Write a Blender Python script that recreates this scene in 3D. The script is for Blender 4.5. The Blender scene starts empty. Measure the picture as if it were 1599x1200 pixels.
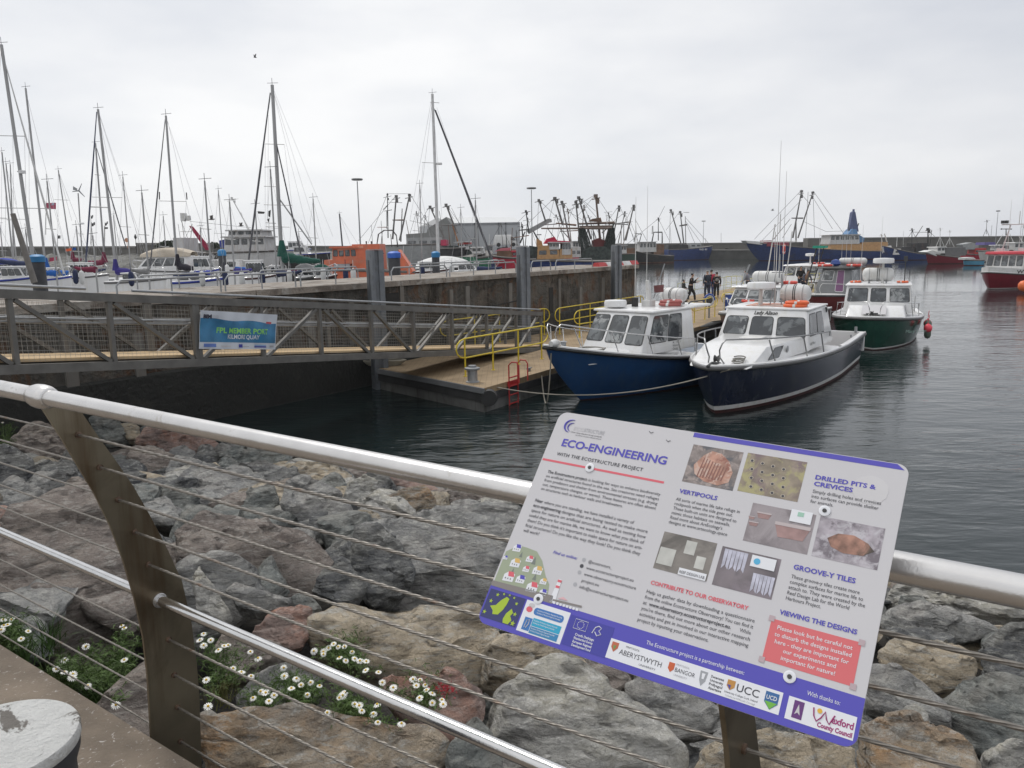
import bpy, bmesh, math, random
from mathutils import Vector, Matrix, noise
random.seed(7)
SC = bpy.context.scene
COL = SC.collection
# ---------------- camera ----------------
F, CX, CY, H = 1231.0, 799.5, 600.0, 3.9
PITCH, ROLL = math.atan2(215, 1231), 0.018
fw = Vector((0, math.cos(PITCH), -math.sin(PITCH)))
u0 = Vector((0, math.sin(PITCH), math.cos(PITCH))); r0 = Vector((1, 0, 0))
rt = math.cos(ROLL) * r0 - math.sin(ROLL) * u0
up = math.sin(ROLL) * r0 + math.cos(ROLL) * u0
EYE = Vector((0, 0, H))
cam = bpy.data.cameras.new('camera'); camo = bpy.data.objects.new('camera', cam); COL.objects.link(camo)
camo.matrix_world = Matrix(((rt.x, up.x, -fw.x, 0), (rt.y, up.y, -fw.y, 0), (rt.z, up.z, -fw.z, H), (0, 0, 0, 1)))
cam.sensor_width = 36; cam.lens = F / 1599 * 36; cam.clip_start = 0.05; cam.clip_end = 4000
SC.camera = camo
SC.render.resolution_x, SC.render.resolution_y = 1024, 768
SC.view_settings.view_transform = 'Standard'; SC.view_settings.look = 'None'
SC.view_settings.exposure = 0.12; SC.view_settings.gamma = 1.0
# ---------------- world: overcast sky ----------------
W = bpy.data.worlds.new('World'); SC.world = W; W.use_nodes = True
nt = W.node_tree; N = nt.nodes; Lk = nt.links
bg = N['Background']; bg.inputs['Strength'].default_value = 0.1
sky = N.new('ShaderNodeTexSky'); sky.sky_type = 'NISHITA'; sky.sun_disc = False
SUN_EL, SUN_ROT = math.radians(56), math.radians(-32)
sky.sun_elevation = SUN_EL; sky.sun_rotation = SUN_ROT
tc = N.new('ShaderNodeTexCoord'); mp = N.new('ShaderNodeMapping'); mp.inputs['Scale'].default_value = (1.6, 1.6, 5.0)
nz = N.new('ShaderNodeTexNoise'); nz.inputs['Scale'].default_value = 1.3; nz.inputs['Detail'].default_value = 5; nz.inputs['Roughness'].default_value = .52
Lk.new(tc.outputs['Generated'], mp.inputs['Vector']); Lk.new(mp.outputs[0], nz.inputs['Vector'])
cr = N.new('ShaderNodeValToRGB'); cr.color_ramp.elements[0].position = .34; cr.color_ramp.elements[1].position = .62
cr.color_ramp.elements[0].color = (7.2, 7.4, 7.8, 1); cr.color_ramp.elements[1].color = (9.25, 9.25, 9.25, 1)
Lk.new(nz.outputs['Fac'], cr.inputs[0])
# the cloud sheet is thinner ahead-left and heavier to the right
sep = N.new('ShaderNodeSeparateXYZ'); Lk.new(tc.outputs['Generated'], sep.inputs[0])
mr = N.new('ShaderNodeMapRange'); mr.inputs[1].default_value = .0; mr.inputs[2].default_value = .75; mr.inputs[3].default_value = 0; mr.inputs[4].default_value = 1
Lk.new(sep.outputs['X'], mr.inputs[0])
hv = N.new('ShaderNodeMix'); hv.data_type = 'RGBA'; hv.blend_type = 'MULTIPLY'
hv.inputs[7].default_value = (.79, .80, .83, 1)
Lk.new(mr.outputs[0], hv.inputs[0]); Lk.new(cr.outputs[0], hv.inputs[6])
# an overcast sky is brighter overhead than at the horizon
zr = N.new('ShaderNodeMapRange'); zr.inputs[1].default_value = .32; zr.inputs[2].default_value = .95; zr.inputs[3].default_value = 1; zr.inputs[4].default_value = 1.25; Lk.new(sep.outputs['Z'], zr.inputs[0])
zm = N.new('ShaderNodeVectorMath'); zm.operation = 'SCALE'; Lk.new(hv.outputs[2], zm.inputs[0]); Lk.new(zr.outputs[0], zm.inputs['Scale'])
mx = N.new('ShaderNodeMix'); mx.data_type = 'RGBA'; mx.inputs[0].default_value = .95
Lk.new(sky.outputs[0], mx.inputs[6]); Lk.new(zm.outputs[0], mx.inputs[7]); Lk.new(mx.outputs[2], bg.inputs['Color'])
sl = bpy.data.lights.new('sun', 'SUN'); sl.energy = 1.4; sl.angle = math.radians(14); sl.color = (1, .97, .93)
so = bpy.data.objects.new('sun', sl); COL.objects.link(so)
sd = Vector((math.sin(SUN_ROT) * math.cos(SUN_EL), math.cos(SUN_ROT) * math.cos(SUN_EL), math.sin(SUN_EL)))
so.rotation_euler = sd.to_track_quat('Z', 'Y').to_euler(); so.location = (0, 0, 60)

# ---------------- helpers ----------------
def ray(x, y): return fw + rt * ((x - CX) / F) - up * ((y - CY) / F)
def onz(x, y, z): d = ray(x, y); return EYE + d * ((z - H) / d.z)
def ony(x, y, Y): d = ray(x, y); return EYE + d * (Y / d.y)
def onpl(x, y, p, n): d = ray(x, y); return EYE + d * ((p - EYE).dot(n) / d.dot(n))
def px2x(px, Y): return ony(px, 380, Y).x

MATS = {}
def mat(name, col, rough=.6, metal=0., var=.12, vs=3., bump=0., bs=30., stain=None, sts=2., stp=(.55, .75), spec=.5, alpha=1., coat=0., streak=None, det=6):
    """painted / stone / metal surface: noise-varied colour, optional patches (stains; painted reflections on glass) and vertical streaks, noise bump"""
    if name in MATS: return MATS[name]
    m = bpy.data.materials.new(name); m.use_nodes = True; n = m.node_tree.nodes; l = m.node_tree.links
    b = n['Principled BSDF']; b.inputs['Roughness'].default_value = rough; b.inputs['Metallic'].default_value = metal
    b.inputs['Specular IOR Level'].default_value = spec; b.inputs['Coat Weight'].default_value = coat; b.inputs['Alpha'].default_value = alpha
    t = n.new('ShaderNodeTexCoord'); z = n.new('ShaderNodeTexNoise'); z.inputs['Scale'].default_value = vs; z.inputs['Detail'].default_value = det
    l.new(t.outputs['Object'], z.inputs['Vector'])
    r = n.new('ShaderNodeValToRGB'); r.color_ramp.elements[0].position = .3; r.color_ramp.elements[1].position = .7
    r.color_ramp.elements[0].color = [c * (1 - var) for c in col] + [1]; r.color_ramp.elements[1].color = [min(1, c * (1 + var)) for c in col] + [1]
    l.new(z.outputs['Fac'], r.inputs[0]); out = r.outputs[0]
    def layer(out, c, scale, pos, mapping=None, seed=0., dist=0.):
        z2 = n.new('ShaderNodeTexNoise'); z2.inputs['Scale'].default_value = scale; z2.inputs['Detail'].default_value = 8; z2.inputs['Roughness'].default_value = .62
        z2.inputs['Distortion'].default_value = dist
        mpn = n.new('ShaderNodeMapping'); mpn.inputs['Location'].default_value = (seed, seed * 2, seed * 3)
        if mapping: mpn.inputs['Scale'].default_value = mapping
        l.new(t.outputs['Object'], mpn.inputs[0]); l.new(mpn.outputs[0], z2.inputs['Vector'])
        rr = n.new('ShaderNodeValToRGB'); rr.color_ramp.elements[0].position = pos[0]; rr.color_ramp.elements[1].position = pos[1]
        rr.color_ramp.elements[0].color = (0, 0, 0, 1); rr.color_ramp.elements[1].color = (1, 1, 1, 1)
        l.new(z2.outputs['Fac'], rr.inputs[0])
        mm = n.new('ShaderNodeMix'); mm.data_type = 'RGBA'; l.new(rr.outputs[0], mm.inputs[0]); l.new(out, mm.inputs[6]); mm.inputs[7].default_value = (*c, 1)
        return mm.outputs[2]
    if stain:
        for i, c in enumerate(stain if isinstance(stain[0], (tuple, list)) else [stain]):
            out = layer(out, c, sts * (1 + .7 * i), stp, seed=3.1 * (i + 1), dist=.6)
    if streak: out = layer(out, streak, 2.2, (.5, .72), (3, 3, .25), seed=9)
    l.new(out, b.inputs['Base Color'])
    if bump:
        z3 = n.new('ShaderNodeTexNoise'); z3.inputs['Scale'].default_value = bs; z3.inputs['Detail'].default_value = 8; z3.inputs['Roughness'].default_value = .65
        l.new(t.outputs['Object'], z3.inputs['Vector'])
        bp = n.new('ShaderNodeBump'); bp.inputs['Strength'].default_value = min(1, bump); bp.inputs['Distance'].default_value = .6 / bs * max(1, bump)
        l.new(z3.outputs['Fac'], bp.inputs['Height']); l.new(bp.outputs[0], b.inputs['Normal'])
    MATS[name] = m; return m

def tag(o, label=None, cat=None, group=None, kind=None):
    if label: o['label'] = label
    if cat: o['category'] = cat
    if group: o['group'] = group
    if kind: o['kind'] = kind
    return o
def empty(name, loc=(0, 0, 0), rz=0., label=None, cat=None, group=None):
    o = bpy.data.objects.new(name, None); COL.objects.link(o); o.location = loc; o.rotation_euler = (0, 0, rz); o.empty_display_size = .2
    return tag(o, label, cat, group)

class MB:
    """collects boxes, tubes, lofts; build() links them as ONE mesh object"""
    def __init__(s): s.v = []; s.f = []; s.sm = []
    def add(s, vs, fs, smooth=False):
        k = len(s.v); s.v += [Vector(v) for v in vs]
        for f in fs: s.f.append([i + k for i in f]); s.sm.append(smooth)
        return s
    def box(s, c, d, rz=0, M=None):
        x, y, z = d[0] / 2, d[1] / 2, d[2] / 2
        R = Matrix.Rotation(rz, 3, 'Z')
        vs = [R @ Vector((a * x, b * y, e * z)) + Vector(c) for a in (-1, 1) for b in (-1, 1) for e in (-1, 1)]
        if M: vs = [M @ v for v in vs]
        return s.add(vs, [(0, 1, 3, 2), (4, 6, 7, 5), (0, 4, 5, 1), (2, 3, 7, 6), (0, 2, 6, 4), (1, 5, 7, 3)])
    def hexa(s, b, t):
        """bottom quad b, top quad t (4 points each, same order)"""
        return s.add(list(b) + list(t), [(3, 2, 1, 0), (4, 5, 6, 7), (0, 1, 5, 4), (1, 2, 6, 5), (2, 3, 7, 6), (3, 0, 4, 7)])
    def beam(s, a, b, w, h, upv=(0, 0, 1)):
        a, b = Vector(a), Vector(b); d = (b - a).normalized(); sv = d.cross(Vector(upv))
        if sv.length < 1e-4: sv = d.cross(Vector((1, 0, 0)))
        sv.normalize(); uv = sv.cross(d); sv *= w / 2; uv *= h / 2
        return s.hexa([a - sv - uv, a + sv - uv, a + sv + uv, a - sv + uv], [b - sv - uv, b + sv - uv, b + sv + uv, b - sv + uv])
    def tube(s, pts, r, n=8, cap=True, closed=False):
        pts = [Vector(p) for p in pts]; k = len(pts); rs = r if isinstance(r, (list, tuple)) else [r] * k
        rings = []; pn = None
        for i, p in enumerate(pts):
            if closed: t = pts[(i + 1) % k] - pts[i - 1]
            else: t = pts[min(i + 1, k - 1)] - pts[max(i - 1, 0)]
            t.normalize()
            if pn is None:
                a = Vector((0, 0, 1)) if abs(t.z) < .9 else Vector((1, 0, 0)); pn = (a - t * a.dot(t)).normalized()
            else:
                pn = pn - t * pn.dot(t); pn.normalize()
            q = t.cross(pn); rings.append([p + (pn * math.cos(2 * math.pi * j / n) + q * math.sin(2 * math.pi * j / n)) * rs[i] for j in range(n)])
        fs = []
        m = k if closed else k - 1
        for i in range(m):
            for j in range(n):
                a, b = i * n + j, i * n + (j + 1) % n; c, d = ((i + 1) % k) * n + (j + 1) % n, ((i + 1) % k) * n + j
                fs.append((a, b, c, d))
        s.add([v for R in rings for v in R], fs, True)
        if cap and not closed:
            kk = len(s.v) - n * k
            s.f.append([kk + j for j in range(n)][::-1]); s.sm.append(False); s.f.append([kk + (k - 1) * n + j for j in range(n)]); s.sm.append(False)
        return s
    def lathe(s, prof, n=24, c=(0, 0, 0), M=None):
        """prof: (r,z) list"""
        vs = []
        for r, z in prof:
            for j in range(n):
                v = Vector((r * math.cos(2 * math.pi * j / n), r * math.sin(2 * math.pi * j / n), z)); vs.append((M @ v if M else v) + Vector(c))
        fs = [(i * n + j, i * n + (j + 1) % n, (i + 1) * n + (j + 1) % n, (i + 1) * n + j) for i in range(len(prof) - 1) for j in range(n)]
        s.add(vs, fs, True)
        k = len(s.v) - len(vs)
        if prof[0][0] > 1e-4: s.f.append([k + j for j in range(n)][::-1]); s.sm.append(False)
        if prof[-1][0] > 1e-4: s.f.append([k + (len(prof) - 1) * n + j for j in range(n)]); s.sm.append(False)
        return s
    def grid(s, rows, smooth=True, flip=False):
        k = len(rows[0]); vs = [v for r in rows for v in r]
        fs = []
        for i in range(len(rows) - 1):
            for j in range(k - 1):
                q = (i * k + j, i * k + j + 1, (i + 1) * k + j + 1, (i + 1) * k + j); fs.append(q[::-1] if flip else q)
        return s.add(vs, fs, smooth)
    def poly(s, pts): return s.add(pts, [tuple(range(len(pts)))])
    def prism(s, pts, off):
        n = len(pts); off = Vector(off); pts = [Vector(p) for p in pts]
        return s.add(pts + [p + off for p in pts], [tuple(range(n))[::-1], tuple(range(n, 2 * n))] + [(i, (i + 1) % n, n + (i + 1) % n, n + i) for i in range(n)])
    def build(s, name, m, parent=None, smooth=None, bevel=0, seg=2):
        me = bpy.data.meshes.new(name); me.from_pydata([tuple(v) for v in s.v], [], s.f); me.validate(clean_customdata=False)
        if len(me.polygons) == len(s.sm): me.polygons.foreach_set('use_smooth', s.sm if smooth is None else [smooth] * len(s.sm))
        bm = bmesh.new(); bm.from_mesh(me); bmesh.ops.recalc_face_normals(bm, faces=bm.faces[:])
        if bevel:
            bmesh.ops.remove_doubles(bm, verts=bm.verts[:], dist=1e-4); bmesh.ops.bevel(bm, geom=[e for e in bm.edges if len(e.link_faces) == 2 and e.calc_face_angle(0) > .25], offset=bevel, segments=seg, profile=.5, affect='EDGES')
        bm.to_mesh(me); bm.free()
        if bevel: me.polygons.foreach_set('use_smooth', [True] * len(me.polygons)); me.set_sharp_from_angle(angle=.6)
        elif any(s.sm) and smooth is None: me.set_sharp_from_angle(angle=.85)
        me.materials.append(m); o = bpy.data.objects.new(name, me); COL.objects.link(o)
        if parent: o.parent = parent
        return o

def text(name, s, size, m, parent, M, width=None, align='LEFT', bold=0., shear=0., sp=1.0, lsp=1.0):
    """lettering: a mesh of flat glyphs; M maps text space (x right, y up) to the parent's space"""
    c = bpy.data.curves.new('lettering', 'FONT'); c.body = s; c.size = size; c.resolution_u = 3 if size > .012 else 2; c.offset = bold; c.shear = shear
    c.space_character = sp; c.space_line = lsp; c.align_x = align; c.fill_mode = 'FRONT'
    o = bpy.data.objects.new('lettering', c); COL.objects.link(o)
    dg = bpy.context.evaluated_depsgraph_get(); me = bpy.data.meshes.new_from_object(o.evaluated_get(dg)); bpy.data.objects.remove(o)
    if width and len(me.vertices):
        xs = [v.co.x for v in me.vertices]; k = width / max(1e-6, max(xs) - min(xs)); x0 = min(xs)
        for v in me.vertices: v.co.x = ((v.co.x - x0) * k) + (x0 * k if align == 'CENTER' else 0)
    me.transform(M); me.name = name; me.materials.clear(); me.materials.append(m)
    ob = bpy.data.objects.new(name, me); COL.objects.link(ob); ob.parent = parent
    return ob
def joinm(objs, name):
    """join several lettering pieces into the first"""
    a = objs[0]; bm = bmesh.new()
    for o in objs:
        bm.from_mesh(o.data)
    bm.to_mesh(a.data); bm.free()
    for o in objs[1:]: bpy.data.objects.remove(o)
    a.name = name; return a
def copy_tree(o, parent=None):
    c = o.copy(); COL.objects.link(c); c.parent = parent
    for ch in [k for k in SC.objects if k.parent == o]: copy_tree(ch, c)
    return c

# directions: rail line d (to the left along the quay edge), n = out to the water; p along the pontoon, q across it
RD = Vector((-.814, .581, 0)).normalized(); RN = Vector((.581, .814, 0)).normalized(); ZZ = Vector((0, 0, 1))
PA = Vector((-.65, 18.35, 0)); PP = Vector((.53, .848, 0)).normalized(); PQ = Vector((.848, -.53, 0)).normalized()
def pont(a, b, z=0.): return PA + PP * a + PQ * b + ZZ * z
# ---------------- materials ----------------
concrete = mat('concrete', (.30, .275, .24), .9, var=.22, vs=1.2, bump=.6, bs=25, stain=[(.16, .13, .105), (.24, .22, .19)], sts=1.1)
galv = mat('galvanised_steel', (.30, .31, .32), .5, .55, var=.15, vs=6, bump=.1)
galvd = mat('weathered_galvanised_steel', (.155, .15, .14), .6, .45, var=.2, vs=4, bump=.12)
yellow = mat('yellow_paint', (.60, .46, .03), .45, var=.1, stain=(.30, .22, .06), sts=9, stp=(.62, .8))
white = mat('white_gelcoat', (.68, .68, .68), .28, var=.03, vs=2, coat=.3, streak=(.62, .61, .57))
whited = mat('dull_white_paint', (.60, .60, .59), .5, var=.06, stain=(.40, .35, .27), sts=6, stp=(.6, .85), streak=(.5, .48, .44))
glass = mat('dark_glass', (.04, .045, .05), .06, var=.5, vs=1.5, spec=.8, stain=(.12, .13, .135), sts=1.6, stp=(.52, .56))  # the patches paint reflections into the pane colour
glassl = mat('grey_glass', (.085, .095, .10), .08, var=.6, vs=2.5, spec=.8, stain=[(.26, .27, .27), (.04, .045, .05)], sts=1.7, stp=(.5, .54), det=1)  # pale and dark patches imitate reflections and interiors seen in the panes
black = mat('black_rubber', (.018, .018, .018), .6, var=.3)
dark = mat('dark_metal', (.05, .05, .05), .5, .2, var=.3)
stain_st = mat('stainless_tube', (.62, .62, .61), .2, .95, var=.05)
redp = mat('red_paint', (.42, .03, .03), .5, var=.15, stain=(.25, .06, .04), sts=7, stp=(.62, .8))
orange = mat('orange_paint', (.75, .13, .03), .5, var=.08)
bluep = mat('blue_plastic', (.03, .07, .28), .45)

def wood_mat():
    m = bpy.data.materials.new('tan_decking'); m.use_nodes = True; n = m.node_tree.nodes; l = m.node_tree.links; b = n['Principled BSDF']
    t = n.new('ShaderNodeTexCoord'); w = n.new('ShaderNodeTexWave'); w.wave_type = 'BANDS'; w.bands_direction = 'X'; w.inputs['Scale'].default_value = 2.2; w.wave_profile = 'SAW'
    l.new(t.outputs['Object'], w.inputs['Vector'])
    r = n.new('ShaderNodeValToRGB'); r.color_ramp.elements[0].position = 0; r.color_ramp.elements[0].color = (.15, .11, .07, 1); r.color_ramp.elements[1].position = .09; r.color_ramp.elements[1].color = (1, 1, 1, 1)
    l.new(w.outputs['Fac'], r.inputs[0])
    z = n.new('ShaderNodeTexNoise'); z.inputs['Scale'].default_value = 1.6; z.inputs['Detail'].default_value = 8; l.new(t.outputs['Object'], z.inputs['Vector'])
    c = n.new('ShaderNodeValToRGB'); c.color_ramp.elements[0].position = .3; c.color_ramp.elements[1].position = .7
    c.color_ramp.elements[0].color = (.21, .15, .085, 1); c.color_ramp.elements[1].color = (.33, .24, .14, 1); l.new(z.outputs['Fac'], c.inputs[0])
    x = n.new('ShaderNodeMix'); x.data_type = 'RGBA'; x.blend_type = 'MULTIPLY'; x.inputs[0].default_value = .6
    l.new(c.outputs[0], x.inputs[6]); l.new(r.outputs[0], x.inputs[7]); l.new(x.outputs[2], b.inputs['Base Color']); b.inputs['Roughness'].default_value = .8
    return m
decking = wood_mat()

# ---------------- water ----------------
def water_mat():
    m = bpy.data.materials.new('harbour_water'); m.use_nodes = True; n = m.node_tree.nodes; l = m.node_tree.links; b = n['Principled BSDF']
    b.inputs['Base Color'].default_value = (.009, .016, .0165, 1); b.inputs['Roughness'].default_value = .06; b.inputs['IOR'].default_value = 1.333
    t = n.new('ShaderNodeTexCoord')
    def nzn(scale, mapping, det, rot=0.5):
        mm = n.new('ShaderNodeMapping'); mm.inputs['Scale'].default_value = mapping; mm.inputs['Rotation'].default_value = (0, 0, rot); l.new(t.outputs['Object'], mm.inputs[0])
        z = n.new('ShaderNodeTexNoise'); z.inputs['Scale'].default_value = scale; z.inputs['Detail'].default_value = det; z.inputs['Distortion'].default_value = .4; l.new(mm.outputs[0], z.inputs['Vector']); return z.outputs['Fac']
    a = nzn(.9, (.7, 1.5, 1), 3); c = nzn(3.6, (.5, 1.5, 1), 5, .25)
    # calm water in the lee of the pontoon, ruffled outside: wave height grows with distance
    sp = n.new('ShaderNodeSeparateXYZ'); l.new(t.outputs['Object'], sp.inputs[0])
    d = n.new('ShaderNodeVectorMath'); d.operation = 'DOT_PRODUCT'; d.inputs[1].default_value = (.85, .53, 0); l.new(t.outputs['Object'], d.inputs[0])
    g = n.new('ShaderNodeMapRange'); g.inputs[1].default_value = 7; g.inputs[2].default_value = 45; g.inputs[3].default_value = .75; g.inputs[4].default_value = .7; l.new(d.outputs['Value'], g.inputs[0])
    s = n.new('ShaderNodeMath'); s.operation = 'MULTIPLY_ADD'; s.inputs[1].default_value = .36; l.new(c, s.inputs[0]); l.new(a, s.inputs[2])
    pt_ = nzn(.055, (1, 1.8, 1), 3, .9); pr = n.new('ShaderNodeMapRange'); pr.inputs[1].default_value = .38; pr.inputs[2].default_value = .62; pr.inputs[3].default_value = .55; pr.inputs[4].default_value = 1.5; l.new(pt_, pr.inputs[0])
    dl = n.new('ShaderNodeVectorMath'); dl.operation = 'LENGTH'; l.new(t.outputs['Object'], dl.inputs[0])
    fr_ = n.new('ShaderNodeMapRange'); fr_.inputs[1].default_value = 22; fr_.inputs[2].default_value = 85; fr_.inputs[3].default_value = 1; fr_.inputs[4].default_value = .13; l.new(dl.outputs['Value'], fr_.inputs[0])
    g2 = n.new('ShaderNodeMath'); g2.operation = 'MULTIPLY'; l.new(g.outputs[0], g2.inputs[0]); l.new(fr_.outputs[0], g2.inputs[1])
    gg = n.new('ShaderNodeMath'); gg.operation = 'MULTIPLY'; l.new(g2.outputs[0], gg.inputs[0]); l.new(pr.outputs[0], gg.inputs[1])
    q = n.new('ShaderNodeMath'); q.operation = 'MULTIPLY'; l.new(s.outputs[0], q.inputs[0]); l.new(gg.outputs[0], q.inputs[1])
    bp = n.new('ShaderNodeBump'); bp.inputs['Strength'].default_value = 1; bp.inputs['Distance'].default_value = .062; l.new(q.outputs[0], bp.inputs['Height']); l.new(bp.outputs[0], b.inputs['Normal'])
    return m
MB().poly([(-900, -200, 0), (1200, -200, 0), (1200, 1600, 0), (-900, 1600, 0)]).build('water', water_mat())['kind'] = 'structure'
MB().poly([(-900, -200, -4), (1200, -200, -4), (1200, 1600, -4), (-900, 1600, -4)]).build('seabed', mat('silt', (.05, .05, .04), 1))['kind'] = 'structure'

# ---------------- quay edge we stand on ----------------
QZ, QN = 1.95, 1.51
def rn(a, b, z): return RD * a + RN * b + ZZ * z      # a along the rail to the left, b out to the water
kerbm = mat('granite_kerb', (.18, .145, .11), .9, var=.25, vs=5, bump=1.2, bs=60, stain=[(.46, .43, .40), (.20, .15, .11)], sts=42, stp=(.6, .68))
MB().hexa([rn(-30, -12, -1), rn(30, -12, -1), rn(30, QN, -1), rn(-30, QN, -1)], [rn(-30, -12, QZ), rn(30, -12, QZ), rn(30, QN, QZ), rn(-30, QN, QZ)]).build('quay_deck', kerbm)['kind'] = 'structure'
# slope under the rocks, its near-black colour painting shade into the gaps
ROT = mat('gap_shade_rubble', (.035, .032, .028), 1., var=.4, vs=5, bump=1, bs=12)
def slope_z(b): return 1.42 - (b - 1.6) * .185
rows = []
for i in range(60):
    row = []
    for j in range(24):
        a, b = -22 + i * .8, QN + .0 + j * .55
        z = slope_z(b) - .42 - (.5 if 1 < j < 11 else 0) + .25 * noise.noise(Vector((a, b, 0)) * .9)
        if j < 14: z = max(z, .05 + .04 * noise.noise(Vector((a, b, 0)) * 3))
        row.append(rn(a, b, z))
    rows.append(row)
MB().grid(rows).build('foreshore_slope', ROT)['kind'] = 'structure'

# ---------------- the bollard at lower left ----------------
bt = empty('mooring_bollard', onz(-8, 1157, QZ + .80), 0, 'squat dark bollard with a flaking white painted top on the quay edge', 'bollard')
bt.location.z = QZ; BR = (onz(114, 1150, QZ + .80) - onz(-8, 1157, QZ + .80)).length / .25
bodym = mat('dark_bollard_iron', (.045, .047, .055), .55, .3, var=.3)
MB().lathe([(r_ * BR, z_) for r_, z_ in ((.235, 0), (.24, .02), (.225, .06), (.225, .70), (.243, .74), (.247, .768))], 64).build('body', bodym, bt)
MB().lathe([(r_ * BR, z_) for r_, z_ in ((.2475, .768), (.2505, .775), (.2505, .792), (.246, .799), (.20, .801), (.12, .802), (.0, .802))], 64).build('painted_cap', mat('flaking_white_paint', (.74, .74, .72), .85, var=.06, vs=9, bump=2.5, bs=38, stain=(.20, .185, .165), sts=5.2, stp=(.585, .61)), bt)

# ---------------- railing ----------------
HZ = H - .5
railb = 1.283
PBASE = Vector((-1.672, 2.796, 0)); a0 = PBASE.dot(RD)
rail = empty('harbour_railing', rn(a0, railb, QZ), 0, 'stainless steel railing with curved blade posts and wire ropes along the quay edge', 'railing')
RO = rail.location.copy()
def rl(a, b, z): return rn(a, b, z) - RO
steel = mat('brushed_stainless', (.62, .61, .60), .27, .9, var=.08, vs=8, bump=.12, bs=120, stain=(.42, .38, .33), sts=9, stp=(.6, .75))
blade = mat('tarnished_stainless', (.25, .215, .155), .30, .8, var=.35, vs=2.5, stain=[(.13, .105, .07)], sts=2.2, streak=(.12, .075, .04))
n_ = 40
pts = [rl(a0 + 4.5 - i * 10 / n_, railb, HZ) for i in range(n_ + 1)]
MB().tube(pts, [.031 - .0058 * min(1, max(0, (i * 10 / n_ - 4.2) / 1.5)) for i in range(n_ + 1)], 32).build('handrail', steel, rail)
L_ = [(-.021, 3.40), (-.005, 3.356), (.052, 3.225), (.098, 3.109), (.142, 3.0), (.189, 2.853), (.222, 2.711), (.252, 2.531), (.270, 2.358), (.272, 2.188), (.262, 1.961), (.25, 1.75), (.25, 1.35)]
R_ = [(.080, 3.40), (.128, 3.32), (.185, 3.206), (.24, 3.1), (.296, 2.985), (.353, 2.844), (.412, 2.682), (.46, 2.526), (.485, 2.334), (.492, 2.124), (.490, 1.995), (.476, 1.75), (.45, 1.35)]
holes = [(.107, 3.238), (.172, 3.097), (.228, 2.953), (.28, 2.804), (.322, 2.652), (.375, 2.30), (.384, 2.135), (.385, 1.984), (.382, 1.825)]
MR = (.350, 2.487)
for t, nm in ((0, 'p'), (-2.47, 'q'), (2.7, 'r')):
    mb = MB(); th = .012
    for i in range(len(L_) - 1):
        A = [rl(a0 + t + th / 2, railb + s, z) for s, z in (L_[i], R_[i], R_[i + 1], L_[i + 1])]
        B = [v - RD * th for v in A]
        k = len(mb.v); mb.v += A + B
        for f in ((0, 1, 2, 3), (7, 6, 5, 4), (0, 3, 7, 4), (1, 5, 6, 2)): mb.f.append([k + x for x in f]); mb.sm.append(False)
    k = len(mb.v)
    po = mb.build('post', blade, rail)
    cl = MB()
    if t == 0:
        cl.lathe([(.030, -.062), (.037, -.058), (.043, -.03), (.0445, 0), (.043, .03), (.037, .058), (.030, .062)], 32, rl(a0 + .0, railb, HZ), Matrix.Rotation(math.atan2(RD.y, RD.x), 3, 'Z') @ Matrix.Rotation(math.pi / 2, 3, 'Y'))
        cl.build('collar', steel, rail)
    for s, z in holes:
        f = MB(); f.lathe([(.0045, -.014), (.012, -.013), (.012, .013), (.0045, .014)], 12, rl(a0 + t, railb + s, z), Matrix.Rotation(math.atan2(RD.y, RD.x), 3, 'Z') @ Matrix.Rotation(math.pi / 2, 3, 'Y'))
        f.build('ferrule', mat('rusty_ferrule', (.16, .11, .08), .5, .6, var=.5, vs=40), po)
    f = MB(); f.lathe([(.021, -.02), (.031, -.018), (.031, -.010), (.026, 0), (.026, .010), (.031, .018), (.021, .02)], 24, rl(a0 + t, railb + MR[0], MR[1]), Matrix.Rotation(math.atan2(RD.y, RD.x), 3, 'Z') @ Matrix.Rotation(math.pi / 2, 3, 'Y'))
    f.build('flange', steel, po)
MB().tube([rl(a0 + 4.5 - i, railb + MR[0], MR[1]) for i in range(11)], .0215, 24).build('lower_rail', mat('smooth_stainless', (.60, .60, .60), .15, .95, var=.08, vs=9, bump=.1, bs=90), rail)
ropem = mat('wire_rope', (.20, .185, .165), .45, .6, var=.3, vs=60, stain=(.16, .09, .05), sts=6, stp=(.6, .75))
def rope(A, B, r, name, parent, sag=0.0, turn=.045, step=.007):
    A, B = Vector(A), Vector(B); Ln = (B - A).length; k = int(Ln / step); d = (B - A).normalized(); s1 = d.cross(ZZ).normalized(); s2 = s1.cross(d)
    rows = []
    for i in range(k + 1):
        t = i / k; c = A.lerp(B, t) - ZZ * sag * 4 * t * (1 - t); row = []
        for j in range(13):
            th = 2 * math.pi * j / 12; rr = r * (1.0 if j % 2 == 0 else .74); ph = th + 2 * math.pi * Ln * t / (turn * 6)
            row.append(c + (s1 * math.cos(ph) + s2 * math.sin(ph)) * rr)
        rows.append(row)
    return MB().grid(rows, False).build(name, ropem, parent)
for s, z in holes:
    rope(rl(a0 + 2.7, railb + s, z), rl(a0, railb + s, z), .0042, 'wire_rope', rail, .004, step=.02)
    rope(rl(a0, railb + s, z), rl(a0 - 2.47, railb + s, z), .0050, 'wire_rope', rail, .004)
    rope(rl(a0 - 2.47, railb + s, z), rl(a0 - 3.6, railb + s, z), .0050, 'wire_rope', rail, .002)

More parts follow.
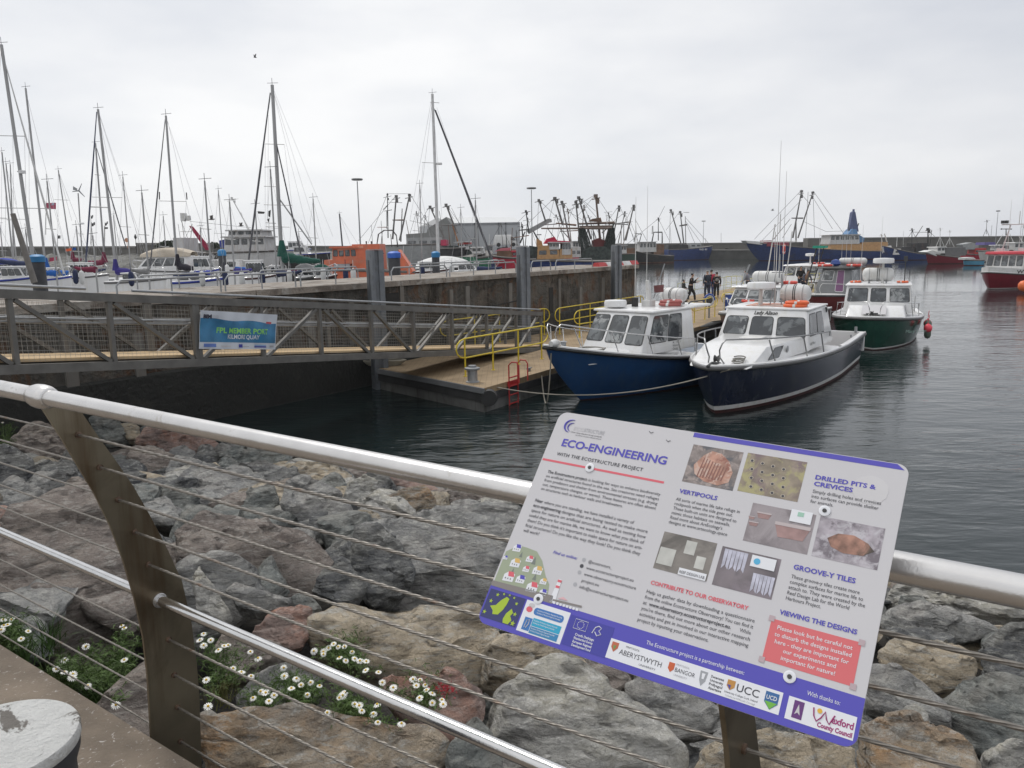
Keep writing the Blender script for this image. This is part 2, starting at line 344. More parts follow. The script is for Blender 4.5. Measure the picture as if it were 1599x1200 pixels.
# ---------------- information sign ----------------
SR = Matrix(((.8342, .384, -.3959), (-.5503, .5314, -.6441), (-.037, .7551, .6546)))
sign = bpy.data.objects.new('information_sign', None); COL.objects.link(sign); sign.empty_display_size = .2
Mw = SR.to_4x4(); Mw.translation = Vector((.2599, 1.1797, 3.4261)); sign.matrix_world = Mw
tag(sign, 'tilted white and purple information board about eco-engineering fixed to the railing', 'sign')
def sl_(x, y, lift=0.): return Vector(((x - 297) / 1000, (205.6 - y) / 1000, lift))
def rrect(x0, y0, x1, y1, r, k=6, cs=(1, 1, 1, 1)):
    o = []
    for (cx, cy, a, on) in ((x1 - r, y0 + r, 90, cs[1]), (x1 - r, y1 - r, 0, cs[2]), (x0 + r, y1 - r, -90, cs[3]), (x0 + r, y0 + r, -180, cs[0])):
        if not on:
            o.append((cx + (r if a in (90, 0) else -r), cy + (-r if a in (90, -180) else r))); continue
        for i in range(k + 1):
            t = math.radians(a - 90 * i / k); o.append((cx + r * math.cos(t), cy - r * math.sin(t)))
    return o
sgw = mat('sign_white', (.52, .51, .525), .32, var=.02, vs=6)
def sm(name, c, r=.35, **k): return mat('print_' + name, c, r, **k) if k else mat('print_' + name, c, r, var=.02)
purple = sm('purple', (.075, .065, .40)); purpled = sm('dark_purple', (.045, .045, .30)); pink = sm('pink', (.62, .11, .14)); ink = sm('ink', (.05, .05, .06)); cw = sm('white', (.68, .69, .72))
navy_ = sm('navy', (.03, .035, .13)); grey_ = sm('grey', (.36, .36, .38)); lgrey = sm('light_grey', (.50, .49, .50))
MB().prism([sl_(x, y, 0) for x, y in rrect(0, 0, 594, 411, 17)], (0, 0, -.004)).build('panel', sgw, sign)
lay = [0]
def flat(name, pts, m, lv=1, par=None):
    return MB().prism([sl_(x, y, .0003 * lv - .0002) for x, y in pts], (0, 0, .0002)).build(name, m, par or sign)
def R4(x0, y0, x1, y1): return [(x0, y0), (x1, y0), (x1, y1), (x0, y1)]
flat('footer_band', [(0, 345), (594, 345)] + [(x, y) for x, y in rrect(0, 300, 594, 411, 17, cs=(0, 0, 1, 1))][1:-1][0:0] + [p for p in rrect(0, 345, 594, 411, 17, cs=(0, 0, 1, 1)) if p[1] > 346], purple)
flat('top_stripe', [(262, 1), (577, 1), (588, 9.5), (262, 9.5)], purple)
flat('red_rule', R4(2, 99.5, 238, 103.5), pink)
def T(s, x, y, size, m, w=None, al='LEFT', bold=0., lv=2, shear=0., sp=1., name='lettering', par=None):
    M = Matrix.Translation(sl_(x, y, .0003 * lv)); return text(name, s, size / 1000, m, par or sign, M, w / 1000 if w else None, al, bold / 1000, shear, sp)
T('ECO-ENGINEERING', 28, 69, 21, purple, 203, bold=.55, name='title')
T('WITH THE ECOSTRUCTURE PROJECT', 26, 89, 9.3, ink, 169, bold=.12, sp=1.1, name='subtitle')
def para(lines, x, y0, dy, size, m, w, name, last=None, bold0=None):
    obs = []
    for i, s in enumerate(lines):
        ww = w if i < len(lines) - 1 and not isinstance(s, tuple) else None
        xx = x
        if isinstance(s, tuple):
            if len(s) == 3: xx = s[2]
            s, ww = s[0], s[1]
        o = T(s, xx, y0 + i * dy, size, m, ww, bold=.02 if not bold0 or i not in bold0 else .16)
        obs.append(o)
    return joinm(obs, name)
para([('is looking for ways to enhance biodiversity', 134, 105), 'on artificial structures found in the sea. Sea creatures need refuges', 'from predators and shelter from environmental stresses (e.g. drying', 'out, temperature changes, or waves). These features are often absent', ('on structures such as harbour walls and breakwaters.', 160)], 22, 126, 8.5, 7.6, ink, 217, 'paragraph')
T('The Ecostructure project', 22, 126, 7.6, ink, 80, bold=.16, lv=3)
para([('where you are standing, we have installed a variety of', 172, 38.5), ('designs that are being tested to make more', 160, 78), 'space for nature on artificial structures. As well as testing how', 'useful they are for marine life, we want to know what you think of', 'them! Do you think it\'s important to make space for nature on arti-', 'ficial structures? Do you like the way they look? Do you think they', ('will work?', 32)], 20, 184, 9.7, 8.4, ink, 218, 'paragraph')
T('Near', 20, 184, 8.4, ink, 16, bold=.16, lv=3); T('eco-engineering', 20, 193.7, 8.4, ink, 56, bold=.16, lv=3)
T('Find us online:', 90, 266, 7.6, purple, 46, bold=.1, shear=.2)
para([('@ecostructure_', 43), ('www.ecostructureproject.eu', 84), ('www.observatory.ecostructure', 92), ('project.eu', 31), ('info@ecostructureproject.eu', 86)], 157, 266, 11, 7.4, ink, 80, 'paragraph')
for i, y in enumerate((263, 274, 285, 306)):
    MB().prism([sl_(148 + 3.4 * math.cos(k * math.pi / 6), y + 3.4 * math.sin(k * math.pi / 6), .0002) for k in range(12)], (0, 0, .0002)).build('icon', [grey_, ink, grey_, grey_][i], sign)
T('VERTIPOOLS', 268, 114, 10.2, purple, 64, bold=.3)
para([('All sorts of marine life take refuge in', 105), ('rockpools when the tide goes out.', 96), ('These built-on units are designed to', 104), ('mimic those habitats on seawalls.', 96), ("Read more about ArtEcology's", 86), ('designs at www.artecology.space', 96)], 267, 128, 8.2, 7.8, ink, 100, 'paragraph')
T('DRILLED PITS &', 469, 48, 10.2, purple, 86, bold=.3); T('CREVICES', 469, 59, 10.2, purple, 56, bold=.3)
para([('Simply drilling holes and crevices', 96), ('into surfaces can provide shelter', 94), ('for animals.', 33)], 470, 71, 8.4, 7.8, ink, 90, 'paragraph')
T('GROOVE-Y TILES', 469, 196, 10.6, purple, 85, bold=.3)
para([('These groove-y tiles create more', 93), ('complex surfaces for marine life to', 99), ('attach to. They were created by the', 103), ('Reef Design Lab for the World', 84), ('Harbours Project.', 48)], 469, 210, 8.3, 7.9, ink, 90, 'paragraph')
T('VIEWING THE DESIGNS', 465, 266, 9.6, purple, 104, bold=.3)
T('CONTRIBUTE TO OUR OBSERVATORY', 269, 273, 9.0, pink, 153, bold=.28)
para(['Help us gather data by downloading a questionnaire', 'from the online Ecostructure Observatory! You can find it', ('at', 6, 267), "you're there, find out more about our other research", 'activities and get in involved in our interactive mapping', ('project by inputting your observations.', 112)], 267, 288, 9.1, 7.9, ink, 168, 'paragraph')
T('www.observatory.ecostructureproject.eu.', 277, 306.2, 7.9, ink, 128, bold=.17, lv=3); T('While', 418, 306.2, 7.9, ink, 16)
rb = flat('notice_box', rrect(457, 275, 577, 335, 4), mat('print_coral', (.60, .13, .14), .4, var=.03))
for i, s in enumerate(('Please look but be careful not', 'to disturb the designs installed', 'here - they are important for', 'our experiments and', 'important for nature!')):
    T(s, 517, 288 + i * 10, 8.3, cw, None, 'CENTER', bold=.05)
for x, y in ((457, 275), (577, 275), (457, 335), (577, 335)):
    MB().prism([sl_(a, b, .0007) for a, b in R4(x - 4, y - 4, x + 4, y + 4)], (0, 0, .0001)).build('corner_mark', mat('tape_grey', (.42, .33, .35), .4), sign)
# sponsor footer
T('The Ecostructure project is a partnership between:', 291, 363, 8.4, cw, 148)
T('With thanks to:', 524, 363, 8.4, cw, 42)
flat('logo_strip', R4(236, 370, 495, 400), cw, 2); flat('logo_strip', R4(503, 371, 589, 401), cw, 2)
T('PRIFYSGOL', 263, 377, 4, ink, 22, lv=3); T('ABERYSTWYTH', 255, 389, 11, ink, 68, lv=3); T('UNIVERSITY', 290, 396, 4.2, ink, 26, lv=3)
flat('crest', [(240, 374), (251, 374), (251, 382), (245.5, 389), (240, 382)], sm('crest_red', (.45, .12, .06)), 3); flat('crest', [(243, 379), (248, 379), (245.5, 386)], sm('crest_green', (.15, .28, .08)), 4)
T('PRIFYSGOL', 344, 379, 4, grey_, 20, lv=3); T('BANGOR', 344, 388, 8.6, ink, 30, lv=3); T('UNIVERSITY', 344, 394, 4, grey_, 20, lv=3)
flat('crest', [(333, 377), (342, 377), (342, 386), (337.5, 391), (333, 386)], sm('crest_orange', (.5, .10, .03)), 3)
for i, s in enumerate(('Swansea', 'University', 'Prifysgol', 'Abertawe')): T(s, 396, 380 + i * 5.4, 5.2, ink, 19, lv=3, bold=.08)
flat('crest', [(380, 375), (391, 375), (390, 388), (385, 396), (381, 388)], sm('crest_grey', (.30, .31, .33)), 3); flat('crest', [(383, 378), (388, 378), (387, 386), (384, 386)], cw, 4)
T('UCC', 434, 387, 14.5, ink, 31, lv=3, bold=.1); T('University College Cork, Ireland', 419, 393.5, 4, ink, 46, lv=3); T('Colaiste na hOllscoile Corcaigh', 421, 398, 3.6, grey_, 42, lv=3)
flat('crest', [(420, 375), (431, 375), (431, 384), (425.5, 389), (420, 384)], sm('crest_gold', (.45, .22, .05)), 3); flat('crest', [(420.5, 382), (425.5, 382), (425.5, 388)], sm('crest_blue', (.05, .06, .3)), 4)
flat('crest', [(473, 374), (491, 374), (491, 388), (482, 397), (473, 388)], sm('shield_blue', (.03, .12, .30)), 3); flat('crest', [(473.5, 387), (490.5, 387), (482, 396.5)], sm('shield_green', (.14, .40, .05)), 4)
T('UCD', 475, 384, 8, cw, 14, lv=5, bold=.1)
flat('logo', R4(511, 374, 524, 397), sm('plum', (.11, .03, .16)), 3); flat('logo', [(514, 392), (517.5, 378), (521, 392), (517.5, 389)], lgrey, 4)
T('exford', 560, 388, 12.5, sm('magenta', (.30, .02, .14)), 27, lv=3, bold=.35); T('County Council', 544, 398, 8.6, sm('magenta', (.30, .02, .14)), 43, lv=3, bold=.3)
MB().tube([sl_(x, y, .001) for x, y in ((536, 376), (538, 386), (542, 392), (547, 386), (551, 377), (554, 386), (558, 391), (561, 383), (563, 378))], .0009, 5).build('logo', sm('magenta', (.30, .02, .14)), sign)
flat('logo', [(544 + 3.2 * math.cos(k * math.pi / 6), 378 + 3.2 * math.sin(k * math.pi / 6)) for k in range(12)], sm('sun', (.65, .38, .04)), 4)
# EU block, grants
flat('map_picture', R4(3, 352, 73, 401), navy_, 2)
gm = sm('map_green', (.34, .46, .03))
flat('map_land', [(22, 386), (14, 380), (24, 376), (30, 366), (38, 358), (44, 360), (43, 370), (40, 380), (34, 390), (24, 392)], gm, 3); flat('map_land', [(46, 394), (48, 384), (55, 374), (60, 380), (57, 386), (62, 392), (58, 400), (48, 400)], gm, 3)
def star(cx, cy, r, m, lv=3): return flat('star', [(cx + (r if k % 2 == 0 else r * .42) * math.sin(k * math.pi / 5), cy - (r if k % 2 == 0 else r * .42) * math.cos(k * math.pi / 5)) for k in range(10)], m, lv)
for x, y, r in ((12, 372, 4), (20, 359, 3.5), (31, 355, 2.6), (42, 354, 2.4), (52, 356, 2.6), (60, 364, 3.4), (8, 392, 4), (64, 381, 4), (66, 396, 5)): star(x, y, r, gm)
flat('grant_box', R4(76, 352, 158, 404), cw, 2); flat('grant_bar', rrect(95, 360, 150, 372, 5), sm('mid_blue', (.04, .16, .42)), 3)
flat('grant_emblem', [(86 + 6 * math.cos(k * .785), 366 + 5 * math.sin(k * .785)) for k in range(8)], pink, 3); flat('grant_emblem', [(88 + 6 * math.cos(k * .785), 359 + 4 * math.sin(k * .785)) for k in range(8)], lgrey, 3)
flat('grant_bar', R4(84, 379, 98, 400), sm('mid_blue', (.04, .16, .42)), 3); flat('grant_bar', R4(99, 377, 151, 390), sm('teal', (.02, .32, .50)), 3); flat('grant_bar', R4(99, 391, 151, 402), sm('sea_blue', (.03, .20, .40)), 3)
for y, w in ((365, 46), (369, 44), (382, 44), (386, 40), (395, 44), (399, 36)): T('Northern & Western Regional Assembly', 101, y, 3.6, cw, w, lv=4)
MB().tube([sl_(x, y, .0011) for x, y in ((88, 396), (89, 384), (93, 382), (94, 389), (91, 396))], .0007, 5).build('harp_emblem', lgrey, sign)
flat('fund_block', R4(160, 354, 236, 402), purpled, 2)
MB().tube([sl_(x, y, .0008) for x, y in R4(170, 358, 192, 373)], .00045, 4, closed=True).build('flag_outline', cw, sign)
for k in range(12): star(181 + 5.5 * math.sin(k * math.pi / 6), 365.5 - 5.5 * math.cos(k * math.pi / 6), 1., cw, 3)
MB().tube([sl_(x, y, .0008) for x, y in ((203, 372), (206, 362), (211, 359), (216, 361), (213, 366), (218, 370), (212, 374), (207, 369))], .0008, 4).build('dragon_emblem', cw, sign)
for i, s in enumerate(('Cronfa Datblygu', 'Rhanbarthol Ewrop', 'European Regional', 'Development Fund')): T(s, 177, 383 + 5.6 * i, 5.4, cw, 33, lv=3, bold=.1)
# logo top left
MB().tube([sl_(34 + 14 * math.cos(math.radians(a)), 27 + 13 * math.sin(math.radians(a)), .0006) for a in range(100, 290, 10)], [.0004 + .0016 * math.sin(math.pi * k / 18) for k in range(19)], 5).build('logo_swirl', purple, sign)
MB().tube([sl_(37 + 10 * math.cos(math.radians(a)), 29 + 9 * math.sin(math.radians(a)), .0006) for a in range(110, 280, 10)], [.0003 + .0010 * math.sin(math.pi * k / 16) for k in range(17)], 5).build('logo_swirl', purple, sign)
T('ECO', 40, 34, 11, lgrey, 22); T('STRUCTURE', 62, 34, 11, grey_, 40); T('Climate change adaptation through ecologically', 36, 39.5, 3.9, ink, 64)
T('sensitive coastal infrastructure', 48, 44, 3.6, ink, 52)
for x, y in ((187, 14), (222, 25)): MB().tube([sl_(a, b, .0006) for a, b in ((x - 4, y - 2), (x - 1.5, y), (x, y + 1.5), (x + 1.5, y - .5), (x + 4, y - 1.5))], .0005, 4).build('gull_mark', ink, sign)
flat('pale_disc', [(548 + 25 * math.cos(k * math.pi / 16) + random.uniform(-1, 1), 50 + 23 * math.sin(k * math.pi / 16)) for k in range(32)], mat('print_shade', (.56, .55, .56), .35), 1)  # printed disc slightly paler than the panel
# village drawing
flat('village_ground', [(3, 284), (22, 268), (40, 268), (60, 270), (76, 283), (92, 306), (104, 318), (110, 345), (4, 345), (3, 340)], sm('sage', (.30, .34, .24)), 1)
flat('village_quay', [(0, 338), (118, 334), (121, 347), (0, 347)], sm('quay_grey', (.21, .19, .18)), 2)
cols = [sm('ochre', (.62, .40, .12)), pink, purple]
for i, (x, y, w, c) in enumerate(((14, 276, 15, 2), (46, 288, 13, 1), (3, 296, 8, 2), (20, 302, 18, 0), (47, 306, 12, 1), (66, 304, 17, 0), (17, 328, 20, 1), (42, 326, 16, 2), (66, 334, 20, 1), (86, 318, 12, 0), (92, 336, 13, 2))):
    h = w * .62; flat('house_drawing', [(x, y - h * .5), (x + w * .35, y - h), (x + w, y - h * .8), (x + w, y + h * .3), (x, y + h * .45)], cw, 2)
    flat('roof_drawing', [(x + w * .3, y - h), (x + w * .8, y - h * 1.05), (x + w * 1.0, y - h * .4), (x + w * .42, y - h * .35)], cols[c], 3)
    for k in range(3): flat('window_drawing', R4(x + w * (.2 + .25 * k), y - h * .12, x + w * (.26 + .25 * k), y + h * .08), ink, 4)
for x, y, r in ((34, 282, 5), (62, 286, 7), (74, 312, 6), (30, 312, 4)): flat('tree_drawing', [(x - r * .6, y + r), (x, y - r), (x + r * .6, y + r)], sm('tree_grey', (.17, .19, .17)), 2)
flat('lighthouse_drawing', [(115, 330), (117, 305), (123, 305), (125, 345), (115, 345)], cw, 2)
for y in (306, 316): flat('lighthouse_drawing', R4(116.5, y, 123.5, y + 4), pink, 3)
flat('pier_drawing', [(120, 339), (172, 336), (172, 339), (120, 342)], sm('quay_grey', (.21, .19, .18)), 3)
for k in range(8): flat('pier_drawing', R4(122 + 6 * k, 342, 126 + 6 * k, 346), cw, 3)
flat('boat_drawing', [(128, 336), (136, 331), (146, 335)], sm('pale_pink', (.62, .38, .40)), 3)
# pictures
def pic(name, x0, y0, x1, y1, c, st, sc=45): return flat(name, R4(x0, y0, x1, y1), mat('photo_' + name, c, .4, var=.35, vs=sc, stain=st, sts=sc * .6, stp=(.5, .62), bump=0), 1)
ph = pic('limpet_photo', 267, 23, 352, 93, (.20, .17, .16), [(.10, .10, .11), (.33, .28, .26)], 60)
flat('limpet_shell', [(278 + 0, 60), (290, 40), (302, 30), (318, 32), (334, 44), (344, 62), (342, 80), (326, 89), (302, 86), (284, 76)], mat('photo_shell', (.42, .23, .17), .4, var=.3, vs=50, stain=[(.26, .11, .08), (.50, .36, .30)], sts=40, stp=(.5, .6)), 2)
for k in range(9): flat('shell_ridge', [(292 + 5 * k, 44 + k * 1.5), (293.5 + 5 * k, 44 + k * 1.5), (290 + 5 * k, 80), (288 + 5 * k, 80)], mat('photo_ridge', (.22, .10, .08), .5), 3)
pic('pits_photo', 359, 22, 452, 91, (.24, .20, .15), [(.18, .13, .14), (.34, .31, .16)], 40)
for i in range(4):
    for j in range(4):
        x, y = 373 + 17 * i + 3 * j - 4, 35 + 15 * j + 2 * i
        flat('pit_rim', [(x + 3.4 * math.cos(k * .63), y + 3.2 * math.sin(k * .63)) for k in range(10)], mat('photo_rim', (.42, .37, .30), .5), 2)
        flat('pit_hole', [(x + 2.2 * math.cos(k * .63), y + 2.1 * math.sin(k * .63)) for k in range(10)], ink, 3)
pic('pools_photo', 388, 106, 483, 170, (.25, .22, .23), [(.17, .15, .16), (.30, .27, .28)], 18)
for x, y, w in ((409, 122, 22), (454, 136, 52), (397, 139, 15), (392, 130, 10)):
    flat('pool_bowl', [(x - w / 2, y - w * .08), (x + w / 2, y - w * .1), (x + w * .36, y + w * .3), (x - w * .34, y + w * .32)], mat('photo_bowl', (.30, .19, .18), .4, var=.2, vs=60), 2); flat('pool_rim', [(x - w / 2, y - w * .14), (x + w / 2, y - w * .16), (x + w / 2, y - w * .05), (x - w / 2, y - w * .04)], mat('photo_bowl_rim', (.48, .42, .42), .4), 3)
flat('photo_tag', R4(447, 104, 478, 124), cw, 4); flat('photo_tag_logo', R4(457, 107, 466, 114), sm('mint', (.30, .50, .40)), 5)
pic('anemone_photo', 489, 106, 578, 170, (.33, .30, .33), [(.16, .14, .16), (.46, .44, .47)], 55)
flat('anemone', [(505, 138), (518, 128), (540, 126), (560, 134), (570, 144), (556, 154), (530, 156), (512, 150)], mat('photo_anemone', (.28, .15, .11), .4, var=.5, vs=60, stain=(.06, .05, .04), sts=30, stp=(.5, .6)), 2)
pic('panels_photo', 265, 184, 352, 247, (.17, .155, .14), [(.11, .10, .09), (.22, .20, .18)], 20)
for x, y, w, h in ((267, 210, 26, 28), (305, 190, 17, 22), (327, 211, 15, 20)): flat('tile', R4(x, y, x + w, y + h), mat('photo_tile', (.46, .46, .43), .5, var=.15, vs=40), 2)
flat('photo_tag', R4(306, 236, 350, 247), cw, 4); T('REEF DESIGN LAB', 308, 244.5, 6.5, ink, 40, lv=6)
pic('tiles_photo', 361, 186, 450, 249, (.15, .13, .14), [(.10, .09, .10), (.20, .17, .19)], 16)
for x, y, w, h in ((366, 189, 36, 32), (416, 216, 32, 30)):
    gmn = mat('photo_groove', (.44, .44, .52), .5, var=.25, vs=70)
    for k in range(6): flat('groove_tile', [(x + w * k / 6, y), (x + w * (k + .95) / 6, y), (x + w * (k + .9) / 6, y + h * (.8 + .2 * (k % 2))), (x + w * (k + .2) / 6, y + h * (.85 + .15 * ((k + 1) % 2)))], gmn, 2)
flat('photo_tag', R4(408, 189, 444, 207), cw, 4); flat('photo_tag_logo', [(417 + 5 * math.cos(k * .523), 198 + 5 * math.sin(k * .523)) for k in range(12)], sm('sky', (.08, .38, .60)), 5)
for x, y in ((99, 101), (95, 346), (493, 97), (498, 347)):
    M3 = None
    MB().lathe([(.0085, 0), (.0085, .0012), (.006, .002), (.004, .0016), (.0, .0016)], 20, sl_(x, y, .0004)).build('rivet', cw, sign)
    MB().lathe([(.0034, .0005), (.003, .003), (0, .0032)], 12, sl_(x, y, .0004)).build('rivet', dark, sign)
# bracket under the panel onto the stanchion
Mi = Mw.inverted()
def sw(v): return Mi @ Vector(v)
c0 = sl_(300, 200, -.004)
MB().box((0, 0, -.012), (.36, .05, .014)).box((0, -.1, -.012), (.36, .05, .014)).build('mount_bar', galv, sign)
MB().beam(sw(rn(a0 - 2.47 - .0, railb - .02, 3.25)), Vector((.02, 0, -.02)), .04, .03).build('bracket', galv, sign)
# ---------------- rock armour ----------------
def rockmat(name, col, stain, var=.42, lich=(.56, .55, .51), vs=2.2):
    m = mat('rock_' + name, col, .88, var=var, vs=vs, bump=3.0, bs=8, stain=stain, sts=2.0, stp=(.44, .70), spec=.35)
    n = m.node_tree.nodes; l = m.node_tree.links; b = n['Principled BSDF']
    if 'lich' not in n:
        t = [x for x in n if x.type == 'TEX_COORD'][0]
        src = b.inputs['Base Color'].links[0].from_socket
        # pale mineral flecks and lichen crust
        z = n.new('ShaderNodeTexNoise'); z.name = 'lich'; z.inputs['Scale'].default_value = 13; z.inputs['Detail'].default_value = 10; z.inputs['Roughness'].default_value = .75; z.inputs['Distortion'].default_value = .5; mq = n.new('ShaderNodeMapping'); mq.inputs['Scale'].default_value = (.55, .8, 2.6); mq.inputs['Rotation'].default_value = (.5, .35, .2); l.new(t.outputs['Object'], mq.inputs[0]); l.new(mq.outputs[0], z.inputs['Vector'])
        r = n.new('ShaderNodeValToRGB'); r.color_ramp.elements[0].position = .50; r.color_ramp.elements[1].position = .64; r.color_ramp.elements[0].color = (0, 0, 0, 1); r.color_ramp.elements[1].color = (.9, .9, .9, 1); l.new(z.outputs['Fac'], r.inputs[0])
        x = n.new('ShaderNodeMix'); x.data_type = 'RGBA'; x.inputs[7].default_value = (*lich, 1); l.new(r.outputs[0], x.inputs[0]); l.new(src, x.inputs[6])
        # dark cracks along bedding planes
        w = n.new('ShaderNodeTexNoise'); w.inputs['Scale'].default_value = 5; w.inputs['Detail'].default_value = 9; w.inputs['Distortion'].default_value = .8
        mp_ = n.new('ShaderNodeMapping'); mp_.inputs['Scale'].default_value = (.7, .9, 4.2); mp_.inputs['Rotation'].default_value = (.35, .5, 0); l.new(t.outputs['Object'], mp_.inputs[0]); l.new(mp_.outputs[0], w.inputs['Vector'])
        r2 = n.new('ShaderNodeValToRGB'); e = r2.color_ramp.elements; e[0].position = .30; e[0].color = (.28, .28, .28, 1); e[1].position = .47; e[1].color = (1, 1, 1, 1); l.new(w.outputs['Fac'], r2.inputs[0])
        y = n.new('ShaderNodeMix'); y.data_type = 'RGBA'; y.blend_type = 'MULTIPLY'; y.inputs[0].default_value = 1; l.new(x.outputs[2], y.inputs[6]); l.new(r2.outputs[0], y.inputs[7]); l.new(y.outputs[2], b.inputs['Base Color'])
        # fine relief on top of the broad one
        b1 = b.inputs['Normal'].links[0].from_node
        z4 = n.new('ShaderNodeTexNoise'); z4.inputs['Scale'].default_value = 55; z4.inputs['Detail'].default_value = 6; z4.inputs['Roughness'].default_value = .7; l.new(t.outputs['Object'], z4.inputs['Vector'])
        b2 = n.new('ShaderNodeBump'); b2.inputs['Strength'].default_value = .8; b2.inputs['Distance'].default_value = .02; l.new(z4.outputs['Fac'], b2.inputs['Height']); l.new(b1.outputs[0], b2.inputs['Normal'])
        b3 = n.new('ShaderNodeBump'); b3.inputs['Strength'].default_value = .7; b3.inputs['Distance'].default_value = .03; l.new(w.outputs['Fac'], b3.inputs['Height']); l.new(b2.outputs[0], b3.inputs['Normal']); l.new(b3.outputs[0], b.inputs['Normal'])
    return m
RM = dict(
    g=rockmat('grey', (0.329, 0.329, 0.319), [(0.206, 0.206, 0.209), (0.442, 0.421, 0.391)]),
    d=rockmat('dark', (0.162, 0.166, 0.169), [(0.094, 0.099, 0.108), (0.249, 0.244, 0.224)], lich=(0.447, 0.447, 0.416)),
    b=rockmat('brown', (0.296, 0.256, 0.230), [(0.199, 0.164, 0.144), (0.375, 0.324, 0.280)], lich=(0.494, 0.462, 0.423)),
    t=rockmat('tan', (0.500, 0.416, 0.303), [(0.320, 0.281, 0.230), (0.611, 0.520, 0.390)]),
    p=rockmat('pale', (0.472, 0.462, 0.431), [(0.307, 0.301, 0.287), (0.544, 0.515, 0.434)], lich=(0.805, 0.786, 0.746)),
    r=rockmat('red', (0.347, 0.261, 0.230), [(0.263, 0.199, 0.179), (0.521, 0.285, 0.207)], lich=(0.584, 0.465, 0.414)),
    o=rockmat('ochre', (0.403, 0.330, 0.246), [(0.493, 0.282, 0.125), (0.294, 0.274, 0.243)]),
    k=rockmat('green_grey', (0.228, 0.243, 0.233), [(0.144, 0.159, 0.154), (0.331, 0.321, 0.291)], lich=(0.421, 0.431, 0.400)))
SP = rn(0, 1.6, 1.42); SNm = (ZZ + RN * .185).normalized()
def rock_mesh(name, hullpts, m, label, seed, rough=1.0, group=None, cuts=None):
    bm = bmesh.new()
    for p in hullpts: bm.verts.new(p)
    bmesh.ops.convex_hull(bm, input=bm.verts[:]); 
    for v in [v for v in bm.verts if not v.link_faces]: bm.verts.remove(v)
    c = sum((v.co for v in bm.verts), Vector()) / len(bm.verts); size = max((v.co - c).length for v in bm.verts)
    rnd = random.Random(seed * 7 + 3)
    for k in range(5):       # knock corners off along flat fracture planes
        d = Vector((rnd.gauss(0, 1), rnd.gauss(0, 1), rnd.gauss(.3, .8))).normalized()
        sup = max((v.co - c).dot(d) for v in bm.verts)
        r_ = bmesh.ops.bisect_plane(bm, geom=bm.verts[:] + bm.edges[:] + bm.faces[:], plane_co=c + d * sup * rnd.uniform(.84, .93), plane_no=d, clear_outer=True)
        ed = [e for e in r_['geom_cut'] if isinstance(e, bmesh.types.BMEdge)]
        if ed: bmesh.ops.contextual_create(bm, geom=ed)
    bmesh.ops.triangulate(bm, faces=bm.faces[:])
    target = cuts if cuts else max(.028, size / 18)
    for it in range(6):
        ed = [e for e in bm.edges if e.calc_length() > target * 1.5]
        if not ed: break
        bmesh.ops.subdivide_edges(bm, edges=ed, cuts=1, use_grid_fill=False); bmesh.ops.triangulate(bm, faces=bm.faces[:])
        if it == 2: bmesh.ops.smooth_vert(bm, verts=bm.verts[:], factor=.25, use_axis_x=True, use_axis_y=True, use_axis_z=True)
    bmesh.ops.smooth_vert(bm, verts=bm.verts[:], factor=.4, use_axis_x=True, use_axis_y=True, use_axis_z=True)
    bm.normal_update(); so = Vector((seed * 3.7, seed * 1.3, seed * 2.1))
    ax = Vector((random.uniform(-.5, .5), random.uniform(-.5, .5), 1)).normalized()
    for v in bm.verts:
        q = (v.co - c) / size
        h = noise.fractal(q * 1.5 + so, 1, 2, 3) * .035
        # blocky chips: stepped ridged noise; thin bedding steps
        w = noise.cell(q * 2.6 + so) * .045
        s_ = noise.noise(Vector((q.dot(ax) * 7 + .6 * noise.noise(q * 2 + so), seed, 0))) * .035
        rg_ = (abs(noise.noise(q * 3.3 + so)) - .2) * .05
        f = noise.fractal(q * 9 + so, 1, 2, 3) * .012 + rg_
        v.co += v.normal * size * (h + w * .9 + s_ + f) * rough
    me = bpy.data.meshes.new(name); 
    off = c; bmesh.ops.translate(bm, verts=bm.verts[:], vec=-off); bm.to_mesh(me); bm.free()
    for p in me.polygons: p.use_smooth = True
    me.set_sharp_from_angle(angle=math.radians(32))
    me.materials.append(m); o = bpy.data.objects.new(name, me); o.location = off; COL.objects.link(o)
    return tag(o, label, 'rock', group)
def rock_px(poly, ridge, mk, label, lift=.05, depth=.55, pop=.16, seed=0, rough=1.):
    cx = sum(p[0] for p in poly) / len(poly); cy = sum(p[1] for p in poly) / len(poly)
    poly = [(cx + (x - cx) * 1.08, cy + (y - cy) * 1.08) for x, y in poly]
    c = onpl(cx, cy, SP + ZZ * lift, SNm); vd = (c - EYE).normalized()
    pn = (-vd + ZZ * .75).normalized()
    ol = [onpl(x, y, c, pn) for x, y in poly]; size = max((a - c).length for a in ol)
    pts = list(ol)
    if ridge: rg = [onpl(x, y, c, pn) - vd * size * pop + ZZ * size * .05 for x, y in ridge]
    else: tl = Vector((random.gauss(0, .25), random.gauss(0, .25), 0)); rg = [c.lerp(a, .80) + pn * size * (pop * .9 + tl.dot(a - c) / size * .6) for a in ol]
    pts += rg
    pts += [c.lerp(a, .72) - pn * size * depth * .8 - ZZ * size * .2 for a in ol]
    return rock_mesh('rock', pts, RM[mk], label, seed, rough)
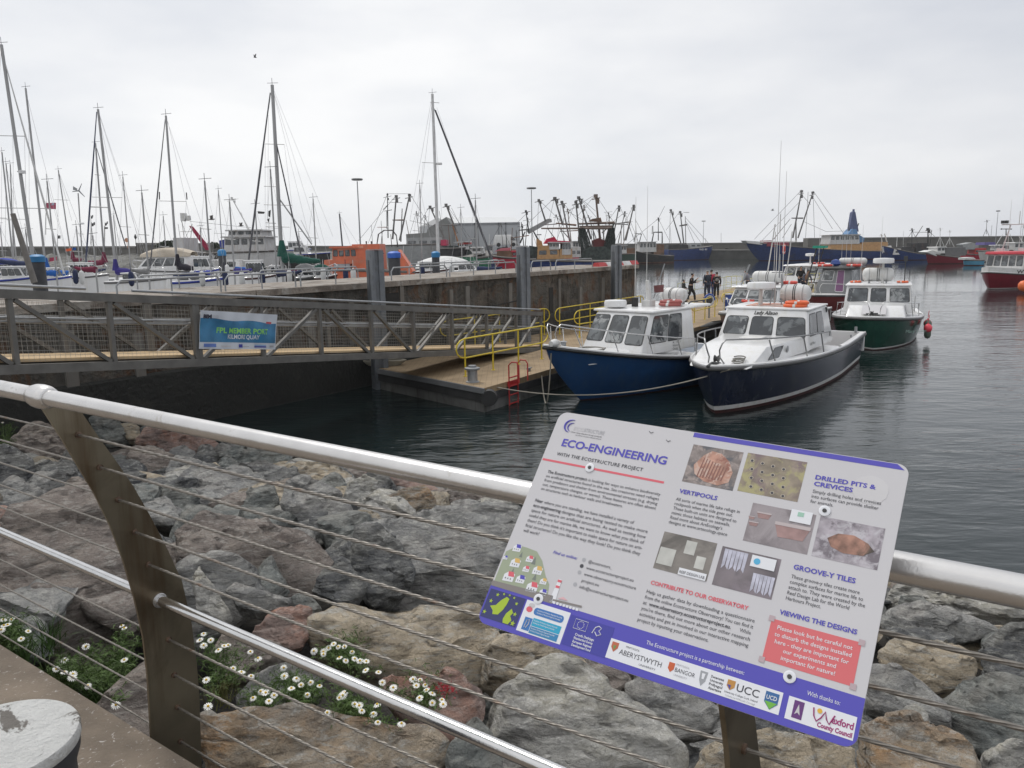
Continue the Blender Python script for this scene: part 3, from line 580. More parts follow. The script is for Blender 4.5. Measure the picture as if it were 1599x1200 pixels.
RK = [
 ([(43,640),(55,630),(75,630),(95,645),(98,665),(50,667)], 0,'p','small pale grey rock beside the white daisies at the upper left'),
 ([(18,690),(35,664),(60,660),(100,672),(122,700),(115,722),(60,726),(25,712)], 0,'b','rounded brown rock below the small pale rock left of the railing post'),
 ([(-40,700),(0,698),(30,705),(53,725),(50,745),(40,772),(30,782),(0,788),(-40,792)], 0,'d','layered dark grey rock cut by the left edge of the photo'),
 ([(38,775),(55,730),(80,717),(115,716),(130,735),(150,778),(100,785)], [(60,745),(110,740)],'d','smooth dark grey rock left of the post below the brown rock'),
 ([(-40,830),(30,800),(95,772),(160,765),(195,800),(235,880),(240,930),(215,975),(160,1030),(125,1048),(92,1035),(80,985),(40,965),(-40,940)], [(70,935),(150,900),(225,900)],'b','huge brown slab filling the left side behind the wire ropes'),
 ([(-40,800),(-5,786),(25,795),(40,815),(10,835),(-40,838)],0,'r','small reddish rock by the left edge above the huge brown slab'),
 ([(40,800),(75,795),(110,772),(60,785)],0,'p','thin pale rock wedged above the huge brown slab'),
 ([(138,655),(150,645),(180,655),(203,680),(200,693),(170,697),(150,680)], 0,'k','greenish rock with pale lichen directly right of the post top'),
 ([(190,662),(212,660),(224,676),(222,690),(200,688)], 0,'t','small tan rock under the handrail right of the post'),
 ([(218,670),(230,662),(240,672),(234,690),(222,690)], 0,'d','small dark pointed stone beside the reddish slab'),
 ([(212,700),(232,668),(262,665),(330,682),(348,705),(335,725),(300,724),(250,710)], 0,'r','flat reddish pink slab under the handrail'),
 ([(190,718),(205,697),(240,700),(278,712),(265,742),(230,757),(205,750)], [(215,722),(250,715)],'b','dark angular rock crossed by white quartz veins'),
 ([(255,742),(275,712),(300,716),(320,724),(300,745),(262,752)],0,'g','low grey rock between the veined rock and the big grey slab'),
 ([(335,718),(365,695),(420,700),(450,712),(458,728),(430,735),(380,732),(345,725)], 0,'k','long greenish grey rock close below the handrail'),
 ([(240,775),(268,742),(300,728),(340,724),(400,735),(430,760),(395,800),(350,815),(270,800)], [(280,770),(370,775)],'g','broad pale grey slab left of centre with a rust patch'),
 ([(376,797),(390,765),(425,755),(434,780),(437,808),(428,817),(400,810)], [(395,775),(428,770)],'k','small upright mossy block standing on the broad grey slab'),
 ([(370,730),(410,726),(452,732),(458,745),(447,772),(425,757)], 0,'g','grey wedge behind the mossy block'),
 ([(436,790),(448,758),(475,745),(505,756),(538,770),(542,800),(555,838),(545,862),(535,884),(512,880),(490,842),(450,822)], [(452,785),(500,808),(546,838)],'g','large leaning grey block with a rough light face in the centre'),
 ([(455,732),(470,720),(500,722),(525,726),(547,737),(545,760),(535,770),(500,759),(462,750)], 0,'t','knobbly yellowish boulder just under the handrail'),
 ([(538,775),(546,755),(570,744),(588,750),(594,768),(585,787),(560,804),(545,802)], 0,'p','rounded pale boulder right of the yellowish one'),
 ([(572,798),(600,775),(630,765),(665,762),(680,778),(676,792),(640,796),(620,808),(585,812)], 0,'o','pale rock with a rusty orange top near the handrail'),
 ([(568,742),(600,734),(650,750),(690,768),(665,778),(600,780)], 0,'r','dark red rock half hidden behind the handrail'),
 ([(680,775),(720,765),(790,775),(835,792),(800,800),(700,797)], 0,'b','low brown rock behind the handrail left of the sign'),
 ([(543,806),(560,798),(590,800),(598,812),(570,820),(550,824)], 0,'t','small flat yellowish stone lying between two boulders'),
 ([(566,824),(620,806),(700,795),(790,780),(840,800),(815,890),(780,960),(660,962),(590,950),(625,910),(632,880),(600,842)], [(630,905),(740,892),(820,880)],'g','very large grey slab with a dark front face left of the sign'),
 ([(548,852),(555,822),(590,822),(622,845),(645,890),(640,907),(612,934),(590,950),(570,922),(555,885)], [(565,830),(612,850)],'d','dark block leaning against the very large slab'),
 ([(276,832),(320,800),(400,818),(465,822),(500,855),(513,877),(500,902),(470,928),(450,933),(400,928),(350,905),(300,887),(282,872)], [(300,880),(395,868),(450,832)],'b','big flat brown rock with a rusty edge sheltering a dark hollow'),
 ([(485,918),(510,886),(535,878),(560,900),(573,917),(567,937),(535,946),(508,932)], 0,'d','small dark rock with a pale lichen spot in a gap'),
 ([(300,890),(312,888),(335,925),(364,962),(352,980),(310,955)], 0,'p','narrow upright pale wedge right of the railing post'),
 ([(356,922),(370,908),(410,925),(460,935),(452,947),(400,953),(372,947)], [(380,925),(440,938)],'g','thin grey slab lying in the dark hollow'),
 ([(455,935),(470,925),(495,940),(505,955),(485,960),(462,955)],0,'k','small angular stone beside the long layered rock'),
 ([(390,990),(420,955),(440,946),(485,950),(490,978),(470,1008),(450,1013),(400,1003)], [(425,965),(465,985)],'r','pinkish brown rock with a rusty corner above the daisies'),
 ([(485,962),(510,942),(560,945),(600,950),(660,952),(740,955),(768,980),(778,1003),(768,1033),(740,1072),(690,1078),(610,1058),(580,1022),(490,1008)], [(500,985),(600,1012),(700,1020),(765,1015)],'t','long layered brown grey rock below the centre'),
 ([(600,1062),(650,1055),(700,1048),(732,1060),(755,1090),(750,1122),(705,1162),(640,1132),(600,1090)], 0,'r','reddish rock behind the lower rail with a tuft of red plants'),
 ([(320,1140),(380,1115),(430,1108),(500,1115),(600,1135),(685,1150),(712,1172),(706,1240),(320,1240)], 0,'o','wide flat ochre rock along the bottom edge right of the post'),
 ([(358,1092),(400,1055),(450,1034),(492,1038),(508,1082),(455,1108),(380,1112)], 0,'g','grey rock under the lower rail among the daisies'),
 ([(326,1012),(360,985),(400,1000),(448,1015),(434,1042),(390,1062),(340,1062)], 0,'b','brown rock behind the daisies beside the post'),
 ([(240,1199),(140,1110),(170,1080),(225,1035),(262,1050),(270,1190)],0,'b','flat brown rock left of the post foot next to the kerb'),
 ([(752,1112),(780,1068),(830,1033),(880,1023),(912,1045),(938,1085),(1000,1100),(1038,1130),(1062,1160),(1068,1199),(1062,1240),(760,1240),(746,1152)], [(765,1130),(860,1105),(960,1120),(1030,1160)],'p','big pale grey lichen covered rock under the lower left of the sign'),
 ([(700,1165),(745,1120),(770,1150),(800,1240),(700,1240)],0,'k','greenish dark rock between the lower rail and the big pale rock'),
 ([(750,1062),(758,1020),(785,993),(850,998),(905,1018),(925,1050),(918,1083),(870,1062),(790,1084)], 0,'t','brown rock touching the lower left corner of the sign'),
 ([(908,1032),(950,1036),(985,1055),(984,1077),(966,1090),(930,1082)], 0,'b','dark brown rock hidden partly by the lower edge of the sign'),
 ([(978,1062),(1010,1052),(1080,1078),(1118,1105),(1118,1138),(1050,1153),(1010,1132),(985,1092)], [(1000,1085),(1080,1112)],'g','grey sloping rock under the middle of the sign bottom'),
 ([(1085,1210),(1110,1170),(1180,1148),(1265,1145),(1322,1170),(1335,1240),(1085,1240)], 0,'t','broad tan rock below the right end of the sign behind its post'),
 ([(1165,1130),(1210,1110),(1270,1130),(1240,1152),(1180,1152)],0,'d','dark rock in shade under the sign right of its post'),
 ([(1378,968),(1395,945),(1450,937),(1500,950),(1552,975),(1558,987),(1500,1003),(1430,997),(1385,982)], [(1400,965),(1500,975)],'g','flat grey rock with a rust stain right of the sign under the rail'),
 ([(1373,1018),(1390,995),(1430,996),(1480,1003),(1520,1023),(1528,1056),(1480,1073),(1440,1078),(1400,1053),(1378,1038)], [(1395,1015),(1440,1048),(1515,1035)],'t','yellowish tan block right of the sign'),
 ([(1345,1065),(1365,1035),(1400,1042),(1430,1062),(1470,1098),(1484,1138),(1440,1128),(1380,1103),(1350,1095)], 0,'g','grey rock below the tan block next to the sign edge'),
 ([(1527,1018),(1560,985),(1610,970),(1650,1000),(1630,1062),(1560,1065),(1535,1042)], 0,'d','dark grey rock at the right edge with an orange spot'),
 ([(1458,1088),(1500,1070),(1560,1060),(1620,1065),(1660,1120),(1650,1195),(1560,1185),(1490,1145)], [(1480,1100),(1600,1110)],'k','large greenish grey rock in the lower right corner'),
 ([(1340,1135),(1400,1108),(1440,1138),(1500,1150),(1535,1180),(1525,1245),(1340,1245)], 0,'o','ochre brown rock at the bottom right next to the sign corner'),
 ([(1405,1105),(1425,1098),(1450,1115),(1448,1130),(1420,1128)],0,'p','small white stone in the gap right of the sign corner'),
 ([(1530,1180),(1580,1160),(1640,1175),(1650,1245),(1525,1245)],0,'p','pale rock at the bottom of the right edge'),
 ([(1380,928),(1420,912),(1500,928),(1600,955),(1660,990),(1580,985),(1480,962),(1400,948)], 0,'p','long low rock just below the handrail on the right'),
 ([(1390,905),(1440,900),(1520,912),(1640,940),(1650,962),(1560,945),(1460,925)],0,'b','brown rock behind the handrail on the far right'),
 ([(780,830),(850,790),(1000,800),(1020,880),(900,930),(790,900)],0,'g','grey slab mostly hidden behind the sign'),
]
for i, (poly, ridge, mk, lab) in enumerate(RK):
    s_ = max(p[0] for p in poly) - min(p[0] for p in poly)
    rock_px(poly, ridge, mk, lab, lift=.10 if s_ > 100 else .13, seed=i + 1, depth=.5)
# filler stones: between and below the big ones, out to both sides and down to the water
random.seed(11)
nf = 0
for i in range(-16, 30):
    for j in range(0, 15):
        a = -9 + i * .75 + random.uniform(-.25, .25) + (j % 2) * .35; b = QN + .35 + j * .58 + random.uniform(-.15, .15)
        far = a > 5.6 or a < -4.0 or b > 7.4
        d = rn(a, b, slope_z(b)) - EYE; zz = d.dot(fw)
        if zz <= .5: continue
        px = CX + F * d.dot(rt) / zz
        if px < -260 or px > 1850: continue
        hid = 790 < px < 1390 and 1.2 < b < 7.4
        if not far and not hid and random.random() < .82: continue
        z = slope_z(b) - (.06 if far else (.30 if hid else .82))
        c = rn(a, b, z); R = random.uniform(.34, .5) * (1.15 if far else .95)
        pts = []
        for k in range(11):
            v = Vector((random.gauss(0, 1), random.gauss(0, 1), random.gauss(0, .8))).normalized() * R * random.uniform(.8, 1.1)
            v.z *= .72; pts.append(c + v)
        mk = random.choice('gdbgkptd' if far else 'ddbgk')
        rock_mesh('rock', pts, RM[mk], '%s filler stone %s' % (dict(g='mid grey', d='dark grey', b='brown', k='greenish grey', p='pale grey', t='tan')[mk], 'by the waterline beyond the big rocks' if b > 7.4 else ('on the bank left of the picked out rocks' if a > 4.2 else ('on the bank right of the sign' if a < -4 + 1.5 else ('deep in the gaps left of the post' if a > 2.7 else 'deep in the gaps between post and sign')))), 100 + nf, 1.0, 'loose filler stones of the rock bank', cuts=.07); nf += 1

# ---------------- daisies and grass ----------------
petal = mat('white_petal', (.80, .80, .76), .6, var=.03); yolk = mat('yellow_disc', (.62, .40, .02), .8, var=.1)
leafm = mat('feathery_leaf', (.07, .12, .025), .7, var=.4, vs=20); leafb = mat('pale_stem', (.10, .16, .05), .7, var=.3, vs=20)
def surf(x, y, lift=.2): return onpl(x, y, SP + ZZ * lift, SNm)
def daisy_plant(base, flowers, label, nleaf=260, hgt=.22, rad=.2, redb=None):
    b = surf(*base, .02); t = empty('daisy_plant', b, 0, label, 'plant', 'flowering daisy plants among the rocks')
    mb = MB(); tips = []
    for x, y in flowers:
        tips.append(surf(x, y, .27) - b)
    for k in range(nleaf):
        h = random.random(); an = random.uniform(0, 6.28); rr = rad * math.sqrt(random.random())
        tp = random.choice(tips) if tips and random.random() < .75 else Vector((rr * math.cos(an), rr * math.sin(an), hgt))
        p = tp * (h ** .8) * .92 + Vector((random.gauss(0, .03), random.gauss(0, .03), random.gauss(0, .02)))
        dr = Vector((random.gauss(0, 1), random.gauss(0, 1), random.uniform(.1, 1.3))).normalized(); L = random.uniform(.03, .07); sd_ = dr.cross(Vector((random.gauss(0, 1), random.gauss(0, 1), random.gauss(0, 1)))).normalized() * random.uniform(.0015, .003)
        q = p + dr * L * .55 + Vector((0, 0, .002)); e = p + dr * L - Vector((0, 0, L * .25))
        mb.add([p - sd_, p + sd_, q + sd_, q - sd_, e], [(0, 1, 2, 3), (3, 2, 4)])
        for s_ in (-1, 1):      # pinnate side leaflets
            f = p + dr * L * .4; g = f + (dr + sd_.normalized() * s_ * 1.2).normalized() * L * .45
            mb.add([f - dr * .002, f + dr * .002, g], [(0, 1, 2)])
    mb.build('foliage', leafm, t)
    st = MB()
    for tp in tips: st.tube([Vector((tp.x * .3, tp.y * .3, 0)), tp * .6 + Vector((0, 0, -.01)), tp], [.0025, .002, .0013], 4, False)
    st.build('stems', leafb, t)
    for tp in tips:
        nrm = ((EYE - (b + tp)).normalized() * random.uniform(.2, .9) + ZZ + Vector((random.gauss(0, .25), random.gauss(0, .25), 0))).normalized()
        Q = nrm.to_track_quat('Z', 'Y').to_matrix(); fl = MB(); R = random.uniform(.0165, .025); np_ = 14; fl_d = random.uniform(-.35, .1)
        for k in range(np_):
            a = 2 * math.pi * k / np_ + random.uniform(-.06, .06)
            def pp(r, da, h): return tp + Q @ Vector((r * math.cos(a + da), r * math.sin(a + da), h))
            fl.add([pp(.004, -.2, 0), pp(.004, .2, 0), pp(R * .75, .17, fl_d * R * .5), pp(R, .05, fl_d * R), pp(R, -.05, fl_d * R), pp(R * .75, -.17, fl_d * R * .5)], [(0, 1, 2, 3, 4, 5)])
        h = fl.build('flower', petal, t)
        MB().lathe([(.0062, -.001), (.0068, .002), (.0045, .006), (0, .0075)], 10, tp, Q).build('flower_centre', yolk, h)
    return t
PL = [((345,1065), [(318,990),(329,1000),(341,1015),(350,1009),(356,1008),(318,1008),(391,1018),(403,1028),(322,1062),(325,1103),(364,1044),(377,1050),(392,1056),(312,1000)], 'daisy plant with reddish stems right beside the post', 240),
 ((410,1112), [(395,1090),(407,1080),(415,1082),(428,1086),(444,1056),(420,1095)], 'small daisy plant in front of the grey rock', 200),
 ((470,1110), [(443,1043),(463,1060),(485,1066),(470,1070),(499,1071),(455,1075),(480,1085)], 'dense green daisy plant under the middle of the lower rail', 380),
 ((545,1125), [(535,1086),(538,1082),(554,1100),(561,1102),(511,1113),(565,1110),(583,1115),(590,1128),(627,1130),(589,1100),(530,1090)], 'daisy plant with the largest flowers below the lower rail', 420),
 ((545,1035), [(505,1018),(513,1012),(521,1006),(528,1010),(538,1010),(505,1022),(550,1018),(554,1029),(540,1032),(562,1032),(572,1033),(571,1047),(591,1050),(490,1017),(530,1027)], 'daisy plant in front of the long layered rock above the rail', 330),
 ((660,1105), [(645,1061),(656,1062),(650,1071),(666,1078),(675,1083),(655,1090),(675,1098),(690,1093),(692,1100),(664,1070),(614,1074),(597,1066)], 'daisy plant in front of the reddish rock', 200),
 ((12,1012), [(5,968),(18,968),(6,977),(12,976),(44,986),(33,998),(2,984)], 'daisy plant at the left edge by the kerb', 420),
 ((185,1060), [(190,977),(194,981),(134,1010),(101,1031),(194,1031),(114,1053),(113,1058),(181,1101),(137,1071)], 'tall daisy plant left of the post above the kerb', 480),
 ((8,705), [(5,625),(10,634),(28,630),(13,642),(33,627),(2,645),(22,648),(38,641),(15,652),(4,660)], 'bushy daisy plant at the upper left edge under the handrail', 460),
 ((110,1075), [(100,1050),(88,1045)], 'low leafy daisy plant along the kerb edge', 420)]
for bpx, fls, lab, nl in PL: daisy_plant(bpx, fls, lab, nl * 3)
def tuft(base, label, n, L, m, name='grass_tuft', cat='grass'):
    b = surf(*base, .0); mb = MB()
    for k in range(n):
        a = random.uniform(0, 6.28); r = random.uniform(0, .12); p = Vector((r * math.cos(a), r * math.sin(a), 0)); l_ = L * random.uniform(.5, 1); ln = Vector((random.gauss(0, .35), random.gauss(0, .35), 1)).normalized()
        s_ = Vector((-math.sin(a), math.cos(a), 0)) * .0035; q = p + ln * l_ * .6; e = p + ln * l_ + Vector((ln.x, ln.y, -.3)) * l_ * .4
        mb.add([p - s_, p + s_, q + s_ * .8, q - s_ * .8, e], [(0, 1, 2, 3), (3, 2, 4)])
    o = mb.build(name, m); o.location = b; return tag(o, label, cat)
tuft((75,1015), 'long green grass blades in the shaded gap by the kerb', 60, .34, mat('grass_blade', (.05, .10, .02), .7, var=.3, vs=10))
tuft((30,1035), 'short dense grass between kerb and rocks at the left edge', 220, .22, mat('grass_blade', (.05, .10, .02), .7, var=.3, vs=10))
tuft((345,1095), 'sparse grass at the foot of the railing post', 90, .2, mat('dry_grass', (.12, .12, .04), .8, var=.3, vs=10))
tuft((150,1095), 'grass growing over the kerb left of the post', 160, .16, mat('grass_blade', (.05, .10, .02), .7, var=.3, vs=10))
rp = surf(697, 1075, .28); mb = MB()
for k in range(130):
    p = Vector((random.gauss(0, .035), random.gauss(0, .03), random.gauss(0, .02))); s_ = Vector((random.gauss(0, 1), random.gauss(0, 1), random.gauss(0, 1))).normalized() * .006; e = p + Vector((random.gauss(0, 1), random.gauss(0, 1), random.uniform(0, 1.3))).normalized() * .022
    mb.add([p - s_, p + s_, e], [(0, 1, 2)])
o = mb.build('red_plant_tuft', mat('crimson_leaf', (.35, .025, .035), .7, var=.3, vs=30)); o.location = rp; tag(o, 'small tuft of crimson plants growing on the reddish rock', 'plant')
# ---------------- pier wall ----------------
WD = Vector((.57, .82, 0)).normalized(); WN = Vector((.82, -.57, 0)).normalized(); W0 = Vector((-6.3, 19.5, 0)); WT = 2.95
def wl(a, b, z=0.): return W0 + WD * a + WN * b + ZZ * z       # b > 0: on the water side, towards us
WEND = (Vector((5.9, 37, 0)) - W0).dot(WD)
wallm = mat('stained_sea_wall', (.105, .098, .086), .92, var=.45, vs=.9, bump=2.2, bs=5, stain=[(.035, .028, .02), (.15, .125, .10), (.13, .07, .04)], sts=.55, stp=(.52, .62), streak=(.16, .14, .115))
capm = mat('pier_cap_concrete', (.27, .235, .20), .9, var=.25, vs=.8, bump=1.2, bs=14, stain=[(.15, .125, .105), (.33, .31, .28)], sts=1.1, stp=(.5, .6))
pier = empty('pier_wall', wl(0, 0), 0, 'stained brown concrete pier wall with pale cap separating marina and pontoon', 'pier'); PO = pier.location.copy()
def P_(a, b, z): return wl(a, b, z) - PO
MB().hexa([P_(-26, -3.2, -4), P_(WEND, -3.2, -4), P_(WEND, 0, -4), P_(-26, 0, -4)], [P_(-26, -3.2, WT - .16), P_(WEND, -3.2, WT - .16), P_(WEND, 0, WT - .16), P_(-26, 0, WT - .16)]).build('wall', wallm, pier)
c = MB(); seg = 5.2; a = -26
while a < WEND:
    b = min(a + seg - .03, WEND + .08)
    c.hexa([P_(a, -3.3, WT - .157), P_(b, -3.3, WT - .157), P_(b, .10, WT - .157), P_(a, .10, WT - .157)], [P_(a, -3.3, WT), P_(b, -3.3, WT), P_(b, .10, WT), P_(a, .10, WT)]); a += seg
c.build('cap', capm, pier)
# wet foot of the wall and a lower ledge
MB().hexa([P_(-26, .002, -3), P_(WEND, .002, -3), P_(WEND, .16, -3), P_(-26, .16, -3)], [P_(-26, .002, 1.30), P_(WEND, .002, 1.30), P_(WEND, .10, 1.25), P_(-26, .10, 1.25)]).build('wet_footing', mat('wet_weedy_concrete', (.02, .02, .017), .6, var=.35, vs=.8, bump=.8, bs=8, stain=(.06, .055, .045), sts=1.2), pier)
pil = mat('pale_pilaster', (.16, .15, .135), .85, var=.2, vs=2, streak=(.13, .11, .09)); recess_shade = mat('recess_shade_paint', (.025, .024, .022), .9)  # second material: flat dark panels that paint the shade of wall recesses
def a_of(px, b=0.):       # distance along the wall seen at pixel column px
    d = ray(px, 450); d = Vector((d.x, d.y, 0)); o = wl(0, b)
    t = (o - Vector((0, 0, 0))).dot(WN) / d.dot(WN); return (d * t - W0).dot(WD)
for px, w, m_, top in ((625, .16, pil, WT - .16), (702, .18, pil, 2.55), (612, .55, recess_shade, 2.6), (728, .2, pil, 2.62), (795, .2, pil, 2.6), (872, .13, pil, 2.6), (860, .3, recess_shade, 2.3), (905, .22, pil, 2.2), (940, .25, pil, 2.5), (335, .25, pil, 2.3), (95, .25, pil, 2.4), (205, .22, pil, 2.2), (480, .25, pil, 2.3), (545, .2, pil, 2.5)):
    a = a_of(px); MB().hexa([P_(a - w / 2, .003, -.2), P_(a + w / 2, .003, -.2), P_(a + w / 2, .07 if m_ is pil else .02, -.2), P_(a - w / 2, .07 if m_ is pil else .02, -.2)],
        [P_(a - w / 2, .003, top), P_(a + w / 2, .003, top), P_(a + w / 2, .07 if m_ is pil else .02, top), P_(a - w / 2, .07 if m_ is pil else .02, top)]).build('pilaster' if m_ is pil else 'recess_shade_panel', m_, pier)
MB().tube([P_(a_of(625), .08, 1.62), P_(a_of(690), .08, 1.70), P_(a_of(760), .08, 1.85), P_(a_of(806), .08, 1.95)], .02, 5).build('cable', black, pier)
rustp = mat('rust_stain', (.24, .095, .04), .95, var=.4, vs=2, stain=(.12, .09, .07), sts=3)
# low galvanised rails standing on the cap
def wrail(a0_, a1_, b, label, h=.38, first=None):
    L = a1_ - a0_; t = empty('pier_rail', wl(a0_, b, WT), math.atan2(WD.y, WD.x), label, 'rail', 'low galvanised rails along the pier top')
    MB().tube([(0, 0, 0), (0, 0, h * .7), (.1, 0, h), (L - .1, 0, h), (L, 0, h * .7), (L, 0, 0)], .022, 6).build('top_rail', galv, t)
    n = max(2, int(L / 1.1))
    for k in range(1, n): MB().tube([(L * k / n, 0, 0), (L * k / n, 0, h)], .018, 6).build('post', galv, t)
for i, (x0, x1, b, w) in enumerate(((182, 345, -.25, 'pier rail on the cap left of the banner'), (352, 462, -.25, 'pier rail on the cap above the banner'), (470, 575, -.25, 'pier rail just left of the tallest steel pile'),
        (612, 698, -.25, 'pier rail just right of the tallest steel pile'), (703, 806, -.25, 'pier rail between first and second steel pile ending at the second'), (830, 860, -.25, 'short pier rail just right of the second steel pile'), (868, 925, -.25, 'pier rail left of the red and white barrier'),
        (215, 395, -3.0, 'rear pier rail by the big white cruiser'), (405, 560, -3.0, 'rear pier rail by the dark tent boat'), (640, 790, -3.0, 'rear pier rail by the covered white boat'))):
    wrail(a_of(x0, b), a_of(x1, b), b, 'low galvanised ' + w)
bar = empty('road_barrier', wl(a_of(930, -.6), -.6, WT), math.atan2(WD.y, WD.x), 'row of red and white plastic barrier blocks on the pier end', 'barrier')
for k in range(5): MB().hexa([(k * .8, -.2, 0), (k * .8 + .78, -.2, 0), (k * .8 + .78, .2, 0), (k * .8, .2, 0)], [(k * .8 + .04, -.1, .17), (k * .8 + .74, -.1, .17), (k * .8 + .74, .1, .17), (k * .8 + .04, .1, .17)]).build('red_block' if k % 2 == 0 else 'white_block', redp if k % 2 == 0 else whited, bar)

# ---------------- gangway ----------------
GA, GB = Vector((-7.35, 11.3, 0)), Vector((1.04, 25.5, 0)); GD = (GB - GA).normalized(); GN = GD.cross(ZZ)   # GN: towards us / the water
def gpt(px, py, b=0.):
    return onpl(px, py, GA + GN * b, GN)
zb0, zb1 = gpt(0, 579).z, gpt(850, 547).z; zt0, zt1 = gpt(0, 458).z, gpt(850, 490).z; GL = (GB - GA).length
def ga(px): return (gpt(px, 520) - GA).dot(GD)
def zb(a): return zb0 + (zb1 - zb0) * a / GL
def zt(a): return zt0 + (zt1 - zt0) * a / GL
gang = empty('access_gangway', GA + ZZ * zb0, 0, 'long grey steel truss gangway with wire mesh sides sloping down to the pontoon', 'gangway'); GO = gang.location.copy()
def G_(a, b, z): return GA + GD * a + GN * b + ZZ * z - GO
GW = 1.35; a_s, a_e = -5.0, ga(846)
for b, nm in ((0, 'near'), (-GW, 'far')):
    MB().beam(G_(a_s, b, zt(a_s)), G_(a_e, b, zt(a_e)), .11, .13).build('top_chord', galvd, gang)
    MB().beam(G_(a_s, b, zb(a_s)), G_(a_e + .2, b, zb(a_e)), .11, .14).build('bottom_chord', galvd, gang)
    posts = [ga(-150), ga(20), ga(174), ga(304), ga(309.5), ga(409), ga(500), ga(580), ga(646), ga(706), ga(760), ga(806), a_e - .05]
    for a in posts: MB().beam(G_(a, b, zb(a) + .071), G_(a, b, zt(a) - .066), .08, .07, GD).build('truss_post', galvd, gang)
    dg = ((-145, 0, 12, 1), (28, 0, 168, 1), (182, 0, 298, 1), (314, 1, 404, 0), (414, 1, 495, 0), (506, 0, 575, 1), (586, 0, 641, 1), (651, 1, 702, 0), (711, 1, 757, 0), (764, 1, 803, 0), (809, 1, 840, 0))
    for x0, t0, x1, t1 in dg:
        A, B = ga(x0), ga(x1); zA = zb(A) + .08 if t0 else zt(A) - .08; zB = zb(B) + .08 if t1 else zt(B) - .08
        if (t0 == 0) == (t1 == 0): continue
        MB().beam(G_(A, b, zA), G_(B, b, zB), .06, .075, GN).build('diagonal', galvd, gang)
    for i in range(len(posts) - 1):
        A, B = posts[i] + .05, posts[i + 1] - .05
        if B - A < .3: continue
        mb = MB(); k = int((B - A) / .075); bb = b - .05
        for j in range(k + 1):
            a = A + (B - A) * j / k; mb.add([G_(a - .0022, bb, zb(a) + .1), G_(a + .0022, bb, zb(a) + .1), G_(a + .0022, bb, zt(a) - .1), G_(a - .0022, bb, zt(a) - .1)], [(0, 1, 2, 3)])
        for j in range(14):
            h = .12 + j * .075
            mb.add([G_(A, bb - .002, zb(A) + h - .0022), G_(B, bb - .002, zb(B) + h - .0022), G_(B, bb - .002, zb(B) + h + .0022), G_(A, bb - .002, zb(A) + h + .0022)], [(0, 1, 2, 3)])
        mb.build('mesh_panel', mat('mesh_wire', (.33, .32, .29), .5, .3), gang)
    for h in (.70, .76): MB().tube([G_(a_s, b - .09, zb(a_s) + h), G_(a_e, b - .09, zb(a_e) + h)], .018, 6).build('mid_rail', galv, gang)
for x0, x1, up_ in ((-200, 186, .14), (215, 304, .13), (302, 846, .13)):
    A, B = ga(x0), ga(x1); MB().tube([G_(A, -.05 if x0 > 0 else -.8, zt(A) + up_), G_(B, -.05 if x0 > 0 else -.8, zt(B) + up_)], .024, 8).build('handrail', galv, gang)
MB().hexa([G_(a_s, -GW + .06, zb(a_s) + .10), G_(a_e + .5, -GW + .06, zb(a_e) + .06), G_(a_e + .5, -.06, zb(a_e) + .06), G_(a_s, -.06, zb(a_s) + .10)], [G_(a_s, -GW + .06, zb(a_s) + .15), G_(a_e + .5, -GW + .06, zb(a_e) + .1), G_(a_e + .5, -.06, zb(a_e) + .1), G_(a_s, -.06, zb(a_s) + .15)]).build('walkway_deck', mat('gangway_deck', (.50, .36, .20), .8, var=.12, vs=5, stain=(.38, .28, .17), sts=3), gang)
k = MB()
for j in range(18): a = a_s + (a_e - a_s) * j / 17; k.beam(G_(a, -.05, zb(a)), G_(a, -GW + .05, zb(a)), .06, .09)
k.build('cross_beams', galvd, gang)
# banner tied to the near truss
ban = bpy.data.objects.new('banner', None); COL.objects.link(ban); ban.empty_display_size = .2
bA = gpt(310.5, 545, .07); bX = gpt(431, 546, .07); bT = gpt(311, 484, .07)
ex = (bX - bA); bw = ex.length; ex.normalize(); bh = (bT - bA).length * .99; ez = (ZZ - ex * ZZ.dot(ex)).normalized(); ey = ez.cross(ex)
Mb = Matrix((( ex.x, ez.x, -ey.x, bA.x), (ex.y, ez.y, -ey.y, bA.y), (ex.z, ez.z, -ey.z, bA.z), (0, 0, 0, 1)))
ban.matrix_world = Mb; tag(ban, 'creased white and blue port banner tied to the gangway side', 'banner')
def bump_(u, v): return .012 * math.sin(u * 9 + v * 4) + .01 * math.sin(u * 17 - v * 7) + .008 * math.sin(v * 11 + u * 3) 
def bpatch(name, poly_fn, m, lift, nu=24, nv=10):
    rows = []
    for i in range(nu + 1):
        row = []
        for j in range(nv + 1):
            u, v = poly_fn(i / nu, j / nv); row.append(Vector((u * bw, v * bh, lift + bump_(u * bw, v * bh))))
        rows.append(row)
    return MB().grid(rows).build(name, m, ban)
bpatch('cloth', lambda s, t: (s, t), mat('banner_white', (.52, .55, .60), .5, var=.04), 0)
wv = lambda s: .80 - .05 * s + .022 * math.sin(s * 12)
bpatch('blue_field', lambda s, t: (.005 + .985 * s, .18 + (wv(s) - .18) * t), mat('banner_blue', (.035, .17, .32), .45, var=.35, vs=2.5, stain=(.07, .30, .42), sts=2), .003)
def BT(s, u, v, size, m, w, bold=0.):
    o = text('lettering', s, size, m, ban, Matrix.Translation(Vector((u * bw, v * bh, 0))), w * bw, bold=bold)
    for q in o.data.vertices: q.co.z = .007 + bump_(q.co.x, q.co.y)
    return o
BT('FPL MEMBER PORT', .215, .43, bh * .20, mat('banner_lime', (.25, .62, .14), .5), .66, .004)
BT('KILMORE QUAY', .345, .28, bh * .16, mat('banner_letter_white', (.60, .62, .66), .5), .41, .003)
BT('BIM', .045, .80, bh * .14, mat('banner_ink', (.04, .04, .06), .5), .10, .006)
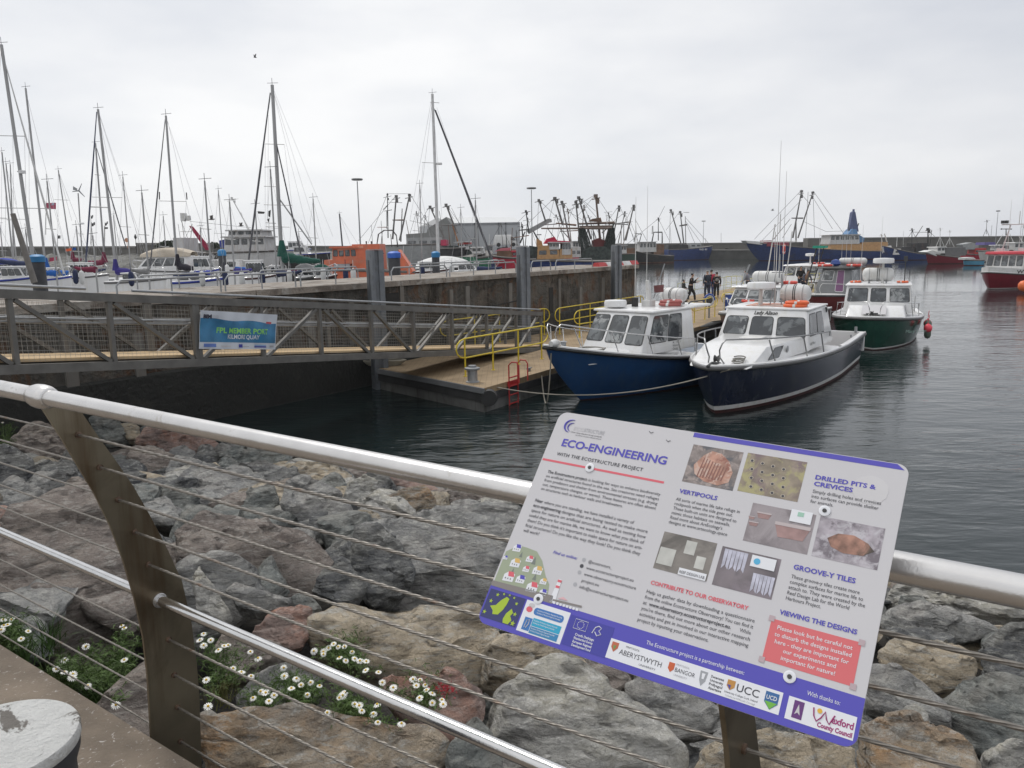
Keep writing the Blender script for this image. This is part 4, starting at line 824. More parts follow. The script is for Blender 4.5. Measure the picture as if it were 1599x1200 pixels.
for k in range(3): BT('Bord Iascaigh', .16, .87 - k * .035, bh * .03, grey_, .06)
for u, v, w, h, m_ in ((.045, .05, .16, .09, mat('banner_stripe_blue', (.12, .20, .50), .5)), (.48, .045, .06, .09, mat('banner_flag_blue', (.04, .05, .32), .5)), (.70, .05, .15, .035, mat('banner_flag_blue', (.04, .05, .32), .5)), (.70, .09, .15, .04, mat('banner_sky', (.25, .36, .55), .5)), (.26, .06, .13, .03, lgrey), (.55, .06, .08, .02, grey_), (.90, .06, .07, .05, grey_), (.86, .72, .07, .06, mat('banner_red', (.45, .06, .08), .5))):
    bpatch('printed_mark', lambda s, t: (u + s * w, v + t * h), m_, .005, 6, 2)

# ---------------- pontoon ----------------
PZ = .6
pon = empty('floating_pontoon', PA, 0, 'floating pontoon with tan deck and black fendered edge between pier wall and boats', 'pontoon'); OO = pon.location.copy()
def N_(a, b, z): return pont(a, b, z) - OO
PW = -5.0; PLn = 60
def slab(a, b, z0, z1, m_, nm, ins=0.):
    PW = -5.0 if a < 23 else -6.7
    sk = 1.35 if a == 0 else 0
    return MB().hexa([N_(a + ins + sk, PW + .3 * (sk > 0) + ins, z0), N_(b - ins, PW + ins, z0), N_(b - ins, -ins, z0), N_(a + ins, -ins, z0)], [N_(a + ins + sk, PW + .3 * (sk > 0) + ins, z1), N_(b - ins, PW + ins, z1), N_(b - ins, -ins, z1), N_(a + ins, -ins, z1)]).build(nm, m_, pon)
fl_m = mat('pontoon_float', (.13, .13, .125), .75, var=.25, vs=2, streak=(.06, .06, .05), stain=(.05, .05, .035), sts=2)
for s in range(5):
    a, b = s * 12, s * 12 + 11.96
    slab(a, b, -.35, .26, fl_m, 'float', .06); slab(a, b, .262, .45, mat('pontoon_beam', (.045, .045, .045), .6, var=.3), 'edge_fender', .0)
    d = slab(a, b, .452, PZ, decking, 'deck_board', .03)
MB().beam(N_(1.33, PW + .3, .535), N_(-.02, 0, .535), .04, .13).build('edge_plate', mat('grey_edge_plate', (.16, .165, .17), .6), pon)
def foot(px, py): v = onz(px, py, PZ); return v
def yrail(f0, f1, label, h=.98, mid=.48, n=3, m_=yellow, r=.021, loop=True, group='yellow tube guard rails on the pontoon'):
    A, B = foot(*f0), foot(*f1); L = (B - A).length; rz = math.atan2((B - A).y, (B - A).x)
    t = empty('guard_rail', A, rz, label, 'guard rail', group); o = .35 if loop else 0
    if loop:
        path = [(0, 0, h), (L, 0, h)] + [(L + o * math.sin(k * math.pi / 6), 0, (h + mid) / 2 + (h - mid) / 2 * math.cos(k * math.pi / 6)) for k in range(1, 6)] + [(L, 0, mid), (0, 0, mid)] + [(-o * math.sin(k * math.pi / 6), 0, (h + mid) / 2 - (h - mid) / 2 * math.cos(k * math.pi / 6)) for k in range(1, 6)]
        MB().tube(path, r, 8, closed=True).build('rail_loop', m_, t)
    else:
        MB().tube([(0, 0, h), (L, 0, h)], r, 8).build('top_rail', m_, t); MB().tube([(0, 0, mid), (L, 0, mid)], r, 8).build('mid_rail', m_, t)
    for k in range(n + 1):
        x = L * k / n; MB().tube([(x, 0, 0), (x, 0, h - .01)], r * 1.05, 8).lathe([(.06, 0), (.06, .012), (.02, .014)], 10, (x, 0, 0)).build('post', m_, t)
    return t
yrail((727, 588), (846, 561), 'nearest yellow rail with rounded ends beside the foot of the gangway', n=3)
yrail((874, 522), (1000, 496), 'yellow rail at the wall side behind the blue boat', n=3)
yrail((700, 548), (850, 523), 'yellow rail seen through the mesh on the far side of the gangway', n=4)
yrail((905, 527), (960, 517), 'short yellow rail next to the red lifebuoy', n=2)
yrail((1084, 504), (1116, 495), 'yellow rail in front of the hose reel post', n=2, h=.9)
yrail((1130, 488), (1166, 479), 'yellow rail in front of the blue power pedestal', n=2, h=.9)
yrail((1058, 470), (1150, 453), 'thin green yellow rail at the outer edge behind the walking people', n=4, loop=False, m_=mat('olive_yellow_paint', (.30, .32, .08), .5), r=.015, h=1.0)
yrail((1160, 462), (1240, 449), 'thin yellow rail behind the standing men and the white boat', n=4, loop=False, m_=mat('pale_yellow_paint', (.55, .50, .14), .5), r=.018, h=1.0)
cg = empty('yellow_cage', foot(1133, 464), math.atan2(PP.y, PP.x) - 1.0, 'tall yellow wire cage gate near the outer end of the pontoon', 'cage')
for k in range(4): MB().tube([(k * .33, 0, 0), (k * .33, 0, 1.25)], .014, 5).build('bar', mat('pale_yellow_paint', (.55, .50, .14), .5), cg)
for k in range(4): MB().tube([(0, 0, .2 + k * .35), (.99, 0, .2 + k * .35)], .012, 5).build('cross_bar', mat('pale_yellow_paint', (.55, .50, .14), .5), cg)
cg2 = copy_tree(cg); cg2.location = foot(1262, 458); cg2['label'] = 'yellow wire crate behind the navy boat roof'
# furniture of the pontoon
bo = empty('pontoon_bollard', foot(738, 597), 0, 'grey steel mooring bollard with a flat head at the near pontoon corner', 'bollard')
MB().lathe([(.17, 0), (.17, .02), (.125, .03), (.125, .30)], 20).build('post', galv, bo); MB().lathe([(.125, .30), (.19, .32), (.19, .36), (.11, .38), (.10, .42), (0, .42)], 20).build('head', mat('bollard_head_steel', (.22, .23, .24), .5, .4), bo)
ft = empty('fender_wheel', pont(.15, .02, .36), 0, 'black rubber corner roller on the near corner of the pontoon', 'fender')
MB().lathe([(.07, -.14), (.19, -.14), (.21, 0), (.19, .14), (.07, .14)], 18, M=Matrix.Rotation(math.pi / 2, 3, 'X')).build('roller', black, ft)
ld = empty('safety_ladder', foot(797, 597), math.atan2(PP.y, PP.x), 'red steel safety ladder on the pontoon edge', 'ladder')
for s in (0, .42):
    MB().tube([(s, -.25, 0), (s, -.25, .42), (s, -.19, .5), (s, -.05, .5), (s, .04, .42), (s, .04, -.6)], .017, 8).build('hoop', redp, ld)
for k in range(4): MB().tube([(0, .04, .1 - k * .22), (.42, .04, .1 - k * .22)], .018, 6).build('rung', redp, ld)
MB().box((.21, .06, -.05), (.46, .02, .12)).build('plate', redp, ld)
for px, py, lab in ((826, 580, 'small mooring cleat on the pontoon edge right of the red ladder'), (1046, 512, 'small mooring cleat by the blue boat stern')):
    c = empty('mooring_cleat', foot(px, py), math.atan2(PP.y, PP.x), lab, 'cleat', 'cleats along the pontoon edge'); MB().tube([(-.13, 0, .08), (.13, 0, .08)], .02, 6).build('horn', galv, c); MB().box((0, 0, .035), (.1, .05, .07)).build('base', galv, c)
def lifering(loc, rot, label, R=.30, r=.055, name='lifebuoy', m_=None, parent=None, half=False):
    t = bpy.data.objects.new(name, None); COL.objects.link(t); t.location = loc; t.rotation_euler = rot; t.empty_display_size = .1; tag(t, label, 'lifebuoy')
    MB().tube([(R * math.cos(k * math.pi / 12), R * math.sin(k * math.pi / 12), 0) for k in range(24)], r, 10, closed=True).build('ring', m_ or mat('lifebuoy_red', (.62, .07, .05), .5), t)
    for k in range(4):
        a = math.pi / 4 + k * math.pi / 2
        MB().tube([(R * math.cos(a + e), R * math.sin(a + e), 0) for e in (-.12, 0, .12)], r * 1.06, 10).build('band', whited, t)
    return t
lifering(foot(917, 505) + ZZ * .62, (math.pi / 2, 0, .3), 'red lifebuoy on a stand beside the short yellow rail', R=.26)
stn = empty('lifebuoy_stand', foot(917, 506), .3, 'slim post carrying the red lifebuoy on the pontoon', 'stand'); MB().tube([(0, .09, 0), (0, .09, .9)], .03, 8).box((0, .09, .62), (.3, .04, .06)).build('post', galv, stn)
ped = empty('power_pedestal', foot(1137, 488), .5, 'blue service pedestal between yellow rails on the pontoon', 'pedestal'); MB().box((0, 0, .42), (.26, .2, .84)).build('cabinet', bluep, ped); MB().box((0, 0, .87), (.28, .22, .06)).build('lid', whited, ped)
hr = empty('hose_reel', foot(1107, 497), .4, 'blue and white hose reel on a grey post', 'hose reel'); MB().tube([(0, 0, 0), (0, 0, .62)], .04, 8).build('post', galv, hr)
MB().tube([(.22 * math.cos(k * .5236), 0, .78 + .22 * math.sin(k * .5236)) for k in range(12)], .04, 8, closed=True).build('hose', mat('coiled_hose', (.55, .57, .6), .5), hr); MB().tube([(.27 * math.cos(k * .5236), 0, .78 + .27 * math.sin(k * .5236)) for k in range(0, 9)], .05, 8).build('rim', bluep, hr); MB().lathe([(.13, -.06), (.13, .06)], 12, (0, 0, .78), Matrix.Rotation(math.pi / 2, 3, 'X')).build('hub', dark, hr)
mb = MB()
for k in range(7): mb.tube([(.5 * math.cos(t * .4) * (1 + .1 * k) + .15 * k, .16 * math.sin(t * .4) * (1 + .12 * k), .025 + .02 * k) for t in range(17)], .022, 5)
o = mb.build('coiled_rope', dark); o.location = foot(1108, 510); o.rotation_euler = (0, 0, .6); tag(o, 'dark coiled hose lying on the pontoon near the maroon bow', 'rope')
mb = MB()
for k in range(5): mb.tube([(.45 * math.cos(t * .4) * (1 + .1 * k), .2 * math.sin(t * .4), .025 + .03 * k) for t in range(17)], .025, 5)
o = mb.build('coiled_rope', mat('pale_rope', (.3, .28, .23), .8)); o.location = foot(600, 571); tag(o, 'pale coiled rope under the gangway at the left pontoon end', 'rope')
bx = empty('bench_box', foot(1066, 468), .6, 'low dark box beside the outer pontoon rail', 'box'); MB().box((0, 0, .2), (.7, .4, .4)).build('box', dark, bx); MB().box((0, 0, .42), (.74, .44, .04)).build('lid', galv, bx)

# steel guide piles
pilem = mat('steel_sheet_pile', (.165, .18, .20), .55, .35, var=.2, vs=2.5, streak=(.24, .255, .27), stain=(.09, .09, .09), sts=3)
for x, y, w, lab in ((-3.72, 22.0, .39, 'nearest and widest steel guide pile left of centre'), (.46, 27.4, .35, 'middle steel guide pile marked with a small sign'), (4.57, 34.2, .34, 'farthest steel guide pile at the end of the pier wall')):
    t = empty('steel_pile', (x, y, 0), math.atan2(WD.y, WD.x) - .5, lab, 'pile', 'steel guide piles of the pontoon')
    k = w / 2; prof = [(-k, -k), (-k * .3, -k * .9), (-k * .3, -k * .62), (k * .3, -k * .62), (k * .3, -k * .9), (k, -k), (k, k), (-k, k)]
    MB().prism([(a, b, -3) for a, b in prof], (0, 0, 3 + 3.86)).build('column', pilem, t)
    MB().box((-k * .98, 0, 2.0), (.05, w * .5, 3.2)).build('flange', mat('dull_pile_edge', (.10, .11, .12), .6, .3), t)
    MB().box((0, 0, 3.875), (w * .9, w * .9, .02)).build('top_plate', galv, t)
    MB().box((0, -k - .02, 1.05), (w * 1.3, .06, .12)).build('guide_bracket', dark, t)
def guyrope(name, A, B, r, sag, m_, label, cat='rope', n=24):
    A, B = Vector(A), Vector(B); o = MB().tube([A.lerp(B, t / n) - ZZ * sag * 4 * (t / n) * (1 - t / n) - A for t in range(n + 1)], r, 5).build(name, m_); o.location = A
    return tag(o, label, cat)
# ---------------- small cabin boats ----------------
chrome = mat('polished_rail', (.55, .55, .55), .25, .9, var=.05)
antif = mat('antifouling_red', (.05, .013, .012), .7, var=.3)
strake_m = mat('grey_rubbing_strake', (.10, .10, .10), .6, var=.2)
def sheer_z(t, zb, zs): return zs + (zb - zs) * t ** 2.0
def half_b(t, B, full, stern=.9):
    u = max(0, (t - .3) / .7); f = max(0., 1 - u ** full) ** .75
    return B / 2 * f * (stern + (1 - stern) * min(1, t / .35))
def hull(root, L, B, zb, zs, hm, rake=1.0, full=2.4, flare=.6, boot=whited, boot_h=.10, cockpit=0., keel=-.4, strake=strake_m, sr=.045, deck=white, cock_m=None, stern=.9, transom=True, n=28, bul=.0, cz=.35):
    lv = [keel, boot_h * .45, boot_h, .25, .5, .75, 1.0]
    def P(t, k, side):
        zsr = sheer_z(t, zb, zs)
        z = lv[k] if k < 3 else boot_h + (zsr - boot_h) * lv[k]
        zf = min(1, max(0, (z - keel) / (zb - keel))); X = L - rake * (1 - zf) ** 1.4
        fl = .16 + flare * t ** 2.5; w = 1 - fl * (1 - min(1, (z - keel) / (zsr - keel))) ** 1.5
        return Vector((t * X, side * half_b(t, B, full, stern) * w, z))
    def rows(k0, k1, side): return [[P(1 - (1 - i / n) ** 1.5, k, side) for k in range(k0, k1 + 1)] for i in range(n + 1)]
    for nm, k0, k1, m_ in (('antifouling', 0, 1, antif), ('boot_stripe', 1, 2, boot), ('hull', 2, 6, hm)):
        mb = MB(); mb.grid(rows(k0, k1, 1)); mb.grid(rows(k0, k1, -1))
        if transom: mb.grid([[P(0, k, s) for k in range(k0, k1 + 1)] for s in (1, -1)], False)
        mb.build(nm, m_, root)
    S = lambda t, side, ins=0., dz=0.: Vector((t * (L) - (ins if t > .97 else 0), side * max(0, half_b(t, B, full, stern) - ins), sheer_z(t, zb, zs) + dz))
    tt = [1 - (1 - i / n) ** 1.5 for i in range(n + 1)]
    path = [S(t, 1) for t in tt] + [S(t, -1) for t in tt[::-1][1:]]
    MB().tube([p + Vector((0, 0, -.06)) for p in path], sr, 8).build('rubbing_strake', strake, root)
    MB().tube([p + Vector((0, 0, .0)) for p in path], .03, 6).build('gunwale', deck, root)
    td = cockpit
    mb = MB(); mb.grid([[S(t, s, .02, -.015 + .05 * (1 - s * s)) if abs(s) < 1 else S(t, s, .02, -.015) for s in (-1, -.5, 0, .5, 1)] for t in [td] + [x for x in tt if x > td]])
    for row_i in range(len(mb.v)): pass
    # deck spans the full breadth
    mb = MB(); rr = []
    for t in [td] + [x for x in tt if x > td]:
        a, b = S(t, 1, .02, -.015), S(t, -1, .02, -.015); rr.append([a.lerp(b, q / 6) + Vector((0, 0, .05 * (1 - (q / 3 - 1) ** 2) * (1 if t < .98 else 0))) for q in range(7)])
    mb.grid(rr).build('deck', deck, root)
    if td > 0:
        cm = cock_m or deck; ti = [x for x in tt if x < td] + [td]; w = .13
        for s in (1, -1):
            MB().grid([[S(t, s, 0, .012), S(t, s, w, .012), S(t, s, w, cz - sheer_z(t, zb, zs))] for t in ti], False).build('bulwark', deck, root)
        MB().grid([[S(t, 1, w, cz - sheer_z(t, zb, zs)), S(t, -1, w, cz - sheer_z(t, zb, zs))] for t in ti], False).build('cockpit_floor', cm, root)
        a, b = S(0, 1), S(0, -1); MB().hexa([Vector((0, a.y, cz)), Vector((w, a.y, cz)), Vector((w, b.y, cz)), Vector((0, b.y, cz))], [Vector((0, a.y, a.z + .01)), Vector((w, a.y, a.z + .01)), Vector((w, b.y, b.z + .01)), Vector((0, b.y, b.z + .01))]).build('transom', deck, root)
        a, b = S(td, 1, w), S(td, -1, w); MB().poly([Vector((a.x, a.y, cz)), Vector((a.x, a.y, a.z)), Vector((b.x, b.y, b.z)), Vector((b.x, b.y, cz))]).build('bulkhead', deck, root)
    return S
def window(root, q, u0, v0, u1, v1, r=.05, m_=None, fr=.022, frame=black, name='window', off=.004):
    """rounded pane in the plane of quad q = (bottom left, bottom right, top right, top left) seen from outside"""
    q = [Vector(v) for v in q]
    def at(u, v): return q[0].lerp(q[1], u).lerp(q[3].lerp(q[2], u), v)
    nrm = (q[1] - q[0]).cross(q[3] - q[0]).normalized(); W_, H_ = (q[1] - q[0]).length, (q[3] - q[0]).length
    def rr(e, o):
        pts = []; ru, rv = (r + e) / W_, (r + e) / H_; eu, ev = e / W_, e / H_
        for cx, cy, a0_ in ((u1 + eu - ru, v1 + ev - rv, 0), (u0 - eu + ru, v1 + ev - rv, 90), (u0 - eu + ru, v0 - ev + rv, 180), (u1 + eu - ru, v0 - ev + rv, 270)):
            for k in range(5):
                a = math.radians(a0_ + 22.5 * k); pts.append(at(cx + ru * math.cos(a), cy + rv * math.sin(a)) + nrm * o)
        return pts
    g = MB().prism(rr(0, off), nrm * .006).build(name, m_ or glass, root)
    MB().prism(rr(fr, off - .003), nrm * .006).build('frame', frame, g)
    return g
def face_m(q, u, v, off=.012):
    q = [Vector(k) for k in q]; X = (q[1] - q[0]).normalized(); Z = X.cross(q[3] - q[0]).normalized(); Y = Z.cross(X); o = q[0].lerp(q[1], u).lerp(q[3].lerp(q[2], u), v) + Z * off
    return Matrix(((X.x, Y.x, Z.x, o.x), (X.y, Y.y, Z.y, o.y), (X.z, Y.z, Z.z, o.z), (0, 0, 0, 1)))
def house(root, x0, x1, wb, wt, z0, z1, rf=.3, rb=0., roof=None, over=.12, rm=None, name='wheelhouse', m_=None, bev=.05, fb=0.):
    """x0 aft, x1 forward; rf = rake of the front, returns face quads (front, port, starboard, back)"""
    m_ = m_ or white
    b = [Vector((x0, -wb, z0)), Vector((x1, -wb + fb, z0)), Vector((x1, wb - fb, z0)), Vector((x0, wb, z0))]
    t = [Vector((x0 + rb, -wt, z1)), Vector((x1 - rf, -wt + fb * .6, z1)), Vector((x1 - rf, wt - fb * .6, z1)), Vector((x0 + rb, wt, z1))]
    MB().hexa(b, t).build(name, m_, root, bevel=bev)
    if roof:
        MB().hexa([Vector((x0 - over * 2, -wt - over * .5, z1 - .01)), Vector((x1 - rf + over, -wt - over * .5, z1 - .01)), Vector((x1 - rf + over, wt + over * .5, z1 - .01)), Vector((x0 - over * 2, wt + over * .5, z1 - .01))],
                  [Vector((x0 - over * 2, -wt - over * .3, z1 + roof)), Vector((x1 - rf + over * .7, -wt - over * .3, z1 + roof)), Vector((x1 - rf + over * .7, wt + over * .3, z1 + roof)), Vector((x0 - over * 2, wt + over * .3, z1 + roof))]).build('roof', rm or m_, root, bevel=min(.03, roof * .4))
    return dict(front=(b[1], b[2], t[2], t[1]), port=(b[2], b[3], t[3], t[2]), star=(b[0], b[1], t[1], t[0]), back=(b[3], b[0], t[0], t[3]))
def bowrail(root, S, L, h=.5, t0=.42, t1=.97, ins=.14, posts=(.5, .66, .82), r=.016, hoop=True, m_=None, gap=True):
    for s in (1, -1):
        pts = [S(t0, s, ins, .02)] if not hoop else [S(t0, s, ins, .02 + h * .6)]
        N_ = 14
        for k in range(N_ + 1):
            t = t0 + (t1 - t0) * k / N_; pts.append(S(t, s, ins, h * (.85 + .15 * k / N_)))
        e = S(t1, s, ins, 0); 
        pts += [e + Vector((.10, -s * .05, h * .85)), e + Vector((.12, -s * .10, h * .6)), e + Vector((.02, -s * .12, h * .3)), e + Vector((-.1, -s * .06, .02))]
        MB().tube(pts, r, 7).build('bow_rail', m_ or chrome, root)
        for t in posts: MB().tube([S(t - .02, s, ins - .03, .0), S(t, s, ins, h * .9)], r, 6).build('stanchion', m_ or chrome, root)
def liferaft(loc, rz, label, L=.95, r=.27, ch=1.):
    t = empty('life_raft_canister', loc, rz, label, 'life raft')
    R = Matrix.Rotation(math.pi / 2, 3, 'Y')
    MB().lathe([(0, -L / 2 - .02), (r * .6, -L / 2), (r * .93, -L / 2 + .07), (r, -L / 2 + .16), (r, L / 2 - .16), (r * .93, L / 2 - .07), (r * .6, L / 2), (0, L / 2 + .02)], 20, (0, 0, r + .06), R).build('canister', whited, t)
    for x in (-.28, -.02, .04, .30): MB().lathe([(r, -.014), (r + .005, -.012), (r + .005, .012), (r, .014)], 20, (x * L, 0, r + .06), R).build('strap', dark if abs(x) < .1 else mat('grey_strap', (.34, .34, .34), .6), t)
    MB().tube([(-L * .45, -r * .93, r + .06), (L * .45, -r * .93, r + .06)], .012, 5).tube([(-L * .45, r * .93, r + .06), (L * .45, r * .93, r + .06)], .012, 5).build('seam', whited, t)
    MB().box((-L * .28, 0, .04), (.06, r * 1.7, .08)).box((L * .28, 0, .04), (.06, r * 1.7, .08)).build('cradle', galv, t)
    return t
def radar(root, x, y, z, h=.5, w=.3, tall=.14):
    MB().tube([(x, y, z), (x, y, z + h)], [.06, .045], 10).build('radar_post', whited, root)
    MB().lathe([(w * .7, 0), (w, .02), (w, tall * .75), (w * .93, tall), (0, tall + .02)], 24, (x, y, z + h)).build('radar_dome', white, root)
def antenna(root, x, y, z, h, r=.008, lean=(0, 0)): MB().tube([(x, y, z), (x + lean[0] * h * .5, y + lean[1] * h * .5, z + h * .5), (x + lean[0] * h, y + lean[1] * h, z + h)], [r, r * .8, r * .4], 5).build('antenna', whited, root)
def wpt(root, p):
    c, s = math.cos(root.rotation_euler.z), math.sin(root.rotation_euler.z); return root.location + Vector((c * p[0] - s * p[1], s * p[0] + c * p[1], p[2]))
def boat_at(name, tip, ang, L, label, cat='boat'):
    """tip: plan position of the stem head, ang: axis angle from +Y towards +X (deg) pointing from bow to stern"""
    a = math.radians(ang); ax = Vector((math.sin(a), math.cos(a), 0)); o = Vector((tip[0], tip[1], 0)) + ax * L
    h = -ax; return empty(name, o, math.atan2(h.y, h.x), label, cat)

# --- navy boat, nearest ---
nb = boat_at('motor_boat', (4.42, 17.45), 33.5, 10.65, 'white cabin boat with dark navy hull and white waterline stripe, nearest and centre right', 'boat')
navy_h = mat('navy_gelcoat', (.012, .017, .038), .24, var=.2, vs=1.5, coat=.25, stain=(.035, .04, .055), sts=1.6, streak=(.05, .055, .065))
Sn = hull(nb, 10.65, 3.25, 1.18, .95, navy_h, rake=.75, full=3.2, flare=.38, cockpit=.40, cock_m=mat('brown_cockpit', (.07, .05, .045), .7), boot_h=.19, sr=.055)
f = house(nb, 6.35, 10.1, 1.22, 1.08, 1.06, 1.46, rf=1.25, name='trunk_cabin', bev=.07, fb=.5)
f2 = house(nb, 4.2, 6.75, 1.34, 1.12, 1.10, 2.12, rf=.5, rb=.0, roof=.04, over=.02, bev=.07, fb=.10)
fr = f2['front']
window(nb, fr, .05, .36, .30, .80, .07, glassl); window(nb, fr, .355, .34, .60, .80, .07, glass); window(nb, fr, .66, .32, .965, .80, .07, glass)
sd = f2['port']; window(nb, sd, .07, .36, .36, .88, .06); window(nb, sd, .40, .36, .66, .88, .05)
sd = f2['star']; window(nb, sd, .34, .36, .60, .88, .05); window(nb, sd, .64, .36, .93, .88, .06)
window(nb, f['port'], .24, .22, .42, .80, .03); pt = f['port']
MB().lathe([(0, 0), (.075, .0), (.09, .01), (.075, .02), (0, .012)], 16, pt[0].lerp(pt[1], .53).lerp(pt[3].lerp(pt[2], .53), .55) + Vector((0, .012, .0)), Matrix.Rotation(-math.pi / 2, 3, 'X')).build('porthole', galv, nb)
MB().box((5.95, 0, 1.0), (.05, .05, .05)).build('bracket', galv, nb)
MB().box((7.4, 0, 1.48), (.62, .55, .05)).build('hatch', whited, nb, bevel=.015)
roofo = MB().box((5.25, -.05, 2.168), (1.1, 1.3, .006)).build('roof_patch', mat('faded_orange_paint', (.50, .19, .12), .7, stain=(.6, .55, .5), sts=3, stp=(.48, .56)), nb)
bowrail(nb, Sn, 10.65, .58, .50, .965, .15, (.58, .70, .85), .018, m_=mat('dull_rail', (.30, .30, .30), .35, .8))
MB().tube([(10.2, .10, 1.18), (10.45, .0, 1.22), (10.75, 0, 1.18)], .035, 8).lathe([(.09, -.05), (.05, 0), (.09, .05)], 12, (10.15, .0, 1.28), Matrix.Rotation(math.pi / 2, 3, 'X')).build('anchor_roller', dark, nb)
MB().tube([(9.8 + .22 * math.cos(t * .5), .36 + .12 * math.sin(t * .5) + .02 * t * .1, 1.17 + .004 * t) for t in range(36)], .016, 5).build('coiled_line', mat('grey_rope', (.22, .21, .19), .8), nb)
radar(nb, 5.35, -.42, 2.17, .44, .38, .18)
for x, y, h in ((5.0, -.12, 4.5), (4.85, .02, 3.7)): antenna(nb, x, y, 2.1, h, .013)
mb = MB()
for y in (-.22, .1): mb.tube([(5.15, y, 2.1), (4.95, (y - .06) * .5, 3.0)], .016, 6)
for y in (-.22, .1): mb.tube([(4.7, y, 2.1), (4.95, (y - .06) * .5, 3.0)], .016, 6)
mb.tube([(4.95, -.04, 2.9), (4.95, -.04, 3.55)], .018, 6).tube([(4.95, -.25, 3.05), (4.95, .2, 3.05)], .014, 6).build('aerial_frame', galv, nb)
MB().tube([(5.97, -.86, 1.74), (5.93, -.62, 2.05)], .012, 5).tube([(5.99, -.98, 1.68), (5.95, -.8, 1.9)], .012, 4).build('wiper', black, nb)
MB().box((4.42, 1.10, 2.0), (.12, .12, .14)).build('side_lamp', black, nb)
for y0, y1 in ((.25, .75), (.35, .72)): pass
MB().tube([(5.9, .2, 2.09), (5.88, .75, 2.09)], .012, 5).tube([(4.2, .82, 2.13), (5.7, .82, 2.13)], .014, 5).tube([(4.2, -.82, 2.13), (5.7, -.82, 2.13)], .014, 5).build('grab_rail', dark, nb)
MB().tube([(.12, 1.2, .93), (.12, 1.2, 1.12)], .045, 8).build('bollard_post', galv, nb)
MB().tube([(1.6, 1.33, .93), (1.6, 1.33, 1.02)], .03, 8).build('bollard_post', galv, nb)
MB().tube([(4.15, 1.05, 1.25), (4.05, 1.08, 1.5), (3.95, 1.1, 1.48), (3.92, 1.1, 1.2)], .014, 6).build('grab_handle', chrome, nb)
text('lettering', 'Lady Alison', .15, black, nb, face_m(fr, .36, .86), .62, bold=.004, shear=.25)
text('lettering', 'Lady Alison', .10, dark, nb, face_m(f2['port'], .06, .14), .5, shear=.25)
liferaft(wpt(nb, (4.95, .42, 2.16)), nb.rotation_euler.z + math.pi / 2, 'white life raft canister strapped on the roof of the navy boat', .78, .25)
for k in range(2): lifering(wpt(nb, (5.72 - .05 * k, .62 + .03 * k, 2.20 + .075 * k)), (0, 0, .3), 'orange lifebuoy, %s of the two stacked on the navy boat roof' % ('lower' if k == 0 else 'upper'), .27, .045, m_=mat('lifebuoy_orange', (.70, .12, .03), .5))
mb = MB().tube([(3.0, .6, .42), (2.6, .75, .5), (2.4, .5, .45)], .09, 8).build('fish_bag', mat('maroon_cloth', (.22, .03, .04), .8), nb)
MB().box((2.2, .4, .5), (.5, .4, .3)).build('engine_box', whited, nb, bevel=.02)

# --- blue boat ---
bb = boat_at('motor_boat', (.80, 18.7), 43, 8.2, 'white cabin boat with bright blue hull and high raked bow moored by the pontoon', 'boat')
blue_h = mat('blue_gelcoat', (.016, .062, .17), .28, var=.12, vs=1.2, coat=.2, stain=(.025, .095, .25), sts=.9, streak=(.03, .075, .16))
Sb = hull(bb, 8.2, 2.9, 1.56, .74, blue_h, rake=1.9, full=2.3, flare=.62, cockpit=.33, boot=antif, boot_h=.03, sr=.04, strake=mat('black_strake', (.03, .03, .03), .5), deck=white, cock_m=mat('pale_blue_deck', (.16, .24, .36), .6))
f = house(bb, 3.0, 5.6, 1.10, .94, 1.05, 2.13, rf=.62, rb=-.0, roof=.05, over=.04, bev=.08, fb=.12)
fr = f['front']; window(bb, fr, .03, .30, .30, .90, .06, glassl); window(bb, fr, .36, .28, .64, .90, .06, glassl); window(bb, fr, .70, .26, .97, .90, .06, glass)
window(bb, f['port'], .10, .28, .42, .90, .06, glassl); window(bb, f['port'], .45, .28, .72, .90, .05, glass); window(bb, f['star'], .35, .28, .9, .9, .06)
MB().hexa([(2.0, -.95, 2.125), (3.0, -.95, 2.125), (3.0, .95, 2.125), (2.0, .95, 2.125)], [(1.95, -.93, 2.19), (3.05, -.93, 2.19), (3.05, .93, 2.19), (1.95, .93, 2.19)]).build('roof_overhang', white, bb, bevel=.02)
house(bb, 5.2, 7.2, .95, .60, 1.0, 1.2, rf=.7, name='foredeck_box', bev=.05, fb=.35)
bowrail(bb, Sb, 8.2, .55, .42, .955, .13, (.52, .66, .80, .92), .014, m_=chrome, hoop=False)
radar(bb, 4.55, -.55, 2.18, .02, .31, .19)
MB().tube([(3.6, -.1, 2.18), (3.6, -.1, 2.5), (3.65, -.12, 2.9)], [.085, .07, .05], 8).box((3.6, -.1, 2.2), (.3, .26, .3)).build('mast_stub', whited, bb, bevel=0)
for x, y, h, r in ((3.75, -.45, 3.0, .012), (3.4, -.3, 3.3, .010)): antenna(bb, x, y, 2.18, h, r)
MB().tube([(3.5, .0, 2.4), (3.4, .28, 3.35)], .016, 6).build('stay_pole', galv, bb)
MB().box((3.9, -.35, 2.3), (.12, .14, .26)).build('horn', black, bb)
MB().poly([(3.5, .0, 2.75), (3.45, .3, 2.78), (3.47, .3, 2.58), (3.5, .02, 2.55)]).build('pennant', mat('dull_red_cloth', (.13, .05, .05), .8), bb)
liferaft(wpt(bb, (2.6, .1, 2.19)), bb.rotation_euler.z + math.pi / 2 - .2, 'white life raft canister on the roof of the blue boat', .85, .2)
for k in range(2): lifering(wpt(bb, (3.35 - .05 * k, .45, 2.24 + .07 * k)), (0, 0, .3), 'faded red lifebuoy, %s of the pair on the blue boat roof' % ('lower' if k == 0 else 'upper'), .28, .045, m_=mat('faded_lifebuoy_red', (.34, .09, .08), .6))
